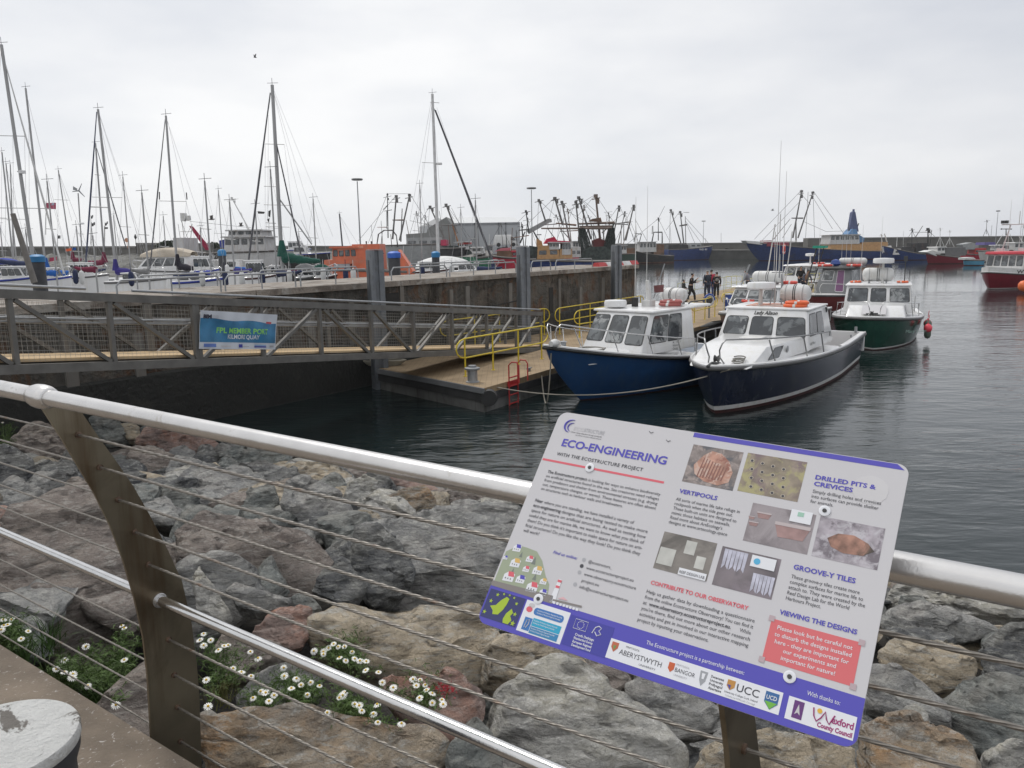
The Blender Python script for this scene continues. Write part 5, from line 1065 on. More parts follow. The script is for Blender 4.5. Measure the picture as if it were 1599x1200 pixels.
MB().tube([(3.0, .82, 2.24), (2.9, .82, 2.29), (2.2, .80, 2.29), (2.15, .8, 2.24)], .02, 6).build('grab_rail', dark, bb)
MB().lathe([(.07, 0), (.07, .1), (.1, .12), (0, .14)], 10, (7.5, 0, 1.46)).build('samson_post', galv, bb)
MB().lathe([(.07, -.14), (.11, 0), (.07, .14)], 10, (8.05, .18, 1.6), Matrix.Rotation(math.pi / 2, 3, 'Y')).build('bow_fender', whited, bb)
MB().tube([(6.6 + .28 * math.cos(t * .55) * (1 + .02 * t), .15 + .35 * math.sin(t * .55), 1.30 + .004 * (t % 7)) for t in range(38)], .016, 5).build('coiled_line', mat('grey_rope', (.22, .21, .19), .8), bb)
for i, (s_, w) in enumerate((('K 1111', .34), ('Kilmore', .3), ('Quay', .24))):
    text('lettering', s_, .085, dark, bb, face_m(f['port'], .55, .19 - .075 * i), w)

# --- green boat ---
gb = boat_at('motor_boat', (12.75, 27.6), 26, 9.0, 'white cabin boat with dark green hull and pink fender balls at its side', 'boat')
green_h = mat('green_gelcoat', (.010, .055, .038), .25, var=.15, coat=.2)
Sg = hull(gb, 9.0, 3.3, 1.22, .85, green_h, rake=.6, full=3.6, flare=.35, cockpit=.36, boot_h=.09, sr=.05)
f = house(gb, 5.6, 8.1, 1.12, .98, 1.12, 1.52, rf=.6, name='trunk_cabin', bev=.06, fb=.12); window(gb, f['port'], .35, .2, .6, .85, .03)
MB().hexa([(7.6, -.45, 1.50), (8.12, -.45, 1.24), (8.12, .35, 1.24), (7.6, .35, 1.50)], [(7.62, -.45, 1.53), (8.16, -.45, 1.26), (8.16, .35, 1.26), (7.62, .35, 1.53)]).build('hatch', lgrey, gb)
f = house(gb, 3.7, 5.9, 1.22, 1.12, 1.12, 2.16, rf=.32, roof=.05, over=.12, bev=.05)
for a, b in ((.05, .34), (.40, .62), (.69, .97)): window(gb, f['front'], a, .42, b, .88, .04, glassl)
window(gb, f['port'], .1, .4, .5, .88, .05); window(gb, f['star'], .5, .4, .9, .88, .05)
bowrail(gb, Sg, 9.0, .55, .5, .965, .15, (.62, .78), .014)
radar(gb, 4.9, .12, 2.2, .78, .38, .2)
MB().tube([(4.6, .9, 2.2), (4.6, .9, 3.15)], .02, 6).tube([(4.6, .9, 2.95), (4.6, .3, 2.92)], .014, 5).box((4.6, .9, 3.15), (.12, .14, .2)).build('light_mast', dark, gb)
MB().lathe([(.09, -.05), (.05, 0), (.09, .05)], 10, (8.45, -.1, 1.32), Matrix.Rotation(math.pi / 2, 3, 'X')).tube([(8.4, -.3, 1.28), (8.4, .1, 1.3)], .03, 6).build('anchor_winch', dark, gb)
for x in (3.2, 3.0): MB().tube([(x, 1.35, .95), (x, 1.35, 1.6), (x - .5, 1.35, 1.6), (x - .5, 1.35, .95)], .018, 6).build('side_rail', chrome, gb)
text('lettering', 'Mary Susan', .16, mat('pale_green_letter', (.20, .30, .26), .5), gb, Matrix.Translation(Vector((8.25, 1.02, .62))) @ Matrix.Rotation(math.radians(128), 4, 'Z') @ Matrix.Rotation(math.radians(80), 4, 'X'), .85, shear=.3)
antenna(gb, 4.3, -.7, 2.2, 2.3, .010); antenna(gb, 4.9, .0, 2.2, 2.6, .009)
liferaft(wpt(gb, (4.75, -.05, 2.21)), gb.rotation_euler.z + math.pi / 2, 'white life raft canister under the radar of the green boat', 1.1, .27)
lifering(wpt(gb, (4.5, .85, 2.25)), (0, 0, 0), 'orange lifebuoy on the right side of the green boat roof', .19, .035, m_=mat('lifebuoy_orange', (.70, .12, .03), .5)); lifering(wpt(gb, (4.5, -.85, 2.25)), (0, 0, 0), 'orange lifebuoy on the left side of the green boat roof', .19, .035, m_=mat('lifebuoy_orange', (.70, .12, .03), .5))
pinkb = mat('pink_buoy', (.75, .07, .10), .45)
for p, lab in (((6.3, 1.78, .62), 'larger red pink round fender ball hanging at the green boat side'), ((5.1, 1.80, .68), 'second red pink round fender ball farther aft on the green boat')):
    o = MB().lathe([(0, -.16), (.09, -.13), (.145, -.055), (.145, .055), (.09, .13), (.03, .16), (.025, .2), (0, .2)], 16).tube([(0, 0, .25), (0, -.05, .5)], .012, 5).build('round_fender', pinkb); o.location = wpt(gb, p); tag(o, lab, 'fender')
o = MB().lathe([(0, -.36), (.08, -.33), (.12, -.25), (.12, .25), (.08, .33), (.02, .36), (0, .4)], 14).build('long_fender', mat('grey_green_fender', (.12, .15, .12), .6)); o.location = wpt(gb, (5.7, 1.80, .52)); tag(o, 'long grey fender between the two pink balls on the green boat', 'fender')

# --- white boat with maroon hull behind the navy boat ---
wb = boat_at('motor_boat', (8.0, 29.0), 36, 9.0, 'white cabin boat with dark maroon hull half hidden behind the navy boat', 'boat')
mar_h = mat('maroon_gelcoat', (.075, .012, .018), .35, var=.2)
Sw = hull(wb, 9.0, 3.1, 1.35, .95, mar_h, rake=1.2, full=2.6, flare=.5, cockpit=.35)
f = house(wb, 3.6, 6.7, 1.15, .95, 1.15, 2.12, rf=.7, roof=.05, over=.12, bev=.08, fb=.12)
for a, b in ((.05, .32), (.38, .64), (.70, .96)): window(wb, f['front'], a, .35, b, .88, .06, glassl)
window(wb, f['port'], .1, .35, .5, .88, .05); window(wb, f['star'], .5, .35, .9, .88, .05)
bowrail(wb, Sw, 9.0, .55, .5, .965, .15, (.62, .78), .014)
liferaft(wpt(wb, (4.6, .0, 2.18)), wb.rotation_euler.z + math.pi / 2, 'white life raft canister on the maroon hulled boat roof', 1.25, .24)
mb = MB(); mb.tube([(4.0, -.3, 2.1), (4.3, .1, 4.6)], .026, 6).tube([(4.0, .5, 2.1), (4.3, .8, 4.3)], .022, 6).tube([(4.25, -.5, 3.9), (4.25, 1.0, 3.9)], .018, 5).tube([(3.6, -.1, 2.1), (4.2, .1, 4.3)], .014, 5).tube([(4.3, .3, 4.3), (4.3, .3, 5.0)], .02, 5).build('mast_frame', whited, wb)
MB().tube([(5.3, -.9, 2.1), (5.3, -.55, 3.0)], .03, 6).build('stay_pole', galv, wb)
antenna(wb, 4.4, .35, 2.1, 3.0, .012)
lifering(wpt(wb, (4.3, .5, 3.6)), (math.pi / 2, 0, 1.2), 'small red lifebuoy hung high on a mast frame', .16, .05)
lifering(wpt(wb, (4.2, .75, 2.24)), (0, 0, .4), 'red lifebuoy lying behind the navy boat radar', .26, .06)
lifering(wpt(wb, (6.2, -.2, 1.6)), (0, 0, .4), 'pale orange lifebuoy on the deck of the maroon hulled boat', .26, .06)

# --- grey wheelhouse boat ---
gr = boat_at('motor_boat', (16.4, 42.5), 40, 9.5, 'boat with grey wheelhouse, red lifebuoys on the roof and a small ladder', 'boat')
Sr = hull(gr, 9.5, 3.2, 1.05, .8, mat('dull_red_hull', (.16, .03, .03), .4), rake=.8, full=3, flare=.4, cockpit=.4, deck=whited)
greyp = mat('grey_topside_paint', (.16, .165, .17), .5, var=.1)
f = house(gr, 4.6, 6.9, 1.15, .85, .95, 2.35, rf=.55, rb=.05, roof=.09, over=.25, rm=dark, m_=greyp, bev=.04, fb=.15)
window(gr, f['front'], .10, .52, .45, .90, .05, glassl, frame=white); window(gr, f['front'], .58, .1, .80, .92, .05, mat('purple_tinted_glass', (.14, .05, .13), .2), frame=white)
window(gr, f['port'], .15, .5, .6, .9, .05, glassl, frame=white); window(gr, f['star'], .4, .5, .85, .9, .05, glassl, frame=white)
bowrail(gr, Sr, 9.5, .6, .5, .965, .15, (.62, .78), .016, m_=whited)
MB().lathe([(0, 0), (.2, .03), (.28, .15), (.2, .36), (0, .42)], 14, (5.6, -.3, 2.43)).build('blue_dome', bluep, gr)
for k in range(3): antenna(gr, 5.2, -.1 + .25 * k, 2.4, 2.2 + .3 * (k % 2), .012)
liferaft(wpt(gr, (5.1, .5, 2.45)), gr.rotation_euler.z + math.pi / 2, 'white life raft canister on the grey wheelhouse roof', 1.5, .2)
for p, w in (((5.9, -.75, 2.5), 'left'), ((5.6, .75, 2.5), 'right')): lifering(wpt(gr, p), (0, 0, 0), 'red lifebuoy on the %s side of the grey wheelhouse roof' % w, .36, .07)
mb = MB(); mb.tube([(5.9, -1.9, 1.0), (5.9, -1.3, 3.5)], .04, 6).tube([(5.6, -1.6, 1.0), (5.6, -1.0, 3.5)], .03, 6); 
for k in range(5): mb.tube([(5.9, -1.85 + .1 * k, 1.2 + .45 * k), (5.6, -1.55 + .1 * k, 1.2 + .5 * k)], .025, 5)
mb.build('ladder_mast', dark, gr); MB().box((5.75, -1.15, 3.55), (.5, .7, .14)).build('mast_light_box', mat('sea_green_box', (.02, .32, .22), .5), gr)

# --- white boat far side with pale roof ---
w2 = boat_at('motor_boat', (19.3, 55.0), 38, 9.5, 'long white roofed boat behind the man in black on the pontoon', 'boat')
hull(w2, 9.5, 3.2, 1.15, .9, whited, rake=.8, full=3, flare=.4, cockpit=.3)
f = house(w2, 2.4, 7.4, 1.25, 1.15, 1.0, 2.15, rf=.5, roof=.08, over=.25, bev=.05)
for k in range(4): window(w2, f['port'], .05 + .24 * k, .4, .24 + .24 * k, .85, .06)
for a, b in ((.05, .34), (.40, .62), (.69, .97)): window(w2, f['front'], a, .42, b, .88, .04, glassl)
radar(w2, 5, 0, 2.2, .6, .35, .2); antenna(w2, 4, .3, 2.2, 3.0, .015)
lifering(wpt(w2, (5.5, .8, 2.3)), (0, 0, 0), 'red lifebuoy on the long white roof', .36, .07)

# --- red boat at the right edge ---
rb_ = boat_at('fishing_boat', (36.4, 60.5), 58, 9.0, 'small red fishing boat with white wheelhouse and red roof at the right edge', 'fishing boat')
red_h = mat('crimson_hull', (.17, .012, .025), .35, var=.12)
hull(rb_, 9.0, 3.7, 1.35, .9, red_h, rake=.8, full=3.4, flare=.4, cockpit=.4, boot_h=.08)
MB().grid([[Vector((9.0 * t, s * half_b(t, 3.7, 3.4), .9 + .45 * t ** 2)), Vector((9.0 * t, s * half_b(t, 3.7, 3.4), .9 + .45 * t ** 2 + .36))] for s, ts in ((1, [.4 + .6 * k / 16 for k in range(17)]), (-1, [1 - .6 * k / 16 for k in range(17)])) for t in ts]).build('bow_bulwark', whited, rb_)
f = house(rb_, 4.3, 6.8, 1.45, 1.36, 1.2, 2.62, rf=.25, roof=.2, over=.25, rm=mat('red_roof', (.50, .03, .05), .45), m_=whited, bev=.05)
for k in range(5): window(rb_, f['front'], .03 + .195 * k, .38, .18 + .195 * k, .9, .05)
window(rb_, f['port'], .1, .4, .5, .88, .05); window(rb_, f['star'], .5, .4, .9, .88, .05)
text('lettering', 'WT28', .36, dark, rb_, Matrix.Translation(Vector((7.9, 1.52, 1.22))) @ Matrix.Rotation(math.radians(118), 4, 'Z') @ Matrix.Rotation(math.radians(90), 4, 'X'), 1.1, bold=.01)
MB().tube([(4.9, 1.2, 2.7), (5.0, .6, 4.9)], .04, 6).tube([(4.9, -1.2, 2.7), (5.0, -.6, 4.9)], .04, 6).tube([(5.0, -1.3, 4.9), (5.0, 1.3, 4.9)], .04, 6).tube([(5, 0, 4.9), (5, 0, 5.9)], .03, 5).build('mast_frame', whited, rb_)
for y in (-1.2, -.9, .9, 1.2): MB().box((5.05, y, 5.1), (.2, .2, .24)).build('floodlight', dark, rb_)
MB().box((5.6, -.9, 2.95), (.3, .5, .22)).box((5.6, .7, 2.95), (.3, .5, .22)).build('roof_box', whited, rb_)
antenna(rb_, 5.5, .4, 2.8, 4.5, .02); antenna(rb_, 5.2, -.6, 2.8, 4.0, .02)
o = MB().lathe([(0, -.4), (.24, -.33), (.38, -.14), (.38, .14), (.24, .33), (0, .4)], 16).build('round_fender', mat('orange_buoy', (.75, .16, .04), .5)); o.location = onz(1599, 447, .5); tag(o, 'orange buoy hanging at the right edge beside the red fishing boat', 'fender')

# mooring lines
rp_ = mat('mooring_rope', (.26, .24, .20), .8)
guyrope('mooring_line', (0.95, 18.75, 1.35), foot(846, 590) + Vector((0, 0, .05)), .018, .95, rp_, 'slack mooring line from the blue bow down to the pontoon')
guyrope('mooring_line', foot(752, 600), (4.9, 17.45, 1.1), .014, .42, rp_, 'long thin mooring line from the pontoon corner to the navy bow', n=40)
guyrope('mooring_line', foot(752, 600) + Vector((0, 0, -.1)), onz(812, 622, .1), .014, .15, rp_, 'short line hanging from the pontoon corner to the water')
# ---------------- far setting ----------------
def wp(px, py, Y, root=None):
    v = ony(px, py, Y); return v - root.location if root else v
bwm = mat('breakwater_concrete', (.13, .125, .115), .95, var=.3, vs=.25, stain=[(.08, .078, .07)], sts=.15, streak=(.17, .165, .15))
def bw(name, x0, x1, Y0, Y1, ytop0, ytop1, label, th=4, m_=bwm, zb_=-2, cat='wall'):
    a, b = ony(x0, ytop0, Y0), ony(x1, ytop1, Y1)
    t = empty(name, (a.x, a.y, 0), 0, label, cat); o = t.location
    A = Vector((a.x, a.y, 0)) - o; B = Vector((b.x, b.y, 0)) - o; n = (B - A).normalized().cross(ZZ) * -th
    MB().hexa([A + ZZ * zb_, B + ZZ * zb_, B + n + ZZ * zb_, A + n + ZZ * zb_], [A + ZZ * a.z, B + ZZ * b.z, B + n + ZZ * b.z, A + n + ZZ * a.z]).build('wall', m_, t)
    n2 = n.normalized() * -.12
    MB().hexa([A + n2 + ZZ * (a.z + .002), B + n2 + ZZ * (b.z + .002), B + n + ZZ * (b.z + .002), A + n + ZZ * (a.z + .002)], [A + n2 + ZZ * (a.z + .3), B + n2 + ZZ * (b.z + .3), B + n + ZZ * (b.z + .3), A + n + ZZ * (a.z + .3)]).build('coping', mat('pale_coping', (.17, .165, .155), .9, var=.2), t)
    return t
bw('breakwater', -160, 212, 118, 112, 389, 388, 'dark grey breakwater wall across the left behind the yachts')
bw('breakwater', 213, 290, 112, 105, 383, 384, 'slightly higher breakwater section behind the big white cruiser')
bw('breakwater', 290, 640, 150, 160, 386, 387, 'distant quay wall behind the white trawler and orange lifeboat')
bw('breakwater', 940, 1262, 205, 195, 383, 380, 'far sea wall left of the big blue trawler')
bw('breakwater', 1262, 1760, 190, 185, 374, 369, 'tall far sea wall on the right behind the blue trawler')
bw('low_quay', 940, 1262, 193, 185, 394, 391, 'low stone quay in front of the far sea wall', th=6, m_=mat('stone_quay', (.085, .085, .08), .95, var=.3, vs=.4), cat='quay')
rr = []
for i in range(110):
    x = -100 + i * .8; row = []
    for j in range(14):
        y = 97 + j * 1.15; row.append(Vector((x, y, -.8 + j * .34 + .7 * abs(noise.noise(Vector((x * .6, y * .6, 0)))) + .3 * noise.noise(Vector((x * 1.5, y * 1.5, 4))))))
    rr.append(row)
g = MB().grid(rr, False).build('rock_revetment', mat('far_rocks', (.17, .168, .155), .95, var=.45, vs=.8, bump=1, bs=3, stain=(.06, .06, .055), sts=1)); g['kind'] = 'stuff'; tag(g, 'bank of grey boulders against the left breakwater', 'rocks')
def bush(px0, px1, ytop, ybot, Y, label, n=900, c=(.035, .05, .025)):
    a, b = ony(px0, ybot, Y), ony(px1, ytop, Y); t = empty('shrub', ((a.x + b.x) / 2, Y, a.z), 0, label, 'shrub'); w = (b.x - a.x) / 2; h = b.z - a.z; mb = MB()
    for k in range(n):
        u = random.uniform(-1, 1); hh = h * (1 - abs(u) ** 2.2) * random.uniform(.55, 1.05); p = Vector((u * w, random.uniform(-1, 1), random.random() ** .6 * hh)); s_ = .16
        d1 = Vector((random.gauss(0, 1), random.gauss(0, 1), random.gauss(0, 1))).normalized() * s_; d2 = d1.cross(Vector((random.gauss(0, 1), random.gauss(0, 1), random.gauss(0, 1)))).normalized() * s_
        mb.add([p - d1, p + d2, p + d1, p - d2], [(0, 1, 2, 3)])
    mb.build('foliage', mat('dark_hedge', c, .8, var=.4, vs=3), t); st = MB()
    for k in range(5): st.tube([(w * (-.8 + .4 * k), 0, -.3), (w * (-.75 + .4 * k), 0, h * .5)], .05, 4)
    st.build('stems', dark, t)
bush(248, 280, 376, 385, 101, 'dark hedge on the breakwater behind the big cruiser'); bush(315, 350, 378, 388, 140, 'dark hedge on the quay above the white trawler deck')
# warehouse
wh = empty('warehouse', (px2x(740, 160), 160, 0), 0, 'large pale grey warehouse with low pitched roof behind the trawlers', 'warehouse'); wo = wh.location
pc = mat('pale_grey_cladding', (.40, .415, .43), .6, var=.05, vs=.3); rf_ = mat('pale_roof_sheet', (.55, .56, .56), .6, var=.05)
eL, eR = wp(706, 349, 160, wh), wp(812, 350, 160, wh); gz = 2.0; D_ = 22; rz_ = wp(700, 340, 160, wh).z
xL, xR = eL.x, eR.x; ez_ = eL.z
MB().hexa([(xL, 0, gz), (xR, 0, gz), (xR, D_, gz), (xL - 9, D_, gz)], [(xL, 0, ez_), (xR, 0, ez_), (xR, D_, ez_), (xL - 9, D_, ez_)]).build('wall', pc, wh)
MB().add([(xL, 0, ez_ + .01), (xR, 0, ez_ + .01), (xR, D_, ez_ + .01), (xL - 9, D_, ez_ + .01), (xL - 3.8, D_ * .45, rz_ + .4), (xR - 1, D_ * .45, rz_ + .2)], [(0, 1, 5, 4), (1, 2, 5), (2, 3, 4, 5), (3, 0, 4)]).build('roof', rf_, wh)
for x in (742, 779, 790): MB().box((wp(x, 370, 160, wh).x, -.06, (ez_ + gz) / 2), (.25, .1, ez_ - gz)).build('downpipe', mat('mid_grey_trim', (.22, .23, .24), .6), wh)
MB().box((wp(760, 370, 160, wh).x, -.05, ez_ - .25), (xR - xL - .5, .12, .35)).build('gutter', mat('mid_grey_trim', (.22, .23, .24), .6), wh)
ws = empty('shed', (px2x(662, 150), 150, 0), 0, 'lower grey shed adjoining the left of the warehouse', 'shed')
a, b = wp(634, 366, 150, ws), wp(704, 342, 150, ws); m1 = mat('weathered_shed', (.20, .205, .20), .8, var=.15, vs=.4, stain=(.14, .14, .135), sts=.5)
MB().add([(a.x, 0, 1.5), (b.x, 0, 1.5), (b.x, 0, b.z - 1), (wp(697, 340, 150, ws).x, 0, wp(697, 339, 150, ws).z), (wp(668, 357, 150, ws).x, 0, wp(668, 357, 150, ws).z), (wp(666, 365, 150, ws).x, 0, a.z + .2), (a.x, 0, a.z)] + [(v[0], 14, v[2]) for v in ((a.x, 0, 1.5), (b.x, 0, 1.5), (b.x, 0, b.z - 1), (wp(697, 340, 150, ws).x, 0, wp(697, 339, 150, ws).z), (wp(668, 357, 150, ws).x, 0, wp(668, 357, 150, ws).z), (wp(666, 365, 150, ws).x, 0, a.z + .2), (a.x, 0, a.z))],
    [(0, 1, 2, 3, 4, 5, 6), tuple(range(7, 14))[::-1]] + [(i, (i + 1) % 7, 7 + (i + 1) % 7, 7 + i) for i in range(7)]).build('wall', m1, ws)
for k in range(3): MB().box((a.x + 1.2 + 2.4 * k, -.05, a.z - 1.2), (1.2, .1, .7)).build('window', glass, ws)
# harbour land under warehouse and lamps
MB().hexa([(-45, 118, -2), (8, 118, -2), (8, 205, -2), (-45, 205, -2)], [(-45, 118, 2.0), (8, 118, 2.0), (8, 205, 2.0), (-45, 205, 2.0)]).build('quay_ground', mat('far_quay', (.13, .125, .12), .9, var=.2, vs=.3))['kind'] = 'structure'
def lamp(px, ytop, ybot, Y, label, R=.85, r=.11):
    b = ony(px, ybot, Y); tp = ony(px, ytop, Y); t = empty('street_lamp', (b.x, Y, b.z - 1), 0, label, 'street lamp'); h = tp.z - b.z + 1
    MB().tube([(0, 0, 0), (0, 0, h - .3)], [r, r * .6], 8).build('pole', galv, t)
    MB().lathe([(.1, h - .22), (R * .9, h - .2), (R, h - .16), (R, h - .03), (R * .85, h), (0, h)], 20).build('lamp_ring', mat('lamp_ring_grey', (.20, .20, .20), .5), t)
lamp(563, 279, 388, 90, 'tall lamp mast with round head left of the warehouse', .62, .09); lamp(831, 293, 388, 105, 'tall lamp mast with round head right of the warehouse', .62, .08)
lamp(1098, 345, 380, 200, 'small distant lamp mast left of the big blue trawler', .5, .07); lamp(1555, 329, 372, 150, 'distant lamp mast at the right edge', .35, .06); lamp(842, 366, 388, 160, 'tiny distant lamp mast under the grey boom', .5, .06)
sg = empty('road_sign', ony(191, 386, 110), 0, 'man sized dark silhouette post and round orange sign on the left breakwater', 'sign'); sg.location.z = ony(199, 388, 110).z
MB().tube([(.7, 0, 0), (.7, 0, 1)], .04, 5).lathe([(.01, -.03), (.3, -.03), (.3, .03), (.01, .03)], 12, (.7, 0, 1.1), Matrix.Rotation(math.pi / 2, 3, 'X')).build('sign_disc', mat('orange_sign', (.5, .25, .15), .6), sg)
fp_ = empty('flag_pole', ony(213, 386, 108), 0, 'thin pole with a dark head on the corner of the breakwater', 'pole'); MB().tube([(0, 0, -.5), (0, 0, 1.1)], .04, 5).lathe([(.05, 1.0), (.2, 1.3), (.05, 1.7)], 8).build('pole', dark, fp_)

# ---------------- fishing vessels ----------------
rust = mat('rusty_steel', (.15, .085, .055), .85, var=.4, vs=1.2, stain=(.08, .07, .06), sts=1)
mastm = mat('mast_grey', (.16, .155, .15), .6, .2, var=.3, vs=1); mastb = mat('mast_brown', (.17, .125, .10), .7, var=.3, vs=1)
net = mat('dark_net', (.05, .062, .058), .95, var=.5, vs=3)
def vessel(label, bow, stern, Y, hm, wl=None, B=5., yaw=0., name='trawler', cat='fishing boat', boot=None, houses=(), masts=(), lines=(), boxes=(), zst=None, full=2.6, txt=None, bulw=None, deckm=None, group=None):
    a, b = ony(bow[0], bow[1], Y), ony(stern[0], stern[1], Y); L = abs(a.x - b.x) / max(.3, math.cos(yaw)); sgn = 1 if a.x > b.x else -1
    rz = (yaw if sgn > 0 else math.pi - yaw); t = empty(name, (b.x, Y, 0), rz, label, cat, group)
    hull(t, L, B, max(.8, a.z), max(.6, b.z), hm, rake=L * .12, full=full, flare=.45, boot=boot or hm, boot_h=.25, keel=-.8, sr=.08, deck=deckm or mat('boat_deck_grey', (.18, .17, .16), .8), n=16, strake=mat('weathered_strake', (.12, .11, .10), .7))
    inv = Matrix.Rotation(-rz, 3, 'Z')
    def q(px, py, dy=0.): return inv @ (ony(px, py, Y + dy) - t.location)
    for (x0, y0, x1, y1, m_, nw, nm) in houses:
        d_ = B * .32; c = [ony(x0, y1, Y), ony(x1, y1, Y), ony(x0, y0, Y)]
        zb_, zt_ = c[0].z, c[2].z; ta = (c[1].x - c[0].x) * .03
        mb = MB(); mb.hexa([inv @ (Vector((x, y, z_)) - t.location) for x, y, z_ in ((c[0].x, Y - d_, zb_), (c[1].x, Y - d_, zb_), (c[1].x, Y + d_, zb_), (c[0].x, Y + d_, zb_))],
                           [inv @ (Vector((x, y, z_)) - t.location) for x, y, z_ in ((c[0].x + ta, Y - d_ * .95, zt_), (c[1].x - ta, Y - d_ * .95, zt_), (c[1].x - ta, Y + d_ * .95, zt_), (c[0].x + ta, Y + d_ * .95, zt_))])
        hb = mb.build(nm, m_, t)
        if nm in ('wheelhouse', 'deckhouse') and nw:
            qd = [inv @ (Vector(v) - t.location) for v in ((c[0].x, Y - d_, zb_), (c[1].x, Y - d_, zb_), (c[1].x - ta, Y - d_ * .95, zt_), (c[0].x + ta, Y - d_ * .95, zt_))]
            for k in range(nw): window(hb, qd, (k + .18) / nw, .5 if nm == 'wheelhouse' else .35, (k + .82) / nw, .86 if nm == 'wheelhouse' else .62, .03, glass, fr=.03)
            if nm == 'wheelhouse':
                MB().hexa([v + Vector((0, 0, .0)) for v in [inv @ (Vector((x, y, zt_ + .003)) - t.location) for x, y in ((c[0].x - .15, Y - d_ - .2), (c[1].x + .15, Y - d_ - .2), (c[1].x + .15, Y + d_ + .2), (c[0].x - .15, Y + d_ + .2))]],
                          [inv @ (Vector((x, y, zt_ + .12)) - t.location) for x, y in ((c[0].x - .1, Y - d_ - .2), (c[1].x + .1, Y - d_ - .2), (c[1].x + .1, Y + d_ + .2), (c[0].x - .1, Y + d_ + .2))]).build('roof', m_, hb)
    for i, mm in enumerate(masts):
        (x0, y0), (x1, y1), r = mm[:3]; m_ = mm[3] if len(mm) > 3 else mastm; dy = (i % 3 - 1) * .7
        A, C_ = q(x0, y0, dy), q(x1, y1, dy); mb = MB().tube([A, C_], [r * .65, r], 6)
        if len(mm) > 4 and mm[4]:    # block head and crosstree at the top
            mb.box(A.lerp(C_, .03), (r * 3, r * 2, r * 2.6)); mb.tube([A.lerp(C_, .08) + inv @ Vector((-.5, 0, -.1)), A.lerp(C_, .08) + inv @ Vector((.5, 0, .1))], r * .4, 4); mb.box(A.lerp(C_, .13) + inv @ Vector((r * 1.5, 0, 0)), (r * 1.6, r * 2, r * 4))
        mb.build('mast' if abs(x1 - x0) < abs(y1 - y0) * 1.2 else 'boom', m_, t)
    if lines:
        mb = MB()
        for i, ((x0, y0), (x1, y1)) in enumerate(lines): mb.tube([q(x0, y0, -.5), q(x1, y1, (i % 3 - 1) * 1.)], .025 * Y / 100, 3)
        mb.build('rigging', mat('rigging_wire', (.10, .10, .10), .6), t)
    for (pts, m_, nm, th) in boxes:     # shaped pieces with real thickness
        P0 = [q(x, y, -th / 2) for x, y in pts]; MB().prism(P0, inv @ Vector((0, th, 0))).build(nm, m_, t)
    if txt:
        s_, x, y, hpx, wpx, m_ = txt; side = -B / 2 * 1.0 - .12
        o_ = inv @ (ony(x, y, Y) - t.location); Mt = Matrix.Translation(Vector((o_.x, -B / 2 - .1 if sgn > 0 else B / 2 + .1, o_.z)))
        Rm = Matrix.Rotation(math.pi / 2, 4, 'X') if sgn > 0 else Matrix.Rotation(math.pi, 4, 'Z') @ Matrix.Rotation(math.pi / 2, 4, 'X')
        text('lettering', s_, hpx * Y / F * 1.3, m_, t, Mt @ Rm, wpx * Y / F, bold=.02)
    return t, q
W_ = whited; tanp = mat('buff_paint', (.42, .24, .10), .6, var=.15, stain=(.28, .14, .07), sts=1.5); bluh = mat('trawler_blue', (.02, .045, .16), .5, var=.25, stain=(.05, .05, .08), sts=.6); dkh = mat('trawler_black', (.03, .03, .032), .6, var=.3, stain=(.10, .06, .045), sts=.6)
grnh = mat('trawler_green', (.02, .13, .07), .5, var=.2); redh = mat('trawler_red', (.42, .02, .045), .5, var=.15); lblue = mat('light_blue_paint', (.10, .22, .40), .6, var=.1); wheel_l = mat('offwhite_paint', (.50, .50, .50), .6, var=.08, stain=(.36, .33, .29), sts=2, streak=(.38, .33, .28)); orb = mat('rescue_orange', (.60, .14, .065), .5, var=.1, stain=(.42, .16, .10), sts=1.2, stp=(.5, .7)); grh = mat('grey_ship_paint', (.30, .31, .31), .6, var=.12, stain=(.22, .21, .19), sts=1.)
pinkc = mat('faded_pink_canvas', (.48, .14, .17), .8); purc = mat('deep_red_cloth', (.30, .02, .06), .8)
# white trawler WD 28
vessel('white trawler numbered WD 28 with dark lower hull behind the marina', (437, 391), (286, 396), 74, W_, B=5.4, boot=dkh, houses=((360, 372, 424, 393, wheel_l, 5, 'wheelhouse'), (366, 362, 418, 372, wheel_l, 4, 'wheelhouse'), (283, 372, 300, 394, wheel_l, 0, 'gear_box')),
    masts=((( 361, 308), (392, 364), .06, W_, 1), ((376, 332), (388, 362), .04, W_), ((283, 338), (290, 390), .05, W_), ((300, 350), (296, 390), .05, W_), ((278, 350), (284, 388), .04, W_), ((281, 362), (300, 362), .04, W_), ((470, 344), (487, 378), .035, W_), ((436, 310), (440, 390), .03, mastm)), lines=(((296, 346), (362, 353)), ((362, 353), (392, 356)), ((283, 345), (300, 390)), ((300, 350), (282, 388)), ((420, 340), (420, 372)), ((418, 356), (440, 358))),
    boxes=(([(295, 353), (301, 354), (327, 386), (326, 391), (321, 391)], purc, 'red_flag', .08), ([(342, 376), (352, 374), (360, 380), (359, 388), (344, 387)], mat('blue_tarp', (.03, .05, .30), .8), 'tarpaulin', 2.), ([(402, 330), (412, 331), (411, 334), (403, 334)], dark, 'lamp_bar', .3), ([(281, 333), (288, 333), (290, 340), (287, 346), (282, 345)], W_, 'radome', .5), ([(291, 337), (295, 337), (296, 344), (291, 345)], W_, 'radome', .4)), txt=('WD 28', 330, 404, 7.5, 31, dark))
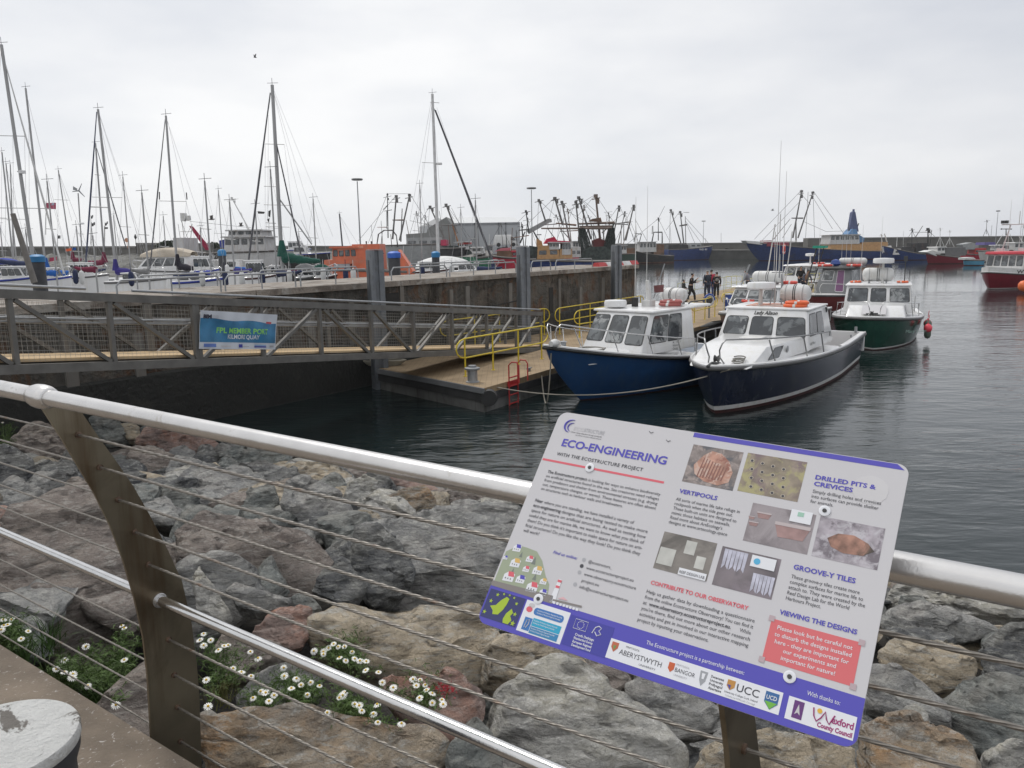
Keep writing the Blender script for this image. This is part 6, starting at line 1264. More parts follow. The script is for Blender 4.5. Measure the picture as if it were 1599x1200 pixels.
# orange lifeboat
t_, q_ = vessel('bright orange rescue lifeboat with square windows beyond the pier', (648, 424), (506, 420), 58, orb, B=4.6, name='lifeboat', cat='lifeboat', full=2.2, houses=((526, 388, 564, 412, orb, 4, 'wheelhouse'), (556, 382, 600, 424, orb, 0, 'cabin_block'), (513, 406, 548, 424, orb, 0, 'aft_cabin')),
    masts=(((520, 420), (530, 398), .03, W_), ((548, 404), (560, 402), .05, W_), ((565, 386), (565, 420), .03, dark), ((630, 384), (628, 420), .03, W_), ((610, 366), (612, 386), .03, dark), ((597, 362), (595, 384), .03, dark), ((556, 396), (600, 396), .03, dark), ((588, 386), (591, 366), .05, dark), ((591, 366), (600, 360), .05, dark), ((600, 360), (613, 360), .05, dark), ((613, 360), (619, 368), .05, dark), ((619, 368), (621, 386), .05, dark), ((604, 358), (604, 330), .03, dark), ((589, 355), (606, 355), .05, W_), ((572, 382), (572, 377), .06, dark), ((580, 382), (580, 377), .06, dark)),
    boxes=(([(622, 390), (645, 424), (640, 428), (622, 426)], orb, 'bow_flare', 1.6), ([(505, 421), (522, 412), (548, 404), (548, 426), (507, 430)], orb, 'stern_cover', 2.6), ([(521, 412), (545, 410), (548, 422), (522, 425)], mat('grey_tarp', (.36, .36, .38), .8), 'tarpaulin', 2.9), ([(526, 390), (545, 384), (567, 384), (567, 388), (527, 392)], mat('faded_orange', (.65, .28, .18), .6), 'roof_edge', 2.9)))
vessel('grey vessel with tall twin masts right of the lifeboat arch', (600, 383), (700, 381), 100, grh, B=6, houses=((637, 372, 690, 386, grh, 3, 'deckhouse'),),
    masts=(((605, 302), (606, 372), .07, dark, 1), ((619, 305), (613, 374), .12, mastm, 1), ((640, 303), (624, 376), .12, mastm, 1), ((628, 326), (626, 378), .08, mastm), ((600, 330), (612, 328), .05, dark), ((613, 344), (632, 344), .10, rust), ((598, 328), (606, 320), .05, dark), ((604, 316), (628, 317), .03, mastm)), lines=(((640, 303), (672, 355)), ((619, 305), (560, 376)), ((605, 303), (575, 380)), ((640, 345), (690, 356)), ((605, 303), (640, 303))))
vessel('dark trawler with rust coloured boom in front of the warehouse', (736, 386), (690, 388), 98, dkh, B=5.5, houses=((718, 379, 734, 390, wheel_l, 2, 'wheelhouse'), (690, 375, 699, 384, mat('red_box', (.40, .03, .08), .6), 0, 'gear_box'), (720, 379, 736, 382, redp, 0, 'gear_box')),
    masts=(((671, 322), (692, 368), .11, mastm, 1), ((696, 319), (714, 365), .12, mastm, 1), ((706, 350), (717, 384), .11, mat('orange_brown_boom', (.30, .15, .07), .7)), ((688, 352), (714, 352), .08, mastm), ((686, 330), (694, 382), .04, mastm), ((700, 352), (703, 388), .05, rust), ((690, 360), (699, 388), .05, mastm)), lines=(((671, 322), (668, 360)), ((696, 319), (708, 342)), ((705, 325), (730, 375)), ((671, 322), (655, 350)), ((696, 319), (740, 380))),
    boxes=(([(700, 384), (735, 384), (738, 398), (698, 398)], net, 'net_pile', 3.),))
vessel('small green hulled fishing boat with white bow seen over the pier', (762, 393), (728, 402), 66, grnh, B=3.6, yaw=.6, houses=((738, 388, 752, 396, W_, 2, 'wheelhouse'),), masts=(((752, 388), (757, 414), .03, W_), ((748, 392), (760, 416), .03, W_)), boxes=(([(733, 390), (755, 389), (757, 396), (741, 400)], W_, 'foredeck_cover', 1.5),))
vessel('bright red fishing boat with a pink canopy beyond the pier', (764, 398), (812, 402), 70, redh, B=4, full=3.2, houses=((776, 392, 800, 402, rust, 0, 'deckhouse'), (800, 394, 812, 404, redh, 2, 'wheelhouse')), boxes=(([(772, 393), (782, 388), (798, 387), (795, 392), (788, 394)], pinkc, 'canopy', 2.),), masts=(((788, 400), (796, 392), .04, dark), ((797, 386), (797, 400), .04, W_)))
t_, q_ = vessel('blue trawler with buff deckhouse and red roof behind the second steel pile', (806, 404), (962, 407), 92, bluh, B=6, houses=((838, 384, 872, 405, tanp, 2, 'deckhouse'), (872, 389, 892, 404, tanp, 0, 'deckhouse'), (856, 380, 872, 390, wheel_l, 3, 'wheelhouse'), (876, 380, 890, 398, wheel_l, 3, 'wheelhouse')),
    masts=(((841, 312), (852, 346), .10, mastm, 1), ((866, 309), (879, 352), .13, mastm, 1), ((877, 314), (890, 378), .11, mastm, 1), ((821, 329), (826, 364), .08, dark, 1), ((814, 347), (816, 372), .06, dark), ((810, 360), (832, 358), .10, dark), ((820, 362), (812, 380), .10, dark), ((831, 358), (841, 376), .10, dark), ((845, 352), (870, 350), .06, mastm)),
    lines=(((841, 312), (839, 372)), ((841, 312), (880, 350)), ((866, 309), (822, 352)), ((877, 314), (907, 352)), ((866, 309), (850, 376)), ((826, 330), (806, 350)), ((877, 314), (870, 378))),
    boxes=(([(822, 360), (855, 342), (861, 342), (862, 347), (858, 348), (826, 366)], grh, 'gallows_arm', .7), ([(850, 381), (855, 373), (866, 370), (870, 376), (890, 377), (891, 381)], mat('bright_red_canvas', (.45, .02, .06), .8), 'red_canvas', 3.6), ([(827, 384), (840, 386), (838, 404), (824, 404)], net, 'net_pile', 2.5), ([(838, 373), (846, 377), (848, 386), (838, 386)], tanp, 'funnel', 1.2)))
vessel('black beam trawler with a high steel gantry hung with dark nets', (880, 405), (968, 408), 98, dkh, B=6.5, houses=((890, 386, 905, 402, wheel_l, 2, 'deckhouse'), (952, 386, 966, 404, dkh, 2, 'deckhouse')),
    masts=(((899, 314), (906, 380), .12, mastm, 1), ((903, 307), (923, 374), .13, mastm, 1), ((930, 304), (938, 384), .16, mastb, 1), ((845, 357), (955, 357), .14, mastb), ((868, 349), (900, 352), .12, rust), ((903, 350), (960, 348), .16, mastb), ((903, 352), (908, 405), .12, mastm), ((958, 350), (950, 385), .16, net), ((918, 352), (914, 398), .06, mastm), ((926, 357), (928, 384), .08, mastm), ((941, 352), (944, 384), .09, mastm), ((948, 357), (940, 364), .08, mastm), ((855, 357), (866, 372), .06, mastm), ((875, 357), (888, 372), .06, mastm), ((903, 371), (914, 404), .14, mat('bright_red_canvas', (.45, .02, .06), .8)), ((946, 331), (948, 350), .04, W_), ((920, 345), (934, 341), .08, dark)),
    lines=(((903, 307), (940, 350)), ((930, 304), (902, 338)), ((930, 304), (960, 350)), ((930, 304), (888, 330)), ((899, 314), (885, 352)), ((903, 307), (930, 330)), ((910, 360), (930, 402)), ((922, 360), (942, 402)), ((905, 360), (922, 400)), ((943, 332), (956, 331)), ((958, 350), (985, 352))),
    boxes=(([(905, 353), (957, 352), (955, 356), (907, 357)], mastb, 'gantry_net_rail', .5), ([(910, 392), (924, 386), (945, 385), (956, 392), (960, 410), (908, 410)], net, 'net_pile', 4.), ([(919, 346), (925, 342), (938, 340), (940, 347)], rust, 'crows_nest', .8), ([(926, 376), (936, 372), (946, 377), (944, 386), (928, 386)], mat('maroon_net', (.12, .03, .03), .9), 'net_drum', 2.)))
mb = MB()
bt_, bq = [o for o in SC.objects if o.get('label', '').startswith('black beam trawler')][0], None
def w98(px, py, dy): return ony(px, py, 98 + dy) - bt_.location
for side in (0, 1):
    for k in range(26):
        u = k / 25; x0 = 904 + 9 * u if side == 0 else 959 - 9 * u; x1 = 909 + 20 * u if side == 0 else 957 - 18 * u; xm = (x0 + x1) / 2 + (-4 if side == 0 else 3) * (1 - u)
        mb.tube([w98(x0, 356, -2 + 3 * (k % 3) / 2), w98(xm, 376, -1.5 + (k % 4) * .6), w98(x1, 404, -2 + (k % 5) * .5)], .035, 3, False)
    for j in range(12):
        v = j / 11; y = 360 + 40 * v; a_ = (905 + 2 * v, 912 + 14 * v) if side == 0 else (950 - 11 * v, 959 - 2 * v)
        mb.tube([w98(a_[0], y, -1.5), w98(sum(a_) / 2, y + 2, -1), w98(a_[1], y, -.6)], .03, 3, False)
inv_ = Matrix.Rotation(-bt_.rotation_euler.z, 3, 'Z'); mb.v = [inv_ @ v for v in mb.v]; mb.build('hanging_net', net, bt_)
vessel('rusty black trawler with white wheelhouse lying beyond the pier end', (976, 388), (1048, 399), 165, dkh, B=7, boot=rust, houses=((996, 379, 1022, 394, wheel_l, 5, 'wheelhouse'), (1018, 382, 1034, 398, rust, 0, 'deckhouse')),
    masts=(((967, 321), (956, 378), .16, mastm, 1), ((990, 320), (977, 376), .17, mastm, 1), ((960, 350), (982, 347), .14, mastm), ((974, 348), (974, 376), .10, mastm), ((993, 362), (990, 378), .10, dark), ((1002, 365), (998, 380), .10, dark), ((1028, 340), (1028, 376), .10, dark, 1), ((1021, 363), (1034, 363), .14, dark), ((1021, 363), (1018, 378), .14, dark), ((1034, 363), (1034, 380), .14, dark), ((991, 365), (1002, 366), .10, dark), ((992, 342), (995, 378), .06, W_), ((1019, 353), (1019, 366), .20, W_)),
    lines=(((990, 320), (960, 378)), ((967, 321), (945, 352)), ((1028, 342), (1038, 322)), ((1028, 342), (1046, 378)), ((993, 345), (1012, 380)), ((967, 321), (990, 372)), ((1028, 342), (975, 385))))
vessel('blue bowed trawler with long dark stern under two leaning derricks', (1113, 384), (1040, 390), 188, bluh, B=7, houses=((1040, 383, 1072, 396, dkh, 0, 'deckhouse'), (1075, 380, 1092, 388, grh, 2, 'deckhouse')),
    masts=(((1047, 327), (1064, 383), .17, mastm, 1), ((1062, 330), (1068, 383), .17, mastm, 1), ((1070, 338), (1071, 383), .10, mastm), ((1046, 350), (1048, 380), .04, mastm), ((1061, 353), (1073, 351), .22, mastm), ((1067, 332), (1076, 332), .06, mastm)), lines=(((1070, 345), (1095, 380)), ((1073, 352), (1085, 380)), ((1047, 327), (1045, 382)), ((1070, 340), (1108, 382)), ((1062, 330), (1040, 360))), txt=('WD 81', 1086, 391, 2.6, 12, W_))
vessel('dark trawler hull with tangled gear between the red boat and the blue trawler', (800, 396), (735, 398), 108, dkh, B=5.5, houses=((742, 388, 756, 398, grh, 2, 'deckhouse'), (758, 384, 770, 398, wheel_l, 3, 'wheelhouse')),
    masts=(((746, 352), (748, 390), .05, mastm), ((782, 348), (786, 392), .05, mastm, 1), ((790, 362), (792, 394), .07, dark), ((800, 356), (798, 396), .06, rust), ((772, 370), (774, 386), .05, W_), ((764, 366), (764, 386), .04, W_)), lines=(((746, 352), (735, 390)), ((782, 350), (800, 392)), ((782, 350), (764, 384))), boxes=(([(776, 388), (792, 385), (800, 396), (776, 398)], net, 'net_pile', 2.),))
vessel('crimson trawler hull moored behind the warehouse end of the quay', (818, 398), (756, 400), 84, mat('crimson_trawler', (.30, .02, .045), .5, var=.2), B=5, houses=((806, 386, 822, 398, wheel_l, 3, 'wheelhouse'), (792, 390, 806, 400, rust, 0, 'deckhouse')),
    masts=(((815, 350), (818, 388), .05, dark, 1), ((806, 360), (808, 392), .05, dark), ((824, 340), (820, 386), .05, mastm, 1), ((800, 372), (826, 368), .05, rust)), lines=(((815, 352), (790, 396)), ((824, 342), (840, 390))))
vessel('red and white trawler wheelhouse showing between the two far steel piles', (870, 398), (930, 398), 122, redh, B=6, houses=((893, 378, 906, 392, wheel_l, 3, 'wheelhouse'), (916, 384, 932, 396, rust, 0, 'deckhouse')),
    masts=(((886, 326), (892, 378), .08, mastb, 1), ((912, 320), (908, 380), .08, mastb, 1), ((918, 336), (934, 384), .07, mastm, 1), ((868, 335), (884, 384), .07, mastm, 1), ((874, 362), (906, 360), .08, rust), ((880, 340), (880, 386), .04, mastm), ((924, 352), (924, 388), .05, dark)), lines=(((886, 328), (912, 322)), ((886, 328), (868, 380)), ((912, 322), (936, 384)), ((868, 336), (858, 384)), ((918, 337), (948, 386)), ((886, 330), (924, 352))))
vessel('dull green trawler with a forest of derricks just before the pier end', (938, 398), (990, 396), 132, mat('dull_green_hull', (.04, .07, .055), .6), B=6, houses=((962, 384, 976, 396, wheel_l, 3, 'wheelhouse'), (976, 388, 990, 398, rust, 0, 'deckhouse')),
    masts=(((950, 332), (956, 388), .08, mastm, 1), ((976, 330), (964, 386), .09, mastm, 1), ((984, 344), (972, 386), .07, mastb, 1), ((944, 350), (980, 351), .08, mastm), ((958, 356), (958, 388), .07, dark), ((970, 352), (970, 386), .06, rust)), lines=(((950, 334), (938, 392)), ((976, 332), (994, 388)), ((976, 332), (950, 352)), ((984, 345), (1000, 386))))
vessel('black trawler with short derricks behind the grey twin masted vessel', (700, 388), (640, 388), 120, dkh, B=6, houses=((648, 378, 660, 388, wheel_l, 3, 'wheelhouse'),),
    masts=(((650, 330), (656, 380), .06, mastm, 1), ((664, 336), (660, 384), .06, mastm, 1), ((634, 344), (642, 386), .06, mastb), ((595, 345), (598, 388), .05, mastm), ((580, 352), (582, 388), .04, mastm)), lines=(((650, 332), (634, 386)), ((664, 337), (680, 386)), ((650, 332), (690, 380))))
# big blue trawler on the right
vessel('long blue trawler with white wheelhouse and light blue funnel by the far sea wall', (1164, 377), (1402, 392), 166, bluh, B=8, full=3.2, houses=((1288, 368, 1334, 382, wheel_l, 6, 'wheelhouse'), (1288, 382, 1338, 392, tanp, 0, 'deckhouse'), (1336, 379, 1378, 392, tanp, 0, 'deckhouse'), (1192, 376, 1200, 385, mat('dull_maroon', (.20, .03, .05), .7), 0, 'winch_house'), (1200, 379, 1226, 386, mat('dull_maroon', (.20, .03, .05), .7), 0, 'winch_house')),
    masts=(((1252, 297), (1238, 372), .18, mastm, 1), ((1270, 299), (1246, 372), .17, mastm, 1), ((1243, 340), (1243, 378), .16, mastm), ((1236, 341), (1254, 341), .16, mastm), ((1333, 327), (1331, 362), .35, mat('slate_blue_mast', (.08, .10, .20), .6)), ((1341, 349), (1336, 362), .16, dark), ((1325, 348), (1326, 362), .10, dark), ((1234, 342), (1208, 374), .08, mastm), ((1236, 350), (1222, 372), .06, mastm), ((1376, 366), (1379, 392), .08, W_, 1), ((1381, 365), (1386, 382), .16, W_)),
    lines=(((1252, 297), (1178, 374)), ((1270, 299), (1318, 366)), ((1252, 312), (1190, 376)), ((1270, 310), (1300, 358)), ((1254, 346), (1290, 362)), ((1262, 300), (1258, 372)), ((1290, 362), (1325, 361)), ((1252, 305), (1266, 320)), ((1270, 312), (1272, 372))),
    boxes=(([(1331, 332), (1334, 330), (1336, 332), (1341, 362), (1326, 362)], mat('slate_blue_mast', (.08, .10, .20), .6), 'mast_tower', 1.2), ([(1331, 358), (1337, 358), (1340, 366), (1350, 372), (1348, 380), (1334, 382), (1326, 378), (1324, 366)], lblue, 'funnel', 3.), ([(1164, 376), (1192, 378), (1192, 383), (1184, 382), (1168, 380)], W_, 'white_bow_band', 3.5)), txt=('WD', 1362, 396, 5, 10, W_))
# the lettering faces the camera on the port side; skiffs and smaller ones further right
vessel('dark blue fishing vessel cluttered with gear right of the long blue trawler', (1378, 384), (1458, 398), 152, bluh, B=6, houses=((1389, 389, 1399, 398, W_, 1, 'deckhouse'), (1400, 386, 1420, 398, dkh, 0, 'deckhouse'), (1422, 380, 1440, 400, dkh, 0, 'deckhouse')),
    masts=(((1424, 357), (1424, 392), .09, dark, 1), ((1441, 353), (1430, 370), .09, mastm), ((1449, 357), (1449, 392), .16, dark, 1), ((1455, 359), (1452, 384), .07, dark), ((1425, 363), (1448, 363), .05, mastm), ((1401, 370), (1400, 386), .08, W_), ((1411, 361), (1410, 392), .04, W_)), lines=(((1424, 362), (1410, 384)), ((1449, 360), (1462, 372)), ((1424, 360), (1440, 392)), ((1455, 360), (1436, 396))), boxes=(([(1378, 386), (1392, 384), (1393, 393), (1386, 398), (1380, 394)], W_, 'white_emblem_plate', .4), ([(1434, 384), (1450, 382), (1456, 398), (1436, 400)], net, 'net_pile', 3.)))
vessel('crimson hulled fishing boat with white foredeck near the far right', (1446, 395), (1506, 402), 126, red_h, B=4.5, full=2.4, houses=((1456, 387, 1468, 396, W_, 2, 'wheelhouse'), (1468, 387, 1500, 400, mat('dull_deck_grey', (.13, .13, .13), .7), 0, 'deckhouse')),
    masts=(((1468, 356), (1468, 386), .05, W_, 1), ((1468, 370), (1461, 387), .04, W_), ((1468, 370), (1475, 387), .04, W_), ((1483, 360), (1483, 382), .04, W_, 1), ((1483, 372), (1476, 386), .04, W_), ((1483, 372), (1490, 386), .04, W_)), boxes=(([(1446, 394), (1456, 391), (1470, 396), (1464, 401)], W_, 'white_foredeck', 2.5), ([(1488, 388), (1493, 388), (1493, 392), (1488, 392)], orange, 'dan_buoy', .6)), txt=('WD 116', 1490, 404, 2.4, 9, W_))
vessel('small turquoise open boat with white cover at the far right', (1505, 406), (1530, 406), 115, mat('turquoise_hull', (.07, .25, .38), .5), B=2.6, name='skiff', cat='boat', boxes=(([(1506, 403), (1520, 402), (1524, 405), (1506, 406)], W_, 'cover', 1.6),))
vessel('red boat partly hidden behind the turquoise skiff', (1500, 396), (1536, 398), 135, redh, B=3.6, name='fishing_boat', houses=((1516, 388, 1534, 397, redp, 3, 'deckhouse'),), boxes=(([(1503, 382), (1518, 379), (1528, 382), (1528, 390), (1506, 390)], grh, 'canvas_cover', 2.),), masts=(((1541, 344), (1540, 366), .05, mastm, 1), ((1540, 358), (1535, 370), .05, mastm), ((1540, 358), (1545, 370), .05, mastm), ((1549, 352), (1546, 385), .04, mastm)))
vessel('cluster of white work boats right behind the red roofed boat', (1540, 392), (1610, 390), 128, W_, B=4, name='fishing_boat', yaw=.3, houses=((1553, 384, 1568, 394, W_, 3, 'wheelhouse'), (1576, 380, 1596, 392, W_, 3, 'wheelhouse'), (1530, 379, 1547, 383, mat('violet_canvas', (.12, .10, .28), .7), 0, 'canvas_cover')), masts=(((1571, 357), (1571, 368), .10, mastm), ((1564, 359), (1564, 357), .1, dark), ((1562, 358), (1580, 358), .08, dark), ((1566, 366), (1552, 388), .06, W_), ((1577, 366), (1584, 382), .06, W_), ((1598, 352), (1595, 380), .06, W_, 1), ((1590, 368), (1598, 380), .05, W_)))
vessel('pair of slim aerials on a low boat between the blue trawlers', (1128, 386), (1140, 388), 200, dkh, B=3, name='skiff', cat='boat', masts=(((1126, 364), (1126, 386), .05, mastm), ((1102, 372), (1102, 384), .06, mastm)))
for px, py, Y, lab in ((1205, 329, 120, 'tiny gull far above the blue trawler bow'),): pass
# ---------------- marina yachts and cruisers ----------------
alu = mat('mast_aluminium', (.34, .34, .34), .45, .3, var=.1, vs=.8); alud = mat('dark_spar', (.09, .09, .10), .6, var=.2)
canvas = {k: mat(k + '_canvas', c, .85, var=.2, vs=2, bump=.6, bs=6) for k, c in dict(blue=(.01, .10, .38), purple=(.035, .025, .18), maroon=(.16, .015, .045), black=(.018, .016, .025), green=(.008, .075, .055), beige=(.48, .42, .34), navy=(.02, .03, .08), grey=(.2, .2, .2), royal=(.03, .05, .30)).items()}
wirem = mat('stay_wire', (.16, .16, .16), .5, .3)
def yacht(label, mtop, mbase, Y, L=8., hx=.35, hm=white, cover=None, boom=None, spread=(), stays=(), fstay=None, mr=.075, mm=alu, extra=None, rz=None, wires=((.55, 0), (.75, 0)), group='moored yachts in the marina'):
    """mtop/mbase: mast ends in the photograph at distance Y; the hull lies under the mast"""
    A, B = ony(*mtop, Y), ony(*mbase, Y); base = Vector((B.x, Y, 0)); rz = random.uniform(-.35, .35) if rz is None else rz
    t = empty('sailing_yacht', base, rz, label, 'yacht', group); inv = Matrix.Rotation(-rz, 3, 'Z')
    def q(px, py, dy=0.): return inv @ (ony(px, py, Y + dy) - base)
    hl = empty_hull = MB
    # hull: bow to +x local, mast at 0
    sub = bpy.data.objects.new('tmp', None); COL.objects.link(sub)
    S = hull(sub, L, L * .3, 1.15, .95, hm, rake=L * .1, full=2.2, flare=.4, boot=canvas['navy'], n=12, sr=.03, deck=whited)
    for o in [o for o in SC.objects if o.parent == sub]:
        o.data.transform(Matrix.Translation(Vector((-L * (1 - hx * 1.2) * .85, 0, 0)))); o.parent = t
    bpy.data.objects.remove(sub)
    house(t, -L * .28, L * .1, L * .1, L * .085, 1.0, 1.5, rf=.6, name='cabin', bev=.06)
    for s in (-1, 1): MB().hexa([(-L * .22, s * (L * .1 - .012), 1.15), (0, s * (L * .1 - .012), 1.15), (0, s * (L * .1 + .008), 1.15), (-L * .22, s * (L * .1 + .008), 1.15)], [(-L * .22, s * (L * .09 - .012), 1.36), (-.1, s * (L * .09 - .012), 1.36), (-.1, s * (L * .09 + .012), 1.36), (-L * .22, s * (L * .09 + .012), 1.36)]).build('window', glass, t)
    mt = q(*mtop); mbp = q(*mbase); mbp.z = min(mbp.z, 1.3)
    MB().tube([mt, mbp], [mr * .75, mr], 8).build('mast', mm, t)
    MB().tube([mt, mt + Vector((0, 0, .35))], .012, 4).tube([mt + Vector((-.25, 0, .08)), mt + Vector((.3, 0, .12))], .012, 4).build('masthead_vane', alud, t)
    for (x0, x1, y) in spread: MB().tube([q(x0, y), q(x1, y + 1)], .02, 5).build('spreader', alu, t)
    mb = MB(); n_w = 0
    for (P0, P1) in stays: mb.tube([q(*P0), q(*P1)], .009 * Y / 50, 3); n_w += 1
    if n_w: mb.build('shrouds', mat('faint_stay_wire', (.42, .42, .43), .5), t)
    if fstay:
        for (P0, P1, r, m_) in fstay: MB().tube([q(*P0), q(*(P0[i] * .5 + P1[i] * .5 for i in (0, 1))), q(*P1)], [r * .5, r, r * .9], 6).build('furled_sail', m_, t)
    if boom:
        (x0, y0), (x1, y1), th, c = boom; th *= 1.35
        a, b = q(x0, y0), q(x1, y1); n = 14; pts = []; rs = []
        for k in range(n + 1):
            u = k / n; pts.append(a.lerp(b, u) + Vector((0, 0, -.10 * math.sin(u * math.pi) - (.15 * (1 - u) ** 4)))); rs.append(th * (.35 + .65 * (1 - u)) * (1 + .10 * math.sin(u * 31)) if u > 0 else th * .8)
        MB().tube(pts, rs, 9).build('sail_cover', canvas[c], t)
        MB().tube([a.lerp(b, .0) - ZZ * th, b - ZZ * th * .4], .045, 6).build('boom', alu, t)
        (MB().tube([a + ZZ * th * 2.4, a + ZZ * th * 1.2, a - ZZ * .1], [th * .4, th * .6, th * .95], 8).build('cover_collar', canvas[c], t) if th > .2 else None)
    if extra: extra(t, q)
    return t, q
def ex1(t, q): MB().lathe([(0, 0), (.16, .02), (.16, .16), (0, .2)], 12, q(35, 272)).build('radar_dome', white, t); MB().tube([q(27, 268), q(36, 271)], .03, 5).build('bracket', alu, t)
yacht('tallest yacht at the left edge with radar dome on its pale leaning mast', (2, 70), (58, 440), 40, 10, mr=.10, spread=((-10, 40, 212), (0, 80, 325)), rz=.1, fstay=(((9, 102), (100, 428), .05, whited),), stays=(((2, 76), (-20, 400)), ((20, 200), (22, 430)), ((38, 212), (44, 430))), boom=((60, 412), (-30, 402), .14, 'navy'), extra=ex1)
yacht('slim masted yacht second from the left edge', (40, 138), (72, 425), 50, 9, spread=((0, 76, 325),), mr=.075, stays=(((40, 142), (112, 425)), ((45, 180), (46, 400)), ((40, 142), (60, 300))), boom=((72, 424), (110, 426), .26, 'blue'))
yacht('yacht with purple blue sail cover left of the big cruiser', (153, 171), (182, 425), 46, 9, mr=.085, spread=((144, 191, 308), (142, 168, 323)), stays=(((154, 175), (232, 410)), ((155, 180), (222, 390)), ((153, 175), (190, 410)), ((156, 190), (180, 300))), fstay=(((151, 175), (132, 438), .05, mat('dark_blue_furled_sail', (.05, .06, .11), .8)),), boom=((181, 420), (241, 425), .17, 'purple'))
yacht('yacht with maroon sail cover and furled jib behind the purple covered one', (149, 224), (164, 425), 58, 9, mr=.075, spread=((148, 156, 273), (139, 170, 324)), stays=(((150, 228), (150, 400)),), fstay=(((151, 232), (197, 388), .045, alud),), boom=((163, 408), (138, 409), .2, 'maroon'))
yacht('yacht with black sail cover in front of the big white cruiser', (259, 181), (277, 430), 44, 9, mr=.075, spread=((248, 291, 314),), stays=(((260, 186), (332, 402)), ((262, 190), (310, 400)), ((291, 314), (285, 410)), ((248, 314), (250, 400))), fstay=(((258, 186), (234, 420), .04, alud),), boom=((278, 412), (327, 423), .16, 'black'), extra=lambda t, q: MB().tube([q(291, 301), q(292, 312)], .03, 5).tube([q(249, 300), q(249, 312)], .03, 5).build('radar_reflector', dark, t))
def exg(t, q):
    MB().tube([q(427, 203), q(470, 398)], [.03, .045], 6).build('furled_sail', alud, t); MB().tube([q(437, 312), q(487, 382)], .04, 5).build('boom_crane', alu, t)
    MB().poly([q(419, 330), q(423, 328), q(422, 340), q(419, 338)]).poly([q(417, 343), q(421, 341), q(420, 349)]).build('burgee', dark, t)
yacht('large yacht with dark green sail cover left of the orange lifeboat', (425, 133), (441, 430), 44, 11, mr=.115, spread=((414, 444, 225), (412, 456, 320), (412, 432, 291), (415, 452, 354)), stays=(((426, 140), (500, 380)), ((427, 140), (520, 370)), ((414, 225), (414, 380)), ((444, 226), (456, 322)), ((419, 180), (418, 345)), ((426, 140), (486, 385)), ((424, 140), (412, 225)), ((456, 322), (452, 390))), fstay=(((422, 145), (386, 424), .055, alud),), boom=((441, 398), (500, 408), .24, 'green'), extra=exg)
def exw(t, q): MB().lathe([(0, 0), (.2, .02), (.2, .14), (0, .2)], 12, q(686, 258)).build('radar_dome', white, t); MB().tube([q(677, 168), q(768, 408)], [.025, .04], 5).build('furled_sail', alud, t)
yacht('tall white masted yacht in front of the warehouse', (675, 147), (685, 410), 56, 11, mr=.12, mm=mat('white_mast', (.55, .55, .55), .4), spread=((659, 680, 254), (672, 686, 160)), stays=(((673, 160), (640, 345)), ((674, 165), (652, 350)), ((661, 255), (652, 350)), ((676, 160), (690, 340)), ((682, 168), (742, 345))), fstay=(((680, 172), (771, 412), .07, alud),), extra=exw)
yacht('smaller yacht with a slim mast at the left in front of the breakwater', (91, 266), (114, 410), 66, 8, mr=.06, spread=((85, 107, 312),), stays=(((92, 270), (112, 345)), ((91, 270), (90, 400)), ((92, 270), (138, 390))), boom=((114, 403), (130, 405), .16, 'maroon'))
yacht('yacht with a thin mast close to the left border', (3, 238), (21, 420), 58, 8, mr=.06, spread=((-8, 10, 340),), stays=(((3, 240), (2, 400)),))
yacht('yacht mast with a small light just right of the left border', (16, 257), (20, 425), 64, 8, mr=.055, spread=((0, 44, 342),), stays=(((16, 262), (26, 320)),))
yacht('distant little yacht with bare mast behind the purple cover', (177, 336), (183, 405), 80, 7, mr=.05, stays=(((177, 338), (190, 395)),))
yacht('distant dark masted boat between green cover and lamp mast', (530, 334), (537, 400), 90, 8, mr=.10, mm=alud, stays=(((531, 338), (548, 385)), ((531, 338), (560, 383))), hm=dkh)
yacht('slender masted yacht behind the leaning steel pole', (45, 360), (58, 430), 62, 8, mr=.06)
# wind generator pole and standalone flags
wg = empty('wind_generator', ony(130, 425, 54), 0, 'thin pole carrying a small wind generator and flags', 'wind generator'); g0 = wg.location.copy()
MB().tube([ony(130, 425, 54) - g0, ony(122, 302, 54) - g0], .045, 6).build('pole', alu, wg)
MB().poly([ony(114, 291, 54) - g0, ony(121, 295, 54) - g0, ony(120, 298, 54) - g0, ony(114, 297, 54) - g0]).build('tail', galv, wg)
c_ = ony(123, 298, 54) - g0
for k in range(3): MB().tube([c_, c_ + Vector((.5 * math.sin(k * 2.1 + .4), .1, .5 * math.cos(k * 2.1 + .4)))], [.05, .02], 4).build('rotor_blade', galv, wg)
MB().lathe([(0, 0), (.16, .02), (.14, .12), (0, .14)], 10, ony(128, 351, 54) - g0).tube([ony(120, 365, 54) - g0, ony(131, 366, 54) - g0], .02, 4).build('radar_dome', white, wg)
def flag(px, py, w, h, Y, m_, label, slope=0):
    o = ony(px, py, Y); rows = []
    for i in range(7):
        u = i / 6; rows.append([ony(px + w * u, py + slope * u + h * v, Y) - o + Vector((0, .12 * math.sin(u * 6), 0)) for v in (0, .5, 1)])
    f_ = MB().grid(rows).build('flag', m_, None); f_.location = o
    sm_ = bpy.data.objects.new; st = MB().tube([ony(px, py - 2, Y) - o, ony(px - .5, py + h + 40, Y) - o], .015, 4).build('flag_line', wirem, f_)
    return tag(f_, label, 'flag')
flag(72, 317, 16, 10, 45, mat('flag_pale_red_blue', (.35, .38, .48), .8, var=.2, stain=(.45, .10, .16), sts=1.2, stp=(.5, .52)), 'pale red and blue flag on the second yacht')
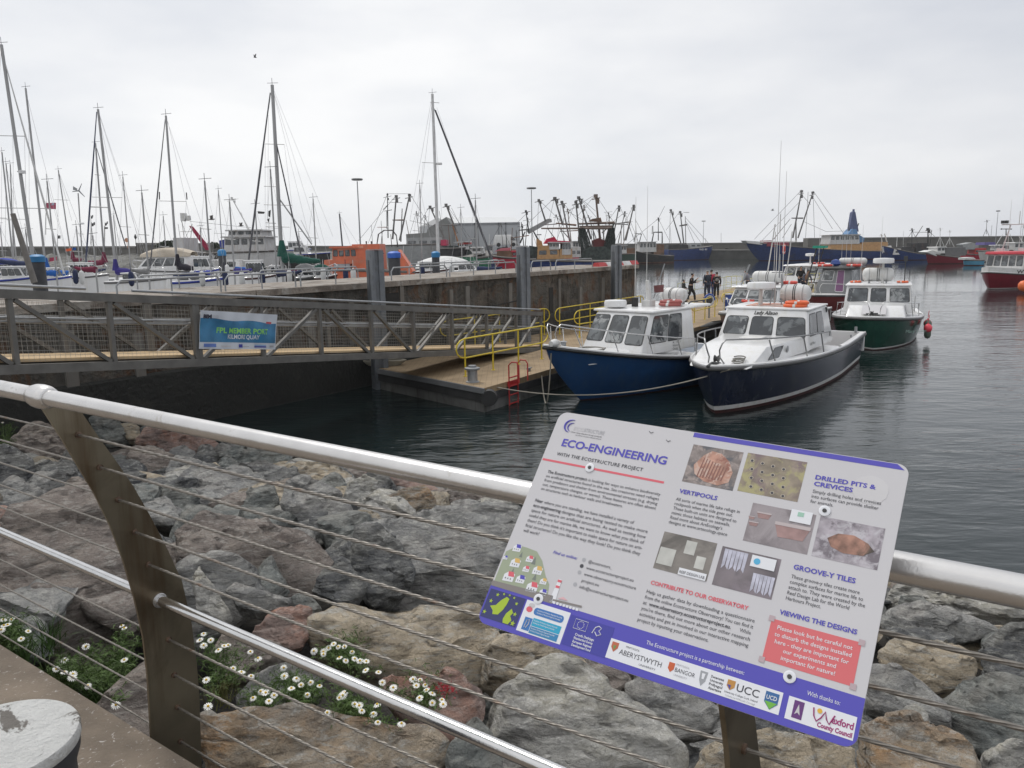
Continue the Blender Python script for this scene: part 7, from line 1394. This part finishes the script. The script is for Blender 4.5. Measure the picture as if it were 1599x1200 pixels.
flag(90, 368, 5, 5, 50, canvas['grey'], 'small dark pennant left of the wind generator'); flag(142, 338, 4, 4, 52, canvas['grey'], 'upper dark pennant beside the wind generator', -2); flag(143, 349, 6, 5, 52, canvas['grey'], 'middle dark pennant beside the wind generator', -2); flag(164, 349, 5, 4, 52, canvas['grey'], 'dark pennant right of the maroon covered yacht mast', -3); flag(163, 355, 6, 3, 52, canvas['grey'], 'lower grey pennant right of the maroon covered yacht mast')
flag(102, 389, 10, 4, 60, orange, 'small orange flag in front of the left breakwater', -1); flag(113, 387, 6, 4, 60, canvas['blue'], 'small light blue flag right of the orange one'); flag(77, 403, 12, 6, 60, mat('crimson_flag', (.35, .04, .09), .8), 'crimson flag low over the left boats', -2)
# cruisers: windows, canopy
def cruiser(label, x0, x1, ydeck, ytop, Y, canopy=None, hm=white, win=3, cab=(.25, .8), name='motor_cruiser', dirn=1, hy=None, rail=True, roofc=None):
    a, b = ony(x0, ydeck, Y), ony(x1, ydeck, Y); L = (b.x - a.x); zt_ = ony(x0, ytop, Y).z; zd = a.z
    t = empty(name, (a.x if dirn > 0 else b.x, Y, 0), 0 if dirn > 0 else math.pi, label, 'cruiser', 'motor boats in the marina')
    S = hull(t, L, min(3.4, L * .36), max(zd + .15, .7), max(zd, .6), hm, rake=L * .12, full=2.3, flare=.4, n=12, sr=.05, deck=white, boot=canvas['navy'], boot_h=.3, strake=random.choice([canvas['navy'], strake_m, canvas['royal'], antif]))
    c0, c1 = L * cab[0], L * cab[1]; w = min(1.3, L * .14); f = house(t, c0, c1, w, w * .85, zd, zt_ if not canopy else zd + (zt_ - zd) * .62, rf=(c1 - c0) * .25, roof=.05, over=.05, bev=.05, name='cabin')
    for side in ('port', 'star'):
        for k in range(win): window(t, f[side], .06 + k * .9 / win, .35, .06 + (k + .82) * .9 / win, .85, .05, glass)
    for k in range(2): window(t, f['front'], .08 + .45 * k, .3, .45 + .45 * k, .85, .05, glass)
    if canopy:
        z0 = zd + (zt_ - zd) * .60; rows = []
        for i in range(9):
            u = i / 8; x = c0 - L * .06 + (c1 - c0) * .95 * u; h = (zt_ - z0) * math.sin(math.pi * min(1, max(0, (u * .84 + .10)))) ** .6
            rows.append([Vector((x, -w, z0)), Vector((x, -w * .9, z0 + h * .7)), Vector((x, -w * .5, z0 + h)), Vector((x, w * .5, z0 + h)), Vector((x, w * .9, z0 + h * .7)), Vector((x, w, z0))])
        MB().grid(rows).build('canopy', canvas[canopy] if canopy in canvas else canopy, t)
    if rail: bowrail(t, S, L, .5, .5, .95, .1, (.6, .8), .014)
    return t
cruiser('big white motor cruiser with beige canopy in the middle of the marina', 206, 312, 424, 388, 46, 'beige', win=4, cab=(.12, .9), dirn=-1)
cruiser('white cruiser with blue canvas top at the left border', -30, 54, 428, 404, 44, 'royal', win=3)
cruiser('white cruiser in front of the first tall mast', -10, 62, 437, 418, 38, win=3)
cruiser('white wheelhouse boat between blue and purple covers', 106, 170, 433, 412, 44, win=4, cab=(.1, .75))
cruiser('white wheelhouse boat with dark side windows below the white trawler', 300, 346, 424, 402, 44, win=3, cab=(.1, .75))
cruiser('white cabin boat with tall windows under the green sail cover', 384, 430, 434, 408, 42, win=5, cab=(.05, .75))
cruiser('white cruiser bow left of the tall windowed cabin boat', 330, 392, 422, 408, 50, win=1, dirn=-1)
cruiser('low white speed boat below the green sail cover', 418, 446, 432, 416, 44, win=2)
cruiser('dark tented boat with purple black cover below the black sail cover', 272, 348, 440, 426, 36, 'navy', hm=white, win=2, cab=(.1, .75))
cruiser('small boat with grey awning next to the pier', 462, 500, 434, 412, 38, 'grey', hm=dkh, win=3, cab=(.1, .9))
cruiser('small boat with dark green awning next to the pier', 492, 526, 434, 413, 37, 'green', hm=dkh, win=3, cab=(.05, .8))
cruiser('white and red cabin boat right of the lifeboat', 650, 706, 424, 410, 48, win=3, cab=(.1, .6))
cruiser('low white boats hull between purple sail cover and pier', 170, 260, 440, 428, 40, win=2, cab=(.3, .6))
cruiser('white day boat with pale deck beside the red fishing boat', 700, 780, 424, 414, 46, win=2, cab=(.2, .6))
cruiser('small white sailing cruiser left of the white wheelhouse boat', 60, 112, 436, 420, 42, win=2, cab=(.2, .7))
cruiser('black hulled yacht lying ashore behind the green sail cover', 438, 516, 398, 386, 78, hm=dkh, win=1, cab=(.3, .6), rail=False)
cruiser('grey work boat behind the green covered yacht', 440, 486, 391, 378, 100, hm=grh, win=3)
# second tier of small yachts packed between the larger boats
random.seed(5)
cvs = ['blue', 'navy', 'maroon', 'black', 'grey', 'green', 'royal', 'purple']
for i, (px, Y, lab) in enumerate(((88, 41, 'between leaning pole and purple cover, low blue sprayhood'), (126, 49, 'behind the white wheelhouse boat, maroon boom cover'), (150, 39, 'close to the pier below the purple cover'), (205, 52, 'left of the big white cruiser'), (232, 38, 'close to the pier below the big cruiser'),
        (318, 50, 'left of the blue capped pile'), (330, 37, 'close to the pier right of the dark tented boat'), (366, 39, 'close to the pier below the white trawler'), (405, 48, 'left of the green sail cover'), (432, 37, 'close to the pier below the green sail cover'), (470, 60, 'behind the grey awning boat'), (495, 52, 'just left of the orange lifeboat'),
        (28, 52, 'between the two leftmost masts'), (47, 47, 'behind the leaning pole'), (8, 60, 'at the left border'), (660, 60, 'left of the covered boat'), (722, 58, 'right of the covered boat'), (745, 44, 'close to the pier left of the red fishing boat'), (350, 64, 'under the stern of the white trawler'), (262, 60, 'behind the black sail cover'))):
    top = random.uniform(300, 372) if i % 3 else random.uniform(255, 300); c = cvs[i % 8]; w_ = random.uniform(24, 40)
    yacht('small moored yacht ' + lab, (px - (800 - px) * .0 - (425 - top) * (945 - px) / 8300, top), (px, 432), Y, random.uniform(5.5, 7.5), mr=.045, spread=((px - 9 - (425 - top) * .05, px + 7 - (425 - top) * .05, (top + 432) / 2),), boom=((px, 423 - (i % 3) * 3), (px + w_ * (1 if i % 2 else -1), 424 - (i % 3) * 3), .13, c), stays=(((px - (425 - top) * (945 - px) / 8300, top + 3), (px + 22, 420)), ((px - (425 - top) * (945 - px) / 8300, top + 3), (px - 20, 420))), hm=[white, white, canvas['navy'], white, mat('cream_hull', (.5, .45, .33), .4)][i % 5])
for i, (px, y, Y) in enumerate(((118, 433, 38), (128, 434, 38), (205, 436, 36), (300, 434, 38), (316, 436, 34), (352, 436, 34), (378, 437, 33), (410, 434, 36), (452, 433, 36), (505, 430, 36), (540, 431, 35), (552, 432, 34), (660, 424, 44), (706, 423, 44), (735, 420, 46), (770, 418, 48), (355, 424, 40))):
    o = MB().lathe([(0, -.34), (.08, -.3), (.12, -.2), (.12, .2), (.08, .3), (.02, .34)], 10).tube([(0, 0, .3), (0, 0, .7)], .012, 4).build('boat_fender', [canvas['navy'], whited, canvas['navy'], whited, whited][i % 5]); o.location = ony(px, y, Y); tag(o, 'sausage fender of the moored boats, ' + ['under the white wheelhouse boat', 'just right of the first', 'low below the purple cover', 'left end of the dark tented boat', 'on the dark tented boat near the pier', 'under the cabin with dark side windows', 'near the bow left of the tall windowed boat', 'below the tall windowed cabin boat', 'on the grey awning boat', 'on the dark green awning boat', 'left of the tallest steel pile', 'just at the tallest steel pile', 'on the white and red cabin boat', 'right end of the white and red cabin boat', 'below the fitted cover', 'near the red fishing boat', 'under the white trawler stern'][i], 'fender', 'fenders hanging on the moored boats')
# white boat under a fitted cover
cb = empty('covered_boat', (px2x(651, 52), 52, 0), 0, 'boat under a white fitted cover between lifeboat and pier', 'boat'); a, b = ony(651, 417, 52), ony(734, 419, 52); Lc = b.x - a.x
hull(cb, Lc, 3., a.z, a.z - .1, dkh, n=12, sr=.03)
rows = []
for i in range(15):
    u = i / 14; hgt = (ony(690, 399, 52).z - a.z) * math.sin(math.pi * (u * .9 + .06)) ** .5; w = half_b(u, 3.1, 2.3); rows.append([Vector((Lc * u, w * s, a.z - .05 + hgt * (1 - abs(s) ** 2.4) + (0 if abs(s) == 1 else 0))) for s in (-1, -.8, -.5, 0, .5, .8, 1)])
MB().grid(rows).build('fitted_cover', mat('white_tarpaulin', (.62, .62, .61), .7, bump=.5, bs=3), cb)
# leaning pole, blue capped marina piles
lp = MB().tube([ony(54, 442, 34) - ony(54, 442, 34), ony(20, 334, 34) - ony(54, 442, 34)], [.13, .10], 10).build('leaning_pole', mat('grey_brown_pole', (.17, .155, .14), .7, var=.2)); lp.location = ony(54, 442, 34); tag(lp, 'thick bare leaning pole in front of the leftmost yachts', 'pole')
for px, yt, Y, w, lab in ((57, 398, 35, .33, 'marina pile with blue cap beside the leaning pole'), (346, 390, 42, .22, 'marina pile with blue cap in front of the white trawler number'), (615, 393, 40, .34, 'marina pile with bright blue cap in front of the orange lifeboat'), (680, 393, 44, .24, 'marina pile with blue cap in front of the covered boat')):
    tp = ony(px, yt, Y); t = empty('mooring_pile', (tp.x, Y, 0), 0, lab, 'pile', 'blue capped marina piles')
    MB().tube([(0, 0, -2), (0, 0, tp.z - .22)], w * .88, 14).build('post', mat('dark_pile', (.06, .06, .065), .7, var=.25), t)
    MB().lathe([(w, tp.z - .32), (w, tp.z - .08), (w * .6, tp.z), (0, tp.z + .02)], 14).build('cap', mat('blue_cap', (.02, .18, .40), .5) if px != 615 else mat('bright_blue_cap', (.03, .12, .50), .5), t)
# pontoon fingers in the marina
MB().box((-14, 46, .25), (60, 1.6, .5)).build('marina_pontoon', mat('marina_walkway', (.30, .27, .22), .9)); bpy.data.objects['marina_pontoon'].location = (0, 0, 0); tag(bpy.data.objects['marina_pontoon'], 'low wooden walkway among the moored yachts', 'pontoon')
# white van on the quay
vn = empty('parked_van', ony(770, 386, 130), 0, 'white van parked in front of the warehouse', 'van'); MB().hexa([(0, 0, 0.3), (4.2, 0, .3), (4.2, 1.8, .3), (0, 1.8, .3)], [(.3, .1, 1.9), (3.0, .1, 1.9), (3.0, 1.7, 1.9), (.3, 1.7, 1.9)]).build('body', whited, vn, bevel=.1)
MB().hexa([(2.9, -.01, 1.0), (3.7, -.01, 1.0), (3.7, .02, 1.0), (2.9, .02, 1.0)], [(2.9, .06, 1.6), (3.2, .06, 1.6), (3.2, .1, 1.6), (2.9, .1, 1.6)]).build('window', glass, vn)
for x in (.9, 3.3): MB().lathe([(0, -.1), (.33, -.1), (.33, .1), (0, .1)], 14, (x, 0, .33), Matrix.Rotation(math.pi / 2, 3, 'X')).build('wheel', black, vn)

# ---------------- people ----------------
def skin(name, V, E, Rr, m_, parent, sub=2):
    me = bpy.data.meshes.new(name); me.from_pydata([tuple(v) for v in V], E, []); o = bpy.data.objects.new(name, me); COL.objects.link(o)
    sk = o.modifiers.new('s', 'SKIN'); sv = me.skin_vertices[0].data
    for i, r in enumerate(Rr): sv[i].radius = (r, r) if not isinstance(r, tuple) else r
    sv[0].use_root = True
    ss = o.modifiers.new('u', 'SUBSURF'); ss.levels = ss.render_levels = sub
    dg = bpy.context.evaluated_depsgraph_get(); m2 = bpy.data.meshes.new_from_object(o.evaluated_get(dg)); m2.name = name; bpy.data.objects.remove(o)
    m2.materials.clear(); m2.materials.append(m_); m2.polygons.foreach_set('use_smooth', [True] * len(m2.polygons)); o = bpy.data.objects.new(name, m2); COL.objects.link(o); o.parent = parent; return o
skinm = mat('skin_tone', (.42, .26, .19), .6, var=.05); hairm = mat('dark_hair', (.025, .02, .016), .7, var=.3, vs=40, bump=.5, bs=80); greyhair = mat('grey_hair', (.25, .25, .24), .8, var=.2, vs=40); shoem = mat('dark_shoe', (.03, .03, .03), .5)
def person(loc, h, face, label, top, legs, armsL, armsR, stride=(0, 0), lean=0., hair=hairm, hood=False, shorts=False, bag=None, knee=(0, 0), head_pitch=0., coat=False):
    """local +x is forward; arms given as (elbow, hand) offsets from the shoulder in units of height"""
    t = empty('person', loc, face, label, 'person'); k = h
    pel = Vector((0, 0, .52 * k)); ch = pel + Vector((lean * .22 * k, 0, .20 * k)); nk = ch + Vector((lean * .1 * k, 0, .10 * k)); hd = nk + Vector((.01 * k + lean * .03 * k + head_pitch * .02 * k, 0, .085 * k))
    V = [pel, pel.lerp(ch, .5), ch, nk, nk + Vector((.003 * k, 0, .03 * k))]; E = [(0, 1), (1, 2), (2, 3), (3, 4)]; R_ = [.072 * k, .066 * k, .078 * k, .034 * k, .030 * k]
    def add(p, r, par): V.append(p); R_.append(r); E.append((par, len(V) - 1)); return len(V) - 1
    h1 = add(hd - Vector((0, 0, .015 * k)), .052 * k, 4); add(hd + Vector((.0, 0, .03 * k)), .050 * k, h1); add(hd + Vector((.05 * k, 0, .005 * k)), .010 * k, h1)
    joints = {}
    for s, arm in ((1, armsL), (-1, armsR)):
        sh = ch + Vector((0, s * .105 * k, .065 * k)); i = add(sh, .034 * k, 2); el = sh + Vector(arm[0]) * k; ha = el + Vector(arm[1]) * k
        j = add(el, .024 * k, i); w_ = add(ha, .017 * k, j); dr = (ha - el).normalized(); pm = add(ha + dr * .03 * k, .020 * k, w_); joints[s] = (sh, el, ha)
        sd_ = dr.cross(Vector((1, .2, .3))).normalized()
        for q_, ln in ((-.9, .035), (-.3, .043), (.3, .040), (.9, .030)):
            b_ = add(ha + dr * .048 * k + sd_ * .011 * q_ * k, .0052 * k, pm); add(ha + dr * (.048 + ln) * k + sd_ * .013 * q_ * k + Vector((.006 * k, 0, 0)), .0045 * k, b_)
        tb = add(ha + dr * .02 * k + sd_ * .024 * k, .0055 * k, w_); add(ha + dr * .045 * k + sd_ * .032 * k, .005 * k, tb)
    lg = {}
    for s, st, kn in ((1, stride[0], knee[0]), (-1, stride[1], knee[1])):
        hp = pel + Vector((0, s * .05 * k, -.02 * k)); i = add(hp, .055 * k, 0); kn_ = Vector((st * .5 * k + .03 * k + kn * k, s * .052 * k, .285 * k)); an = Vector((st * k, s * .055 * k, .045 * k + (.03 * k if st < -.05 else 0)))
        j = add(kn_, .037 * k, i); a_ = add(an, .024 * k, j); add(an + Vector((.085 * k, 0, -.025 * k)), .020 * k, a_); lg[s] = (hp, kn_, an)
    body = skin('body', V, E, R_, skinm, t)
    # clothing
    V2 = [pel + Vector((0, 0, -.03 * k if coat else .01 * k)), pel.lerp(ch, .5), ch, ch + Vector((0, 0, .055 * k)), nk - Vector((0, 0, .0 * k))]; R2 = [.088 * k if coat else .082 * k, .078 * k, .088 * k, .075 * k, .042 * k]; E2 = [(0, 1), (1, 2), (2, 3), (3, 4)]
    for s in (1, -1):
        sh, el, ha = joints[s]; V2.append(sh); R2.append(.044 * k); E2.append((2, len(V2) - 1)); V2.append(el); R2.append(.033 * k); E2.append((len(V2) - 2, len(V2) - 1)); V2.append(el.lerp(ha, .92)); R2.append(.026 * k); E2.append((len(V2) - 2, len(V2) - 1))
    skin('jacket', V2, E2, R2, top, t)
    V3 = [pel]; R3 = [.08 * k]; E3 = []
    for s in (1, -1):
        hp, kn_, an = lg[s]; V3.append(hp); R3.append(.063 * k); E3.append((0, len(V3) - 1)); e = kn_ if shorts else kn_; V3.append(kn_); R3.append(.046 * k); E3.append((len(V3) - 2, len(V3) - 1))
        if not shorts: V3.append(an + Vector((0, 0, .01 * k))); R3.append(.034 * k); E3.append((len(V3) - 2, len(V3) - 1))
        skin('shoe', [an + Vector((-.02 * k, 0, -.022 * k)), an + Vector((.035 * k, 0, -.025 * k)), an + Vector((.10 * k, 0, -.03 * k))], [(0, 1), (1, 2)], [.026 * k, .026 * k, .020 * k], shoem, t, 1)
    skin('trousers', V3, E3, R3, legs, t)
    hh = hd + Vector((-.008 * k, 0, .018 * k)); skin('hood' if hood else 'hair', [hh + Vector((-.018 * k, 0, -.035 * k)), hh + Vector((-.01 * k, 0, .012 * k)), hh + Vector((.014 * k, 0, .03 * k))], [(0, 1), (1, 2)], [.050 * k, .057 * k, .040 * k] if not hood else [.066 * k, .068 * k, .05 * k], top if hood else hair, t)
    for s in (1, -1): MB().lathe([(0, -.006 * k), (.007 * k, 0), (0, .006 * k)], 6, hd + Vector((.046 * k, s * .02 * k, .015 * k))).build('eye', dark, t)
    if bag is not None: skin('backpack', [ch + Vector((-.10 * k, 0, -.10 * k)), ch + Vector((-.11 * k, 0, .02 * k))], [(0, 1)], [(.075 * k, .05 * k), (.07 * k, .045 * k)], bag, t)
    return t
blk = mat('black_cloth', (.016, .016, .018), .85, var=.2); navc = mat('navy_cloth', (.03, .04, .06), .85); greyc = mat('grey_shirt_cloth', (.20, .21, .25), .85, var=.08); redc = mat('red_jacket_cloth', (.42, .03, .07), .8); slate = mat('slate_cloth', (.07, .08, .11), .85); khaki = mat('grey_trouser_cloth', (.20, .19, .17), .85); bagc = mat('grey_backpack_cloth', (.20, .20, .19), .85, var=.2, vs=20)
dn = ((.01, .03, -.155), (.02, .0, -.14))
person(foot(1067, 472), 1.32, -.5, 'child in dark hooded jacket and pale shorts walking behind the taller youth', mat('charcoal_cloth', (.045, .05, .05), .85), khaki, ((.02, .03, -.15), (.10, .0, -.06)), ((.02, -.03, -.15), (.10, .0, -.06)), (.05, -.03), hood=True)
person(foot(1078, 472), 1.68, -.25, 'youth in black tracksuit striding with one hand raised to the face', blk, blk, ((.06, .02, -.13), (.10, -.03, .10)), ((.06, -.03, -.13), (.11, .03, .02)), (.15, -.17), lean=.15, knee=(.02, .03))
person(foot(1104, 466), 1.74, 1.9, 'grey haired adult in dark coat seen from behind', navc, mat('dark_blue_denim', (.04, .05, .08), .85), dn, ((.01, -.03, -.155), (.02, 0, -.14)), (.04, -.04), hair=greyhair, coat=True)
person(foot(1110, 464), 1.72, 1.6, 'person in red jacket hidden behind the grey haired adult', redc, mat('blue_denim', (.05, .07, .17), .85), dn, ((.01, -.03, -.155), (.02, 0, -.14)), (.02, -.04))
person(foot(1118.5, 466), 1.62, 1.4, 'person with a pale grey backpack and black trousers', blk, blk, ((.01, .04, -.155), (.03, -.01, -.14)), ((.01, -.04, -.155), (.03, .01, -.14)), (.06, -.06), bag=bagc)
person(foot(1168, 463), 1.66, 2.6, 'person in pale grey shirt looking down behind the maroon hulled boat', greyc, navc, ((.05, .04, -.14), (.10, -.03, -.07)), ((.05, -.04, -.14), (.10, .03, -.07)), (.02, -.02), lean=.25, head_pitch=1)
person(foot(1249, 456), 1.74, -1.8, 'man in black sweater standing at the railing above the crouching man', blk, navc, ((.03, .05, -.14), (.08, -.06, -.09)), ((.03, -.05, -.14), (.08, .06, -.09)), (.02, -.02), lean=.15)
person(foot(1254, 463), 1.66, -1.5, 'bent man in slate blue jacket seen just above the life raft', slate, navc, ((.10, .03, -.12), (.08, -.02, -.10)), ((.10, -.03, -.12), (.08, .02, -.10)), (.04, -.06), lean=.9, head_pitch=3)

# ---------------- birds ----------------
def bird(px, py, Y, span, label, m_, roll_=0., yaw=0., sitting=False, flap=.3):
    o = ony(px, py, Y); t = empty('seagull' if m_ is not dark else 'bird', o, yaw, label, 'bird'); s = span
    skin('body', [(-.22 * s, 0, .0), (0, 0, 0), (.16 * s, 0, .01 * s), (.23 * s, 0, .03 * s), (.29 * s, 0, .025 * s)], [(0, 1), (1, 2), (2, 3), (3, 4)], [.02 * s, .06 * s, .05 * s, .04 * s, .008 * s], m_, t, 1)
    if not sitting:
        for sd_ in (1, -1): MB().add([(.10 * s, sd_ * .03 * s, .02 * s), (-.08 * s, sd_ * .03 * s, .02 * s), (-.04 * s, sd_ * .26 * s, (.02 + flap * .3) * s), (.09 * s, sd_ * .26 * s, (.02 + flap * .32) * s), (-.06 * s, sd_ * .5 * s, (.02 + flap * .3) * s)], [(0, 1, 2, 3), (3, 2, 4)]).build('wing', m_, t)
    else:
        MB().add([(.10 * s, .05 * s, .03 * s), (-.26 * s, .02 * s, .02 * s), (-.05 * s, .06 * s, -.03 * s)], [(0, 1, 2)]).tube([(0, .02 * s, -.05 * s), (0, .02 * s, -.14 * s)], .008 * s, 4).tube([(0, -.02 * s, -.05 * s), (0, -.02 * s, -.14 * s)], .008 * s, 4).build('legs', m_, t)
    return t
gullm = mat('gull_grey', (.40, .40, .40), .7)
bird(398, 90, 60, .55, 'small black bird flying alone high in the sky', blk, flap=1.2, yaw=.8)
bird(965, 381, 34.2, .55, 'gull sitting on top of the farthest steel pile', gullm, sitting=True)
bird(330, 343, 55, .9, 'dark gull flying above the white trawler', mat('brown_gull', (.10, .095, .09), .8), flap=.9, yaw=.6)
bird(376, 353, 60, .8, 'gull gliding in front of the white trawler wheelhouse', mat('brown_gull', (.10, .095, .09), .8), flap=.9, yaw=.7)
bird(1206, 329, 120, 1.1, 'tiny pale gull far above the blue trawler', gullm, flap=.6)
# ---------------- haze ----------------
hz = bpy.data.materials.new('sea_haze'); hz.use_nodes = True; n = hz.node_tree.nodes; n.remove(n['Principled BSDF']); pv = n.new('ShaderNodeVolumePrincipled')
pv.inputs['Color'].default_value = (.93, .94, .96, 1); pv.inputs['Density'].default_value = .00025; pv.inputs['Anisotropy'].default_value = .3
hz.node_tree.links.new(pv.outputs[0], n['Material Output'].inputs['Volume'])
o = MB().box((60, 115, 7.5), (420, 300, 25)).build('haze', hz); o['kind'] = 'stuff'
